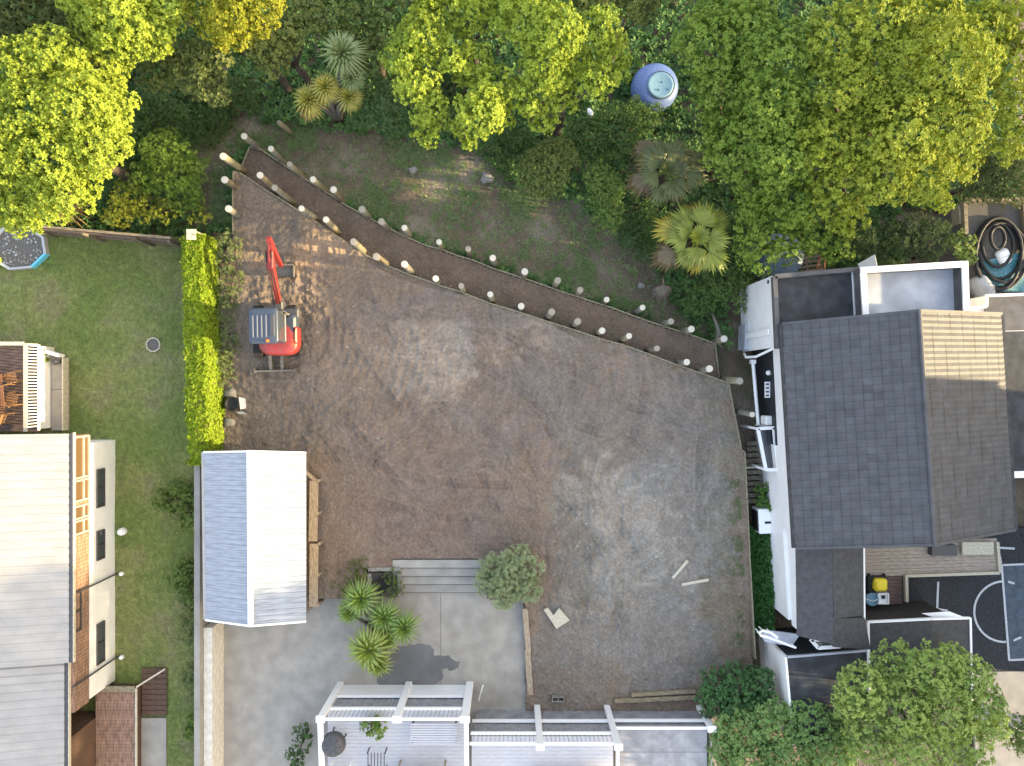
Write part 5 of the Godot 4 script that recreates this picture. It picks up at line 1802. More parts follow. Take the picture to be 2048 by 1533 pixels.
	for q in [[-0.33, -0.33], [0.33, -0.33], [-0.33, 0.33], [0.33, 0.33]]:
		st = mb()
		box(st, Vector3(q[0], 0.21, q[1]), Vector3(0.04, 0.42, 0.04))
		build(st, "leg", M.gutter, t)
	st = mb()
	bar(st, Vector3(-0.35, 0.75, 0.36), Vector3(0.35, 0.75, 0.36), 0.03, 0.05)
	bar(st, Vector3(-0.33, 0.42, 0.35), Vector3(-0.33, 0.77, 0.36), 0.03, 0.03)
	bar(st, Vector3(0.33, 0.42, 0.35), Vector3(0.33, 0.77, 0.36), 0.03, 0.03)
	build(st, "backrest", M.gutter, t)
	t = thing("wooden_tray", "timber tray table with yellow fruit at the bottom edge of the verandah", "table", Vector3(-3.35, fy, 14.75))
	st = mb()
	bevel_box(st, Vector3(0, 0.72, 0), Vector3(1.9, 0.05, 1.15), 0.02)
	build(st, "top", M.deck_grey, t)
	for q in [[-0.85, -0.5], [0.85, -0.5], [-0.85, 0.5], [0.85, 0.5]]:
		st = mb()
		box(st, Vector3(q[0], 0.345, q[1]), Vector3(0.07, 0.69, 0.07))
		build(st, "leg", M.timber, t)
	for q in [[-0.3, -0.05, "wood_red"], [-0.15, 0.05, "yellow"], [0.0, 0.0, "orange"], [0.18, 0.1, "yellow"], [-0.1, 0.2, "orange"], [0.3, 0.22, "yellow"]]:
		st = mb()
		st.set_smooth_group(1)
		lathe(st, Vector3(q[0], 0.745, q[1]), [[0.0, 0.0], [0.08, 0.03], [0.1, 0.09], [0.07, 0.16], [0.0, 0.18]], 10)
		build(st, "fruit", M[q[2]], t)
	t = thing("wooden_bench_seat", "orange-brown timber bench seat at the bottom right of the verandah", "bench", Vector3(2.0, fy, 14.75))
	for k in 6:
		st = mb()
		box(st, Vector3(0, 0.44, -0.2 + k * 0.1), Vector3(2.6, 0.035, 0.085))
		build(st, "slat", M.wood_red, t)
	for x in [-1.15, 1.15]:
		st = mb()
		box(st, Vector3(x, 0.21, 0.05), Vector3(0.08, 0.42, 0.5))
		build(st, "leg", M.wood_red, t)
	t = thing("pot_bracket", "white bracket with a yellow pot fixed to the verandah handrail", "bracket", Vector3(-1.4, 2.5, 14.35))
	st = mb()
	box(st, Vector3(0.15, 0.0, 0), Vector3(0.7, 0.04, 0.1))
	build(st, "bracket", M.fresh_white, t)
	st = mb()
	lathe(st, Vector3(0.0, 0.0, -0.05), [[0.1, 0.02], [0.13, 0.2], [0.0, 0.2]], 10)
	build(st, "pot", M.yellow, t)
	st = mb()
	box(st, Vector3(0.3, 0.05, -0.05), Vector3(0.3, 0.05, 0.12))
	build(st, "tray", M.wood_red, t)
	st = mb()
	tube(st, [at(957, 1402, PATIO + 0.05), at(966, 1372, 0.2)], [0.03, 0.03], 8)
	tag(build(st, "white_pole", M.fresh_white), "thin white pole leaning beside the right front post of the verandah", "pole")
	# left deck furniture
	t = thing("garden_table", "reddish timber garden table with a teal cloth on the left deck", "table", Vector3(-19.9, 0.64, 0.35), 0.1)
	for k in 6:
		st = mb()
		box(st, Vector3(-0.4 + k * 0.16, 0.73, 0), Vector3(0.13, 0.035, 1.3))
		build(st, "slat", M.wood_red, t)
	for q in [[-0.38, -0.55], [0.38, -0.55], [-0.38, 0.55], [0.38, 0.55]]:
		st = mb()
		box(st, Vector3(q[0], 0.35, q[1]), Vector3(0.07, 0.7, 0.07))
		build(st, "leg", M.wood_red, t)
	st = mb()
	st.set_smooth_group(1)
	loft(st, [rounded_ring(0, -0.75, 0.3, 0.26, 0.12, 0.74), rounded_ring(0.02, -0.74, 0.27, 0.23, 0.12, 0.8), rounded_ring(0.0, -0.72, 0.12, 0.1, 0.06, 0.86)], true)
	build(st, "cloth", M.teal, t)
	var chairs := [[-19.35, -0.2, 0.3, "timber folding chair on the left deck, nearest the lawn"], [-19.3, 0.6, -0.2, "timber folding chair between the deck table and the balustrade"], [-19.75, 1.3, 1.2, "timber folding chair on the left deck, nearest the ribbed roof"]]
	for c in chairs:
		t = thing("folding_chair", c[3], "chair", Vector3(c[0], 0.64, c[1]), c[2], "timber chairs round the deck table")
		for k in 5:
			st = mb()
			box(st, Vector3(0, 0.43, -0.18 + k * 0.09), Vector3(0.42, 0.025, 0.07))
			build(st, "seat_slat", M.timber_red, t)
		for q in [[-0.2, -0.2], [0.2, -0.2], [-0.2, 0.2], [0.2, 0.2]]:
			st = mb()
			box(st, Vector3(q[0], 0.21, q[1]), Vector3(0.035, 0.42, 0.035))
			build(st, "leg", M.timber_red, t)
		for k in 3:
			st = mb()
			box(st, Vector3(0, 0.6 + k * 0.1, 0.23 + k * 0.02), Vector3(0.42, 0.07, 0.025))
			build(st, "back_slat", M.timber_red, t)
		for s in [-0.2, 0.2]:
			st = mb()
			bar(st, Vector3(s, 0.42, 0.215), Vector3(s, 0.85, 0.285), 0.035, 0.03)
			build(st, "back_post", M.timber_red, t)
	t = thing("plant_pot", "round dark pot at the corner of the concrete strip under the deck", "pot", at(118, 724, LAWN + 0.3))
	st = mb()
	lathe(st, Vector3.ZERO, [[0.08, 0.0], [0.14, 0.2], [0.15, 0.22], [0.12, 0.22], [0.0, 0.17]], 16)
	build(st, "pot", M.gutter, t)
	st = mb()
	lathe(st, Vector3(0, 0.18, 0), [[0.06, 0.0], [0.04, 0.05], [0.0, 0.05]], 8)
	build(st, "stone", M.stone, t)

# ---------------------------------------------------------------- plants
var leaf_broad: ArrayMesh
var leaf_fine: ArrayMesh
var leaf_narrow: ArrayMesh
var tuft: ArrayMesh
var sword_head: ArrayMesh

# a sprig: n leaves round a stem, each leaf two bent faces
func sprig(n: int, width: float, rise: float, droop: float, seed_: int) -> ArrayMesh:
	var r := RandomNumberGenerator.new()
	r.seed = seed_
	var st := SurfaceTool.new()
	st.begin(Mesh.PRIMITIVE_TRIANGLES)
	st.set_smooth_group(-1)
	for i in n:
		var a := TAU * i / n * 1.618 * 2.0 + r.randf_range(-0.3, 0.3)
		var el := rise + r.randf_range(-0.35, 0.35)
		var L := r.randf_range(0.75, 1.1)
		var d := Vector3(cos(a) * cos(el), sin(el), sin(a) * cos(el))
		var s := Vector3(-sin(a), 0, cos(a))
		var root := Vector3(0, r.randf_range(-0.25, 0.25), 0)
		var tip := root + d * L - Vector3(0, droop * L, 0)
		var m := root + d * L * 0.5
		var fold := Vector3(0, 0.06, 0)
		var tint := r.randf_range(0.85, 1.12)
		st.set_color(Color(tint, tint, tint))
		tri(st, root, m + s * width * L + fold, tip)
		tri(st, root, tip, m - s * width * L + fold)
	return fin(st)

func make_leaves():
	leaf_broad = sprig(6, 0.29, 0.45, 0.12, 1)
	leaf_fine = sprig(7, 0.18, 0.7, 0.1, 2)
	leaf_narrow = sprig(8, 0.10, 0.8, 0.15, 3)
	# grass tuft
	var r := RandomNumberGenerator.new()
	r.seed = 4
	var st := mb()
	for i in 9:
		var a := r.randf() * TAU
		var el := r.randf_range(0.5, 1.3)
		var L := r.randf_range(0.6, 1.1)
		var root := Vector3(r.randf_range(-0.2, 0.2), 0, r.randf_range(-0.2, 0.2))
		var d := Vector3(cos(a) * cos(el), sin(el), sin(a) * cos(el))
		var s := Vector3(-sin(a), 0, cos(a)) * 0.045
		var tint := r.randf_range(0.8, 1.15)
		st.set_color(Color(tint, tint, tint))
		var m := root + d * L * 0.6
		tri(st, root - s, root + s, m + s * 0.8)
		tri(st, root - s, m + s * 0.8, m - s * 0.8)
		tri(st, m - s * 0.8, m + s * 0.8, root + d * L + Vector3(cos(a), -0.5, sin(a)) * 0.22)
	tuft = fin(st)
	sword_head = sword(110, 5)

# a head of long sword leaves radiating from one point
func sword(n: int, seed_: int) -> ArrayMesh:
	var r := RandomNumberGenerator.new()
	r.seed = seed_
	var st := mb()
	for i in n:
		var a := i * 2.39996
		var el := asin(lerp(1.0, -0.45, (i + 0.5) / n))
		var L := r.randf_range(0.8, 1.08)
		var d := Vector3(cos(a) * cos(el), sin(el), sin(a) * cos(el))
		var s := Vector3(-sin(a), 0, cos(a)) * 0.045
		var t := r.randf_range(0.75, 1.2)
		st.set_color(Color(t * (1.25 if el < -0.1 else 1.0), t, t * 0.9))
		var p0 := d * 0.08
		var p1 := d * L * 0.55
		var p2 := d * L - Vector3(0, 0.16 + 0.2 * cos(el), 0) * L
		var up := d.cross(s).normalized() * 0.018
		tri(st, p0 - s * 0.5, p1 - s + up, p1); tri(st, p0 - s * 0.5, p1, p0)
		tri(st, p0, p1, p1 + s + up); tri(st, p0, p1 + s + up, p0 + s * 0.5)
		tri(st, p1 - s + up, p2, p1); tri(st, p1, p2, p1 + s + up)
	return fin(st)

func scatter(parent: Node, called: String, mesh: Mesh, m: Material, xf: Array, cols: Array) -> MultiMeshInstance3D:
	var mm := MultiMesh.new()
	mm.transform_format = MultiMesh.TRANSFORM_3D
	mm.use_colors = true
	mm.mesh = mesh
	mm.instance_count = xf.size()
	for i in xf.size():
		mm.set_instance_transform(i, xf[i])
		mm.set_instance_color(i, cols[i])
	var o := MultiMeshInstance3D.new()
	o.name = numbered(parent, called)
	o.multimesh = mm
	o.material_override = m
	parent.add_child(o, true)
	return o

# the same sprigs joined into one real mesh: the leaves of one plant
func foliage(parent: Node, called: String, mesh: ArrayMesh, m: Material, xf: Array, cols: Array) -> MeshInstance3D:
	var src := mesh.surface_get_arrays(0)
	var sv: PackedVector3Array = src[Mesh.ARRAY_VERTEX]
	var sn: PackedVector3Array = src[Mesh.ARRAY_NORMAL]
	var sc: PackedColorArray = src[Mesh.ARRAY_COLOR]
	if src[Mesh.ARRAY_INDEX] != null:
		var fv := PackedVector3Array()
		var fn := PackedVector3Array()
		var fc := PackedColorArray()
		for i in src[Mesh.ARRAY_INDEX]:
			fv.append(sv[i]); fn.append(sn[i]); fc.append(sc[i])
		sv = fv; sn = fn; sc = fc
	var vs := PackedVector3Array()
	var ns := PackedVector3Array()
	var cs := PackedColorArray()
	var tint := PackedColorArray()
	tint.resize(sv.size())
	for i in xf.size():
		var t: Transform3D = xf[i]
		vs.append_array(t * sv)
		ns.append_array(Transform3D(t.basis.orthonormalized(), Vector3.ZERO) * sn)
		tint.fill(cols[i])
		cs.append_array(tint)
	var arr := []
	arr.resize(Mesh.ARRAY_MAX)
	arr[Mesh.ARRAY_VERTEX] = vs
	arr[Mesh.ARRAY_NORMAL] = ns
	arr[Mesh.ARRAY_COLOR] = cs
	var am := ArrayMesh.new()
	am.add_surface_from_arrays(Mesh.PRIMITIVE_TRIANGLES, arr)
	return put(am, called, m, parent)

func aim(n: Vector3, yaw: float, s: float) -> Basis:
	var ref := Vector3(cos(yaw), 0.1, sin(yaw))
	var x := ref.cross(n).normalized()
	var z := x.cross(n).normalized()
	return Basis(x * s, n * s, z * s)

func mix3(a: Color, b: Color, t: float) -> Color:
	var c := a.lerp(b, clampf(t, 0.0, 1.0))
	c.a = 1.0
	return c

# crown: every lobe carries puffs of sprigs over its shell, plus sparser sprigs within
func fill_crown(lobes: Array, leaf: float, dens: float, ca: Color, cb: Color, puff := 0.34) -> Array:
	var xf := []
	var cols := []
	for li in lobes.size():
		var c: Vector3 = lobes[li][0]
		var R: float = lobes[li][1]
		var np := int(maxf(5.0, 3.3 * R * R / (puff * puff)))
		var lobe_tone := rng.randf()
		for k in np:
			var y := 1.0 - 1.55 * (k + 0.5) / np
			var a := k * 2.39996 + li
			var q := sqrt(maxf(0.0, 1.0 - y * y))
			var d := Vector3(cos(a) * q, y * 0.8, sin(a) * q)
			var pc := c + d * R * rng.randf_range(0.76, 1.04)
			var hidden := false
			for lj in lobes.size():
				if lj != li and (pc - lobes[lj][0]).length() < lobes[lj][1] * 0.7:
					hidden = true
					break
			if hidden: continue
			var pr := puff * rng.randf_range(0.6, 1.3)
			var tone := 0.35 * lobe_tone + 0.45 * rng.randf()
			var nl := int(dens * pr * pr / (leaf * leaf) * 4.8)
			for l in nl:
				var v := Vector3(rng.randfn(), rng.randfn(), rng.randfn()).normalized()
				if v.dot(d) < -0.45: v = -v
				var p := pc + v * pr * pow(rng.randf(), 0.4) * Vector3(1, 0.8, 1)
				var n := (v * 0.8 + d * 0.4 + Vector3(0, 0.45, 0) + Vector3(rng.randfn(), rng.randfn(), rng.randfn()) * 0.25).normalized()
				xf.append(Transform3D(aim(n, rng.randf() * TAU, leaf * rng.randf_range(0.7, 1.3)), p))
				cols.append(mix3(ca, cb, tone + 0.3 * rng.randf()))
		var ni := int(dens * 4.5 * R * R / (leaf * leaf) * 0.75)
		for k in ni:
			var v := Vector3(rng.randfn(), rng.randfn(), rng.randfn()).normalized()
			xf.append(Transform3D(aim((v + Vector3(0, 0.6, 0)).normalized(), rng.randf() * TAU, leaf * 1.25), c + v * R * rng.randf_range(0.5, 0.85) * Vector3(1, 0.75, 1)))
			cols.append(mix3(ca, cb, 0.3 * rng.randf()))
	return [xf, cols]

func lobes_of(list: Array) -> Array:
	var o := []
	for q in list: o.append([at(q[0], q[1], q[2]), q[3]])
	return o

func woody(t: Node3D, lobes: Array, base: Vector3, m: Material, thick: float):
	# trunk and limbs
	var mid := Vector3.ZERO
	for l in lobes: mid += l[0]
	mid /= lobes.size()
	var fork := base.lerp(mid, 0.55)
	fork.x = lerp(base.x, mid.x, 0.4)
	fork.z = lerp(base.z, mid.z, 0.4)
	var st := mb()
	st.set_smooth_group(1)
	tube(st, [base - Vector3(0, 0.3, 0), base.lerp(fork, 0.12), base.lerp(fork, 0.55) + Vector3(0.06, 0, -0.05), fork], [thick * 1.5, thick, thick * 0.85, thick * 0.7], 9)
	var trunk := build(st, "trunk", m, t)
	for l in lobes:
		var p: Vector3 = l[0]
		st = mb()
		st.set_smooth_group(1)
		var k := fork.lerp(p, 0.5) + Vector3(0, -0.12 * (p - fork).length(), 0)
		tube(st, [fork - Vector3(0, 0.1, 0), k, p], [thick * 0.5, thick * 0.32, thick * 0.12], 6)
		build(st, "limb", m, trunk)

func tree(called: String, label: String, category: String, px_lobes: Array, leaf: float, dens: float, ca: Color, cb: Color, group := "", puff := 0.34, mesh: ArrayMesh = null, thick := 0.16, drift := Vector2.ZERO):
	var uneven := []
	for q in px_lobes: uneven.append([q[0], q[1], q[2] + rng.randf_range(-0.55, 0.55), q[3] * rng.randf_range(0.86, 1.0)])
	var lobes := lobes_of(uneven)
	var mid := Vector3.ZERO
	for l in lobes: mid += l[0]
	mid /= lobes.size()
	mid += Vector3(drift.x, 0, drift.y)
	var base := Vector3(mid.x, hill(mid.x, mid.z), mid.z)
	var t := thing(called, label, category, base, 0.0, group)
	var local := []
	for l in lobes: local.append([l[0] - base, l[1]])
	woody(t, local, Vector3.ZERO, M.bark, thick)
	var f := fill_crown(local, leaf, dens, ca, cb, puff)
	foliage(t, "crown", leaf_broad if mesh == null else mesh, M.leaf, f[0], f[1])
	return t

func shrub(label: String, px_lobes: Array, leaf: float, dens: float, ca: Color, cb: Color, mesh: ArrayMesh = null, floor_y := -99.0, group := "", puff := 0.26, called := "shrub"):
	var lobes := lobes_of(px_lobes)
	var c: Vector3 = lobes[0][0]
	var base := Vector3(c.x, hill(c.x, c.z) if floor_y < -50 else floor_y, c.z)
	var t := thing(called, label, "shrub", base, 0.0, group)
	var local := []
	for l in lobes: local.append([l[0] - base, l[1]])
	for l in local:
		var st := mb()
		st.set_smooth_group(1)
		tube(st, [Vector3(0.03, -0.1, 0.02), (l[0] as Vector3) * 0.5, l[0]], [0.05, 0.035, 0.015], 6)
		build(st, "stem", M.bark, t)
	var f := fill_crown(local, leaf, dens, ca, cb, puff)
	foliage(t, "foliage", leaf_fine if mesh == null else mesh, M.leaf, f[0], f[1])
	return t

func make_trees():
	var ya := Color(0.196, 0.261, 0.028)
	var yb := Color(0.364, 0.452, 0.062)
	var g := "broad trees of the bush above the plot"
	tree("tree", "huge bright yellow-green tree filling the left edge above the lawn", "tree", [[30, 140, 5, 1.1], [110, 120, 5, 1.0], [190, 150, 4.5, 1.0], [225, 215, 4, 0.75], [150, 220, 5.5, 1.2], [60, 230, 5.5, 1.2], [0, 300, 5, 1.2], [100, 310, 5.5, 1.2], [190, 290, 4.5, 0.9], [40, 390, 4.5, 1.1], [120, 380, 4.5, 1.0], [85, 425, 3.5, 0.65], [30, 430, 3.5, 0.6], [180, 350, 3.8, 0.6], [225, 265, 3.8, 0.5]], 0.105, 0.62, ya, yb, g, 0.34, null, 0.22)
	tree("tree", "sunlit yellow-green tree at the top border left of the golden tree", "tree", [[240, 40, 5.5, 1.0], [300, 60, 5, 0.8], [335, 20, 5, 0.8], [190, 20, 5, 0.8], [260, 85, 4.5, 0.6], [160, -20, 5, 0.8], [290, -30, 5, 0.9]], 0.105, 0.62, ya, yb, g)
	tree("tree", "dark olive tree in the top left corner behind the huge bright tree", "tree", [[60, 40, 3, 1.3], [140, 60, 3, 1.0], [20, 80, 3, 0.9], [90, -20, 3, 1.0]], 0.12, 0.55, Color(0.073, 0.096, 0.028), Color(0.124, 0.146, 0.047), g)
	tree("tree", "golden yellow tree at the top border", "tree", [[470, 30, 5, 0.8], [520, 15, 5, 0.8], [435, 60, 4.5, 0.55], [480, 75, 4.2, 0.5], [400, 5, 4.5, 0.8], [460, -30, 5, 0.9]], 0.10, 0.62, Color(0.2, 0.215, 0.02), Color(0.34, 0.35, 0.035), g)
	tree("tree", "round dull olive tree standing between the huge bright tree and the posts", "tree", [[395, 140, 3, 0.9], [370, 110, 3, 0.6], [420, 180, 2.8, 0.55], [320, 140, 2, 0.7], [430, 120, 2.8, 0.5]], 0.10, 0.6, Color(0.117, 0.150, 0.046), Color(0.221, 0.257, 0.079), g)
	tree("tree", "round dull olive tree just below the golden tree", "tree", [[540, 90, 3.2, 0.85], [575, 60, 3, 0.6], [500, 70, 3, 0.55], [540, 125, 2.6, 0.4], [610, 30, 3, 0.7]], 0.10, 0.6, Color(0.121, 0.156, 0.044), Color(0.223, 0.258, 0.076), g)
	tree("tree", "loose green tree behind the spiky cabbage tree at the top", "tree", [[660, 25, 2.6, 0.9], [720, 50, 2.2, 0.8], [745, 110, 1.6, 0.7], [770, 20, 2.2, 0.8]], 0.12, 0.4, Color(0.095, 0.140, 0.045), Color(0.171, 0.219, 0.061), g)
	tree("tree", "bright yellow-green tree in two columns beside the cabbage tree", "tree", [[850, 70, 4.5, 0.75], [810, 110, 4.2, 0.6], [830, 165, 4.2, 0.65], [860, 215, 4.0, 0.6], [850, 260, 3.6, 0.42], [900, 110, 4.2, 0.5], [945, 130, 4.2, 0.65], [990, 175, 4.2, 0.7], [960, 225, 4, 0.75], [930, 265, 3.6, 0.42], [1000, 225, 3.6, 0.45], [855, 20, 4.4, 0.5]], 0.105, 0.6, ya, yb, g, 0.3)
	tree("tree", "mid green tree seen through the gap of the two-column bright tree", "tree", [[890, 190, 2.4, 0.8], [905, 130, 2.0, 0.7], [780, 200, 1.6, 0.6]], 0.11, 0.5, Color(0.073, 0.123, 0.047), Color(0.109, 0.169, 0.062), g)
	tree("tree", "bright tree with hanging lobes left of the blue water tank", "tree", [[1050, 40, 4.8, 0.9], [1110, 70, 5, 0.9], [1090, 140, 4.5, 0.8], [1060, 195, 4, 0.6], [1085, 240, 3.6, 0.4], [1200, 60, 4.6, 0.7], [1220, 115, 4.4, 0.6], [1190, 165, 4.2, 0.55], [1230, 150, 4, 0.42], [1145, 130, 4.2, 0.65], [1130, 195, 3.6, 0.45]], 0.105, 0.58, ya, yb, g, 0.3)
	tree("tree", "sunlit tree cut by the top border above the two-column tree", "tree", [[930, 10, 4.5, 0.9], [1000, 0, 4.5, 0.7], [870, -10, 4.3, 0.6]], 0.105, 0.6, ya, yb, g)
	tree("tree", "olive tree cut by the top border left of the dark earth bank", "tree", [[1180, -10, 4, 0.7], [1270, -5, 3.5, 0.8], [1330, -20, 3.5, 0.5]], 0.105, 0.58, Color(0.101, 0.131, 0.034), Color(0.203, 0.231, 0.062), g)
	var ga := Color(0.116, 0.192, 0.028)
	var gb := Color(0.225, 0.315, 0.052)
	tree("tree", "broad deep green tree just right of the blue water tank", "tree", [[1430, 90, 4, 1.2], [1500, 60, 4.5, 1.1], [1560, 120, 4.8, 1.2], [1450, 190, 4, 1.15], [1540, 220, 4.6, 1.2], [1480, 290, 4, 1.1], [1560, 310, 4.4, 1.0], [1590, 400, 3.8, 0.85], [1525, 380, 3.6, 0.85], [1440, 270, 3.2, 0.65], [1600, 250, 4.6, 1.0], [1540, 435, 3, 0.65], [1440, 20, 3.6, 0.9]], 0.115, 0.55, ga, gb, g, 0.36, null, 0.22)
	tree("tree", "largest bright green tree in the upper right behind the houses", "tree", [[1680, 80, 5.5, 1.2], [1760, 50, 5.8, 1.2], [1850, 40, 5.8, 1.2], [1700, 180, 5.6, 1.2], [1790, 150, 6, 1.3], [1890, 130, 6, 1.3], [1960, 60, 5.5, 1.0], [1720, 280, 5.2, 1.1], [1810, 260, 5.6, 1.2], [1900, 240, 5.5, 1.1], [1680, 370, 4.6, 0.9], [1770, 350, 4.8, 1.0], [1850, 345, 4.6, 0.85], [1915, 320, 4.2, 0.65], [1650, 290, 4.8, 0.9], [1880, 400, 3.6, 0.42], [1700, 435, 3.4, 0.6]], 0.115, 0.52, Color(0.187, 0.241, 0.025), Color(0.355, 0.396, 0.054), g, 0.36, null, 0.25)
	tree("tree", "bright green tree cut by the right border in the upper corner", "tree", [[2025, 120, 5, 1.0], [2045, 230, 4.6, 0.95], [2012, 290, 4, 0.6], [2040, 40, 5, 0.8]], 0.115, 0.5, Color(0.187, 0.241, 0.025), Color(0.355, 0.396, 0.054), g)
	tree("tree", "dull grey-green tree above the timber bed at the right border", "tree", [[1960, 355, 1.5, 0.9], [2035, 355, 1.5, 1.0], [2000, 330, 1.6, 0.8]], 0.10, 0.5, Color(0.087, 0.116, 0.043), Color(0.145, 0.169, 0.069), g, 0.3, leaf_fine)
	tree("tree", "green understorey tree between the fan palm and the dark house wing", "tree", [[1600, 470, 2.2, 0.75], [1665, 490, 2, 0.6], [1510, 505, 2, 0.7], [1500, 430, 2.2, 0.6], [1560, 500, 2, 0.5]], 0.11, 0.45, ga, gb, g)
	# bottom right
	var h := "trees and shrubs at the bottom right corner"
	tree("tree", "large tree at the bottom right with yellow-green leaves on its right side", "tree", [[1720, 1380, 3.5, 0.9], [1790, 1335, 3.8, 0.85], [1870, 1340, 4, 0.85], [1940, 1360, 3.8, 0.75], [1970, 1420, 3.6, 0.75], [1890, 1420, 4.2, 1.0], [1800, 1420, 4.2, 1.0], [1740, 1470, 3.6, 0.9], [1840, 1500, 4, 1.0], [1940, 1490, 3.6, 0.8], [1985, 1460, 3, 0.45], [1700, 1420, 3, 0.55], [1915, 1312, 3, 0.36]], 0.1, 0.5, Color(0.178, 0.271, 0.068), Color(0.370, 0.459, 0.121), h, 0.27)
	shrub("round dark green shrub at the lower right corner of the soil", [[1470, 1375, 1.0, 0.75], [1430, 1365, 0.9, 0.55], [1515, 1370, 1.0, 0.6], [1425, 1405, 0.8, 0.5], [1520, 1405, 0.9, 0.5], [1470, 1415, 1.0, 0.6]], 0.10, 0.6, Color(0.050, 0.120, 0.043), Color(0.091, 0.188, 0.067), leaf_broad, -1.0, h)
	shrub("mid green shrub mass between the verandah and the bottom right tree", [[1480, 1465, 1.4, 0.85], [1550, 1455, 1.6, 0.9], [1620, 1450, 1.8, 0.9], [1490, 1530, 1.6, 0.9], [1580, 1525, 1.8, 1.0], [1660, 1510, 1.8, 0.9], [1450, 1500, 1.2, 0.6], [1680, 1460, 1.6, 0.7]], 0.10, 0.55, Color(0.131, 0.229, 0.070), Color(0.251, 0.376, 0.125), leaf_broad, -1.0, h)
	shrub("small bush cut by the right border near the bottom corner", [[2045, 1455, 1.0, 0.45], [2050, 1490, 0.8, 0.4]], 0.10, 0.5, Color(0.101, 0.154, 0.039), Color(0.174, 0.231, 0.069), leaf_broad, -0.9, h)
	# trees beyond the right border whose shade falls over the roofs and the patio
	g = "trees beyond the right border"
	for q in [[Vector3(28, 10.6, 14.7), "tall tree beyond the right border, level with the patio", 3.1, 17], [Vector3(29.5, 11.0, 19.0), "tall tree beyond the right border, level with the bottom edge", 3.0, 14], [Vector3(24.5, 7.6, -4.1), "tree beyond the right border, level with the parapet box", 1.6, 9]]:
		var t := thing("tree", q[1], "tree", Vector3(q[0].x, -1.2, q[0].z), 0.0, g)
		var lobes := []
		for k in q[3]:
			var a: float = k * 2.4
			lobes.append([Vector3(cos(a) * q[2] * 0.66, q[0].y + 1.2 + (k / float(q[3]) - 0.5) * q[2] * 2.1, sin(a) * q[2] * 0.66), q[2] * rng.randf_range(0.34, 0.48)])
		lobes.append([Vector3(0.2, q[0].y + 1.2 + q[2] * 1.2, 0.3), q[2] * 0.45])
		woody(t, lobes, Vector3.ZERO, M.bark, 0.3)
		var f := fill_crown(lobes, 0.17, 0.42, ga, gb, 0.45)
		foliage(t, "crown", leaf_broad, M.leaf, f[0], f[1])

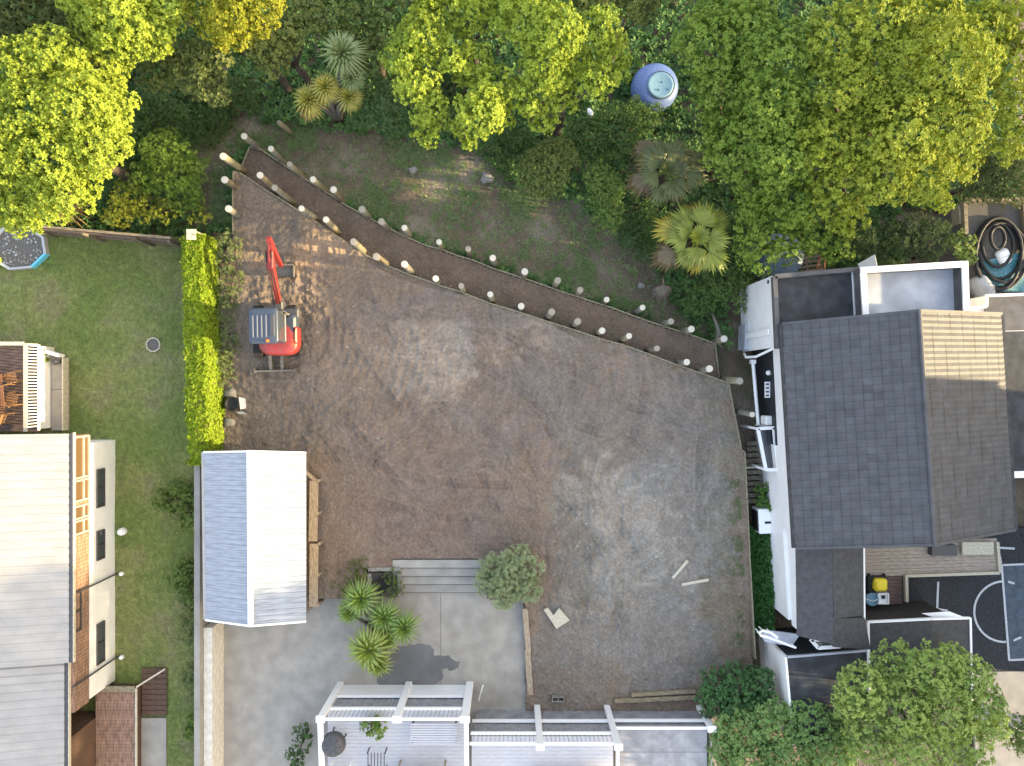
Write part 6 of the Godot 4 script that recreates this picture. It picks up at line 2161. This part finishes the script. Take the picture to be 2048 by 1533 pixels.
func make_shrubs():
	var g := "shrubs of the bush above the plot"
	var da := Color(0.058, 0.115, 0.037)
	var db := Color(0.113, 0.187, 0.063)
	shrub("olive bush at the edge of the bare bank", [[1090, 335, 0.4, 0.85], [1070, 360, 0.3, 0.6], [1120, 310, 0.4, 0.6], [1105, 365, 0.2, 0.5]], 0.085, 0.6, Color(0.117, 0.157, 0.047), Color(0.215, 0.261, 0.084), null, -99, g)
	shrub("upright green bush left of the lower fan palm", [[1215, 385, 0.4, 0.6], [1215, 430, 0.3, 0.55], [1200, 355, 0.4, 0.45]], 0.085, 0.6, Color(0.105, 0.171, 0.041), Color(0.188, 0.280, 0.070), null, -99, g)
	shrub("dark green bush below the blue water tank", [[1230, 260, -0.4, 0.95], [1170, 275, -0.5, 0.8], [1280, 240, -0.6, 0.55], [1180, 320, -0.6, 0.5], [1268, 222, -1.3, 0.4], [1305, 226, -1.5, 0.35]], 0.10, 0.5, da, Color(0.142, 0.227, 0.066), null, -99, g)
	shrub("mid green bush below the cabbage tree and left of the bright two-column tree", [[760, 220, 0.6, 0.75], [740, 180, 0.6, 0.6], [790, 245, 0.4, 0.45], [720, 230, 0.2, 0.4]], 0.09, 0.55, Color(0.075, 0.151, 0.055), Color(0.132, 0.231, 0.085), null, -99, g)
	shrub("light green feathery bush above the fence", [[330, 310, 0.7, 0.85], [350, 350, 0.7, 0.8], [300, 355, 0.6, 0.65], [370, 390, 0.3, 0.6], [390, 335, 0.2, 0.45]], 0.11, 0.55, Color(0.109, 0.184, 0.034), Color(0.189, 0.292, 0.062), leaf_narrow, -99, g)
	shrub("yellow-green bush behind the left part of the fence", [[255, 395, 0.5, 0.55], [235, 425, 0.3, 0.45], [285, 420, 0.2, 0.4], [330, 425, 0.2, 0.35], [400, 430, 0.1, 0.3]], 0.10, 0.5, Color(0.174, 0.215, 0.031), Color(0.306, 0.339, 0.062), leaf_narrow, -99, g)
	shrub("dark green bush in the hollow between the huge bright tree and the feathery bush", [[270, 250, -0.2, 0.8], [230, 340, -0.4, 0.55], [300, 220, -0.3, 0.7], [350, 240, -0.6, 0.6]], 0.10, 0.5, da, db, null, -99, g)
	shrub("dark green bush between the posts and the dull olive trees", [[440, 240, -0.8, 0.6], [410, 270, -0.8, 0.55], [480, 190, -0.6, 0.6]], 0.09, 0.5, da, Color(0.101, 0.139, 0.047), null, -99, g)
	shrub("dark green bush under the tips of the bright tree left of the tank", [[985, 295, -0.9, 0.6], [1030, 280, -0.9, 0.6], [1010, 330, -1.0, 0.45]], 0.09, 0.55, da, db, null, -99, g)
	shrub("dark green bush left of the lower fan palm's dead leaves", [[1280, 430, -0.6, 0.6], [1260, 470, -0.8, 0.5], [1295, 500, -0.9, 0.45]], 0.09, 0.5, da, db, null, -99, g)
	shrub("green bush between the lower fan palm and the white wall", [[1440, 565, -0.3, 0.7], [1400, 600, -0.6, 0.5], [1475, 590, -0.6, 0.5], [1485, 545, -0.2, 0.5]], 0.09, 0.5, Color(0.084, 0.151, 0.041), Color(0.162, 0.251, 0.070), null, -99, g)
	shrub("dark shrub right of the lower fan palm", [[1480, 470, 0.4, 0.7], [1460, 520, 0.1, 0.5]], 0.10, 0.45, da, db, null, -99, g)
	shrub("dull dark shrub behind the white parapet box", [[1720, 480, 0.4, 0.6], [1790, 485, 0.3, 0.75], [1860, 480, 0.4, 0.75], [1825, 455, 0.5, 0.5]], 0.09, 0.55, Color(0.066, 0.100, 0.045), Color(0.123, 0.171, 0.070), null, -99, g)
	shrub("small bright bush touching the corner of the white parapet box", [[1922, 485, 0.7, 0.34], [1930, 510, 0.5, 0.3]], 0.085, 0.5, Color(0.145, 0.215, 0.047), Color(0.276, 0.354, 0.108), leaf_broad, -99, g)
	# garden plants
	g = "small plants along the edge of the lawn"
	shrub("loose green shrub on the lawn edge beside the shed", [[355, 1000, 0.3, 0.6], [385, 1035, 0.2, 0.45], [325, 1002, 0.1, 0.35], [390, 985, 0.2, 0.35]], 0.11, 0.4, Color(0.081, 0.131, 0.031), Color(0.160, 0.231, 0.054), leaf_broad, LAWN, g)
	shrub("low green shrub on the lawn edge near the lower end of the shed", [[360, 1160, 0.1, 0.4], [385, 1190, 0.1, 0.35], [375, 1135, 0.0, 0.3]], 0.11, 0.4, Color(0.073, 0.131, 0.034), Color(0.145, 0.215, 0.054), leaf_broad, LAWN, g)
	shrub("arching grassy plant on the lawn edge beside the end of the shed", [[385, 1245, 0.0, 0.4], [378, 1275, -0.1, 0.3]], 0.2, 0.6, Color(0.116, 0.169, 0.062), Color(0.189, 0.246, 0.093), tuft, LAWN, g)
	shrub("small leafy plant against the plastered wall near the bottom", [[388, 1462, -0.1, 0.25], [396, 1440, -0.1, 0.2]], 0.10, 0.5, Color(0.087, 0.154, 0.031), Color(0.160, 0.246, 0.047), leaf_broad, LAWN, g)
	shrub("weedy grey-green plant low on the lawn edge by the plastered wall", [[385, 1340, -0.1, 0.3], [392, 1370, -0.15, 0.25]], 0.14, 0.5, Color(0.087, 0.131, 0.047), Color(0.131, 0.184, 0.077), tuft, LAWN, g)
	shrub("dark leafy plant beside the left front post of the verandah", [[608, 1470, 0.0, 0.35], [595, 1510, 0.0, 0.35]], 0.12, 0.5, Color(0.043, 0.092, 0.031), Color(0.087, 0.154, 0.054), leaf_broad, PATIO, "plants on the patio")
	var wl := ["top", "second", "third", "fourth", "fifth"]
	var spots := [[455, 500], [462, 560], [455, 625], [452, 690], [446, 740]]
	for i in 5:
		var s: Array = spots[i]
		shrub("patch of pale weeds between hedge and digger, %s from the fence end" % wl[i], [[s[0], s[1], 0.15, 0.42], [s[0] - 12, s[1] + 26, 0.1, 0.34], [s[0] + 6, s[1] - 24, 0.1, 0.3]], 0.13, 0.4, Color(0.147, 0.208, 0.073), Color(0.294, 0.343, 0.157), leaf_narrow, -0.1, "weeds beside the hedge", 0.22, "weed_patch")
	shrub("round grey-green bush at the right end of the concrete steps", [[1020, 1152, 0.75, 0.78], [985, 1140, 0.7, 0.5], [1050, 1135, 0.7, 0.5], [1055, 1175, 0.6, 0.5], [1005, 1185, 0.6, 0.5], [975, 1170, 0.5, 0.35], [1035, 1115, 0.6, 0.35]], 0.115, 1.1, Color(0.254, 0.313, 0.173), Color(0.506, 0.567, 0.344), leaf_narrow, -0.4, "plants on the patio", 0.24, "round_bush")
	shrub("low dark grassy plant behind the yucca, left of the block planter", [[705, 1150, 0.05, 0.35], [695, 1175, 0.0, 0.3], [720, 1140, 0.0, 0.25]], 0.16, 0.5, Color(0.073, 0.116, 0.023), Color(0.131, 0.169, 0.039), tuft, -0.1, "plants on the patio")
	shrub("small light green plant growing in the block planter", [[788, 1158, 0.05, 0.22], [792, 1180, 0.0, 0.2]], 0.10, 0.5, Color(0.101, 0.154, 0.047), Color(0.174, 0.231, 0.077), leaf_narrow, -0.2, "plants on the patio")
	shrub("bright green bush against the white house wall above the heat pump", [[1536, 985, -0.2, 0.3], [1532, 1008, -0.3, 0.22]], 0.09, 0.5, Color(0.065, 0.146, 0.028), Color(0.116, 0.215, 0.047), leaf_broad, -0.9, "plants by the white house")
	# pot plant on the verandah
	var pp := thing("potted_plant", "leafy yellow-green plant in a pot on the verandah floor", "plant", Vector3(-5.1, 1.72, 12.75))
	var st := mb()
	lathe(st, Vector3.ZERO, [[0.12, 0.0], [0.19, 0.3], [0.2, 0.32], [0.16, 0.32], [0.0, 0.28]], 16)
	build(st, "pot", M.terracotta, pp)
	var fp := fill_crown([[Vector3(0, 0.55, 0), 0.3], [Vector3(0.18, 0.45, 0.1), 0.2], [Vector3(-0.15, 0.45, -0.05), 0.2]], 0.14, 0.55, Color(0.116, 0.200, 0.047), Color(0.233, 0.339, 0.093), 0.2)
	foliage(pp, "foliage", leaf_broad, M.leaf, fp[0], fp[1])
	pp = thing("potted_plant", "small plant in a pot on the concrete strip under the deck balustrade", "plant", at(95, 716, LAWN + 0.3))
	st = mb()
	lathe(st, Vector3.ZERO, [[0.07, 0.0], [0.1, 0.16], [0.0, 0.15]], 12)
	build(st, "pot", M.terracotta, pp)
	fp = fill_crown([[Vector3(0, 0.28, 0), 0.17]], 0.08, 0.5, Color(0.116, 0.200, 0.031), Color(0.203, 0.307, 0.047), 0.14)
	foliage(pp, "foliage", leaf_fine, M.leaf, fp[0], fp[1])

func make_hedge():
	var t := thing("hedge", "long clipped hedge of golden green leaves between the lawn and the soil", "hedge", Vector3(-12.02, LAWN, -1.2))
	var xf := []
	var cols := []
	for k in 15000:
		var z := rng.randf_range(-4.35, 4.2)
		var ww := 0.36 + 0.06 * noise_b.get_noise_2d(z * 14.0, 3.0)
		var hh := 2.1 + 0.08 * noise_b.get_noise_2d(z * 12.0, 50.0)
		var cxz := 0.03 * z
		if z > 3.6: ww *= 1.0 - 0.35 * (z - 3.6)
		var u := rng.randf()
		var p: Vector3
		var n: Vector3
		if u < 0.36:
			p = Vector3(rng.randf_range(-ww, ww), hh, z)
			n = Vector3(p.x * 0.5, 1, 0)
			var e := absf(p.x) / ww
			p.y -= 0.16 * pow(e, 4.0)
		elif u < 0.74:
			p = Vector3(ww, rng.randf_range(0.0, hh), z)
			n = Vector3(1, 0.3, 0)
		elif u < 0.9:
			p = Vector3(-ww, rng.randf_range(0.2, hh), z)
			n = Vector3(-1, 0.3, 0)
		elif u < 0.95:
			p = Vector3(rng.randf_range(-ww, ww) * 0.85, rng.randf_range(0.2, hh), 4.2 + 0.1 * rng.randf())
			n = Vector3(0, 0.3, 1)
		else:
			p = Vector3(rng.randf_range(-ww, ww) * 0.85, rng.randf_range(0.2, hh), -4.35 - 0.1 * rng.randf())
			n = Vector3(0, 0.3, -1)
		p += Vector3(cxz, 0, 0) - n.normalized() * 0.13 * pow(rng.randf(), 1.5) + n.normalized() * 0.10 * noise_a.get_noise_3d(p.x * 30.0, p.y * 30.0, p.z * 30.0)
		n = (n.normalized() + Vector3(rng.randfn(), rng.randfn(), rng.randfn()) * 0.4).normalized()
		xf.append(Transform3D(aim(n, rng.randf() * TAU, rng.randf_range(0.07, 0.115)), p))
		cols.append(mix3(Color(0.15, 0.24, 0.016), Color(0.29, 0.38, 0.032), rng.randf()) if rng.randf() < 0.96 else Color(0.13, 0.12, 0.05))
	foliage(t, "foliage", leaf_broad, M.leaf, xf, cols)
	var st := mb()
	box(st, Vector3(0, 0.95, -0.1), Vector3(0.5, 1.85, 7.9), Basis(Vector3.UP, 0.03))
	build(st, "twig_core", M.bark, t)
	st = mb()
	box(st, Vector3(-0.12, 1.05, -4.5), Vector3(0.2, 2.1, 0.2))
	box(st, Vector3(-0.08, 2.12, -4.4), Vector3(0.35, 0.06, 0.4))
	build(st, "end_post", M.cream, t)

func make_spiky():
	# cabbage tree at the top: grey stems and round heads of sword leaves
	var heads := [[685, 108, 3.4, 0.95, 0], [650, 175, 2.9, 0.65, 1], [617, 200, 2.4, 0.72, 1], [697, 195, 2.5, 0.62, 1], [702, 155, 2.9, 0.6, 0]]
	var base := at(672, 232, -1.7)
	base = Vector3(base.x, hill(base.x, base.z), base.z)
	var t := thing("cabbage_tree", "spiky cabbage tree with several round heads of sword leaves", "tree", base)
	var gm := leafy(0.5, 0.3)
	gm.albedo_color = lin(0.175, 0.225, 0.085)
	var ym := leafy(0.5, 0.35)
	ym.albedo_color = lin(0.30, 0.285, 0.05)
	for q in heads:
		var p := at(q[0], q[1], q[2]) - base
		var st := mb()
		st.set_smooth_group(1)
		tube(st, [Vector3(0, -0.2, 0), p * 0.35 + Vector3(0, 0.5, 0), p - Vector3(0, 0.1, 0)], [0.16, 0.11, 0.07], 8)
		build(st, "stem", M.pale_bark, t)
		var hd := put(sword_head, "leaf_head", gm if q[4] == 0 else ym, t, p, q[0] * 0.1)
		hd.scale = Vector3.ONE * q[3]
	# skirt of dead leaves
	var dm := leafy(0.8, 0.1)
	dm.albedo_color = lin(0.36, 0.24, 0.08)
	var dead := put(sword(36, 77), "dead_leaves", dm, t, at(617, 222, 2.0) - base)
	dead.scale = Vector3(0.5, 0.5, 0.5)
	# yucca on the patio
	base = at(745, 1255, PATIO)
	t = thing("yucca", "many-headed green yucca on the patio in front of the steps", "plant", base)
	var yg := leafy(0.4, 0.3)
	yg.albedo_color = lin(0.15, 0.235, 0.045)
	var yg2 := leafy(0.4, 0.35)
	yg2.albedo_color = lin(0.22, 0.29, 0.055)
	for q in [[722, 1198, 0.9, 0.8, 0], [768, 1236, 0.7, 0.75, 0], [808, 1256, 0.8, 0.72, 0], [738, 1300, 1.1, 0.95, 1], [757, 1330, 0.5, 0.6, 1], [700, 1225, 0.5, 0.6, 0], [775, 1280, 0.5, 0.6, 1]]:
		var p := at(q[0], q[1], q[2]) - base
		var st := mb()
		st.set_smooth_group(1)
		tube(st, [Vector3(0, -0.05, 0), p * 0.5 + Vector3(0, 0.1, 0), p], [0.1, 0.08, 0.05], 8)
		build(st, "stem", M.pale_bark, t)
		var hd := put(sword(85, int(q[0])), "leaf_head", yg if q[4] == 0 else yg2, t, p, q[1] * 0.3)
		hd.scale = Vector3.ONE * q[3] * 1.12

func fan_frond(reach: float, size: float, drop: float, seed_: int, tone: Color) -> ArrayMesh:
	# petiole along +x rising then drooping; fan of folded segments at its end
	var r := RandomNumberGenerator.new()
	r.seed = seed_
	var st := mb()
	st.set_color(tone * Color(1.5, 1.4, 1.2))
	var hub := Vector3(reach, reach * 0.35 - drop * 0.3, 0)
	tube(st, [Vector3.ZERO, Vector3(reach * 0.5, reach * 0.32, 0), hub], [0.035, 0.028, 0.02], 5)
	var n := 17
	for i in n:
		var a: float = lerp(-1.3, 1.3, i / float(n - 1)) + r.randf_range(-0.04, 0.04)
		var L := size * (1.0 - 0.3 * absf(a) / 1.3) * r.randf_range(0.85, 1.08)
		var d := Vector3(cos(a), -0.12 - drop * 0.25, sin(a)).normalized()
		var s := Vector3(-sin(a), 0, cos(a)) * L * 0.085
		var m := hub + d * L * 0.6
		var tip := hub + d * L - Vector3(0, (0.18 + drop * 0.45) * L, 0)
		var f := Vector3(0, L * 0.035, 0)
		var t := r.randf_range(0.75, 1.2)
		st.set_color(Color(tone.r * t, tone.g * t, tone.b * t))
		tri(st, hub, m - s, m + f); tri(st, hub, m + f, m + s)
		tri(st, m - s, tip, m + f); tri(st, m + f, tip, m + s)
	return fin(st)

func make_palms():
	for q in [[1335, 345, 1.9, "dull olive fan palm above the bright one", Color(0.07, 0.085, 0.022), Color(0.17, 0.13, 0.045)], [1392, 478, 2.0, "bright yellow-green fan palm with golden lower leaves", Color(0.16, 0.19, 0.022), Color(0.34, 0.26, 0.03)]]:
		var top := at(q[0], q[1], q[2])
		var base := Vector3(top.x - 0.2, hill(top.x, top.z), top.z + 0.1)
		var t := thing("fan_palm", q[3], "palm", base, 0.0, "fan palms beside the bank")
		var c := top - base
		var st := mb()
		st.set_smooth_group(1)
		tube(st, [Vector3(0, -0.2, 0), c * 0.5, c], [0.2, 0.15, 0.13], 10)
		build(st, "trunk", M.bark, t)
		var mt := leafy(0.5, 0.35)
		for k in 15:
			var a := k * 2.39996 + rng.randf_range(-0.35, 0.35)
			var lower := k / 15.0
			var tone: Color = (q[4] as Color).lerp(q[5], 0.0 if k < 9 else rng.randf_range(0.3, 0.9))
			if k == 12 or k == 14: tone = Color(0.12, 0.088, 0.045)
			var o := put(fan_frond(lerp(0.4, 1.0, lower) * rng.randf_range(0.7, 1.25), lerp(0.85, 1.1, lower) * rng.randf_range(0.75, 1.15), lerp(0.0, 1.0, lower * lower), 30 + k, tone), "frond", mt, t, c + Vector3(0, 0.12 - 0.25 * lower, 0), a)
			o.rotation.z = lerp(0.45, -0.35, lower)
		for k in 5:
			var o := put(fan_frond(0.12, 0.6, -0.4, 60 + k, q[4]), "young_frond", mt, t, c + Vector3(0, 0.15, 0), k * 1.3 + 0.4)
			o.rotation.z = 0.75
	# dead frond hanging below
	var t2 := thing("dead_frond", "grey dead palm frond hanging over the edge of the bank", "frond", at(1322, 560, -1.0), 0.0)
	var dm := leafy(0.9, 0.05)
	var o2 := put(fan_frond(0.25, 0.75, 0.7, 99, Color(0.15, 0.13, 0.1)), "blade", dm, t2, Vector3(0, 0.4, 0), -1.5)
	put(fan_frond(0.2, 0.6, 0.9, 98, Color(0.13, 0.11, 0.085)), "blade", dm, t2, Vector3(0.05, 0.2, 0.1), -1.2)
	# dried flax at the fence corner
	t2 = thing("flax", "dry orange flax plant at the corner where the fence meets the huge bright tree", "plant", at(150, 420, -0.8))
	var om := leafy(0.7, 0.2)
	om.albedo_color = lin(0.35, 0.25, 0.09)
	var hd := put(sword(50, 41), "leaf_head", om, t2, Vector3(0, 0.6, 0))
	hd.scale = Vector3.ONE * 0.95

func make_cover():
	# undergrowth of the bush: dark leaves over the hillside, thinner on the open bank
	var xf := []
	var cols := []
	var gx := []
	var gc := []
	var bank := flat(pix([[560, 250], [700, 260], [830, 280], [960, 300], [1040, 380], [1150, 400], [1240, 460], [1310, 520], [1340, 600], [1420, 680], [1430, 690], [1216, 610], [995, 535], [830, 480], [690, 405], [560, 325], [500, 290], [470, 330], [470, 460], [420, 460], [400, 300], [480, 225]], -1.8))
	for k in 30000:
		var x := rng.randf_range(-23, 23)
		var z := rng.randf_range(-18, -1.5)
		var v := Vector2(x, z)
		if Geometry2D.is_point_in_polygon(v, platform_poly) or Geometry2D.is_point_in_polygon(v, terrace_poly) or Geometry2D.is_point_in_polygon(v, lawn_poly): continue
		if x > 9.2 and z > -4.6: continue
		if z > -7.0 and x < -11.2 and z > -6.2: continue
		if x > 17.0 and z > -7.6: continue
		var y := hill(x, z)
		var nn := noise_a.get_noise_2d(x * 8.0, z * 8.0)
		if Geometry2D.is_point_in_polygon(v, bank):
			if nn + 0.5 * noise_b.get_noise_2d(x * 18.0, z * 18.0) > 0.12 and rng.randf() < 0.6:
				gx.append(Transform3D(Basis(Vector3.UP, rng.randf() * TAU).scaled(Vector3.ONE * rng.randf_range(0.12, 0.26)), Vector3(x, y, z)))
				gc.append(mix3(Color(0.101, 0.195, 0.052), Color(0.240, 0.300, 0.130), rng.randf()))
			elif rng.randf() < 0.16:
				gx.append(Transform3D(Basis(Vector3.UP, rng.randf() * TAU).scaled(Vector3.ONE * rng.randf_range(0.1, 0.2)), Vector3(x, y, z)))
				gc.append(mix3(Color(0.313, 0.322, 0.200), Color(0.222, 0.265, 0.130), rng.randf()))
			continue
		if rng.randf() < 0.12: continue
		xf.append(Transform3D(aim(Vector3(rng.randfn() * 0.3, 1, rng.randfn() * 0.3).normalized(), rng.randf() * TAU, rng.randf_range(0.17, 0.3)), Vector3(x, y + rng.randf_range(0.05, 0.5) * (0.7 + nn), z)))
		cols.append(mix3(Color(0.055, 0.118, 0.038), Color(0.126, 0.230, 0.070), rng.randf() + 0.5 * nn))
	for k in 26000:
		var x := rng.randf_range(-12.5, 8.5)
		var z := rng.randf_range(-11.5, -1.5)
		var v := Vector2(x, z)
		if not Geometry2D.is_point_in_polygon(v, bank) or Geometry2D.is_point_in_polygon(v, platform_poly) or Geometry2D.is_point_in_polygon(v, terrace_poly): continue
		var nn := noise_a.get_noise_2d(x * 6.0 + 5.0, z * 6.0) + 0.45 * noise_b.get_noise_2d(x * 16.0, z * 16.0)
		if nn < 0.16 and rng.randf() > 0.12: continue
		gx.append(Transform3D(Basis(Vector3.UP, rng.randf() * TAU).scaled(Vector3.ONE * rng.randf_range(0.1, 0.24)), Vector3(x, hill(x, z), z)))
		gc.append(mix3(Color(0.090, 0.182, 0.040), Color(0.242, 0.286, 0.130), rng.randf() * rng.randf() + (0.4 if nn < 0.16 else 0.1)))
	tag(scatter(self, "undergrowth", leaf_broad, M.leaf, xf, cols), "low leafy undergrowth under the trees of the bush", "undergrowth", "", "stuff")
	tag(scatter(self, "bank_grass", tuft, M.blade, gx, gc), "sparse tufts of grass on the bare bank above the posts", "grass", "", "stuff")
	# lawn blades
	xf = []
	cols = []
	for k in 42000:
		var x := rng.randf_range(-21.5, -12.2)
		var z := rng.randf_range(-6.2, 15.8)
		if not Geometry2D.is_point_in_polygon(Vector2(x, z), lawn_poly): continue
		if x < -16.0 and z > 1.9: continue
		if x < -17.9 and z > -1.5: continue
		if x < -13.9 and z > 11.5: continue
		xf.append(Transform3D(Basis(Vector3.UP, rng.randf() * TAU).scaled(Vector3.ONE * rng.randf_range(0.045, 0.085)), Vector3(x, lawn_height(x, z), z)))
		cols.append(mix3(lawn_colour(x, z) * 1.1, lawn_colour(x, z) * 1.5, rng.randf()))
	tag(scatter(self, "lawn_grass", tuft, M.blade, xf, cols), "short mown grass of the lawn", "grass", "", "stuff")
	# ivy between the soil edge and the white house
	xf = []
	cols = []
	for k in 2600:
		var s := rng.randf()
		var z := lerpf(5.9, 10.3, s)
		var x := rng.randf_range(9.66 + 0.02 * s, 10.5 + 0.1 * s)
		xf.append(Transform3D(aim(Vector3(rng.randfn() * 0.5, 1, rng.randfn() * 0.4).normalized(), rng.randf() * TAU, rng.randf_range(0.07, 0.13)), Vector3(x, -0.95 + 0.55 * rng.randf() * (0.6 + 0.8 * soft(9.9, 10.5, x)), z)))
		cols.append(mix3(Color(0.035, 0.106, 0.025), Color(0.071, 0.177, 0.044), rng.randf()))
	tag(scatter(self, "ivy", leaf_broad, M.leaf, xf, cols), "dense dark green ground cover along the foot of the white house wall", "ground cover", "", "stuff")
	# weeds along the right edge of the soil and at its foot
	xf = []
	cols = []
	for k in 900:
		var s := rng.randf()
		var p := at(lerpf(1478.0, 1500.0, s) - absf(rng.randfn()) * 12.0, lerpf(960.0, 1360.0, s), 0.0)
		if noise_b.get_noise_2d(p.x * 20.0, p.z * 20.0) < -0.05: continue
		xf.append(Transform3D(Basis(Vector3.UP, rng.randf() * TAU).scaled(Vector3.ONE * rng.randf_range(0.05, 0.11)), Vector3(p.x, platform_height(p.x, p.z), p.z)))
		cols.append(mix3(Color(0.100, 0.150, 0.045), Color(0.185, 0.231, 0.090), rng.randf()))
	tag(scatter(self, "edge_weeds", tuft, M.blade, xf, cols), "thin weeds along the right edge of the soil", "weeds", "", "stuff")
	# clods and stones on the soil
	var st := mb()
	var rings := []
	for k in 3:
		var rg := []
		for i in 6:
			var a := TAU * i / 6.0
			var rad: float = [0.95, 0.85, 0.4][k] * (1.0 + 0.25 * sin(i * 2.3 + k * 1.7))
			rg.append(Vector3(cos(a) * rad, [0.0, 0.5, 0.85][k], sin(a) * rad * 0.85))
		rings.append(rg)
	st.set_color(Color.WHITE)
	loft(st, rings, true)
	var clod := fin(st)
	xf = []
	cols = []
	for k in 20000:
		var x := rng.randf_range(-11.5, 9.7)
		var z := rng.randf_range(-8.5, 12.6)
		var on_terrace := Geometry2D.is_point_in_polygon(Vector2(x, z), terrace_poly)
		if not on_terrace and not Geometry2D.is_point_in_polygon(Vector2(x, z), platform_poly): continue
		var r := 0.8 if on_terrace else roughness_at(x, z)
		if rng.randf() > 0.12 + 0.55 * r * (0.5 + noise_b.get_noise_2d(x * 10.0, z * 10.0) * 1.3): continue
		var s := 0.014 + 0.045 * pow(rng.randf(), 4.0) * (0.5 + r)
		xf.append(Transform3D(Basis(Vector3.UP, rng.randf() * TAU).scaled(Vector3(s, s, s) * Vector3(1, 0.9, 1)), Vector3(x, (terrace_height(x, z) if on_terrace else platform_height(x, z)) - s * 0.2, z)))
		var c := terrace_colour(x, z) if on_terrace else soil_colour(x, z)
		cols.append(mix3(c * 0.85, Color(0.34, 0.31, 0.27) if rng.randf() < 0.06 else c * 1.2, rng.randf()))
	var cm := plain(Color.WHITE, 0.95)
	cm.vertex_color_use_as_albedo = true
	tag(scatter(self, "soil_clods", clod, cm, xf, cols), "crumbs of earth and small stones strewn over the soil", "clods", "", "stuff")

func make_outside():
	# neighbouring house beyond the right border: its shade covers the plot
	var t := thing("house", "tall house beyond the right border whose shade lies over the plot", "house", Vector3(26.5, -1.2, 6.8))
	var st := mb()
	box(st, Vector3(0, 3.7, 0), Vector3(5.4, 7.4, 10.8))
	build(st, "wall", M.white, t)
	for s in [-1, 1]:
		st = mb()
		plate(st, [Vector3(0, 10.0, -5.6), Vector3(s * 3.1, 7.3, -5.6), Vector3(s * 3.1, 7.3, 5.6), Vector3(0, 10.0, 5.6)], 0.15)
		build(st, "roof", M.membrane_grey, t)
	st = mb()
	for z in [-5.4, 5.4]: tri(st, Vector3(-2.7, 7.4, z), Vector3(0, 9.9, z), Vector3(2.7, 7.4, z))
	build(st, "gable", M.white, t)
	for k in 4:
		window(t, Vector3(-2.7, 0, -4.6 + k * 2.5), Vector3(-2.7, 0, -3.3 + k * 2.5), 3.4, 4.7, Vector3.LEFT, M.glass, M.fresh_white, 1)

# ---------------------------------------------------------------- scene
func _ready():
	rng.seed = 20240607
	noise_a.seed = 3; noise_a.frequency = 0.05; noise_a.fractal_octaves = 3
	noise_b.seed = 8; noise_b.frequency = 0.05; noise_b.fractal_octaves = 3
	noise_c.seed = 15; noise_c.frequency = 0.05; noise_c.fractal_octaves = 2
	var cam := Camera3D.new()
	cam.name = "camera"
	cam.position = Vector3(0, CAM_H, 0)
	cam.rotation_degrees = Vector3(-90, 0, 0)
	cam.fov = rad_to_deg(2.0 * atan(766.5 / PX_F))
	cam.far = 900.0
	add_child(cam)
	cam.current = true
	var env := Environment.new()
	var sky := Sky.new()
	var sm := ProceduralSkyMaterial.new()
	sm.sky_top_color = Color(0.63, 0.69, 0.78)
	sm.sky_horizon_color = Color(0.90, 0.88, 0.84)
	sm.sky_curve = 0.14
	sm.ground_bottom_color = Color(0.25, 0.24, 0.2)
	sm.ground_horizon_color = Color(0.7, 0.68, 0.64)
	sm.sun_angle_max = 90.0      # broad hazy glow round the low sun
	sm.sun_curve = 0.6
	sky.sky_material = sm
	env.background_mode = Environment.BG_SKY
	env.sky = sky
	env.tonemap_mode = Environment.TONE_MAPPER_LINEAR
	env.tonemap_exposure = 3.45
	env.sdfgi_enabled = true
	env.ssao_enabled = true
	env.ssil_enabled = true
	var we := WorldEnvironment.new()
	we.name = "world_environment"
	we.environment = env
	add_child(we)
	var sun := DirectionalLight3D.new()
	sun.name = "sun"
	sun.light_energy = 1.35
	sun.light_color = Color(1.0, 0.89, 0.69)
	sun.light_angular_distance = 0.8
	sun.shadow_enabled = true
	add_child(sun)
	# low evening sun from the right of the picture, a little below it
	var el := deg_to_rad(13.0)
	var az := deg_to_rad(6.0)
	var to_sun := Vector3(cos(el) * cos(az), sin(el), cos(el) * sin(az))
	sun.look_at_from_position(to_sun * 50.0, Vector3.ZERO, Vector3.UP)
	make_materials()
	make_ground()
	make_walls()
	make_shed()
	make_left_house()
	make_right_house()
	make_decks()
	make_verandah()
	make_fences()
	make_digger()
	make_loose()
	make_outside()
	make_leaves()
	make_hedge()
	make_trees()
	make_shrubs()
	make_spiky()
	make_palms()
	make_cover()
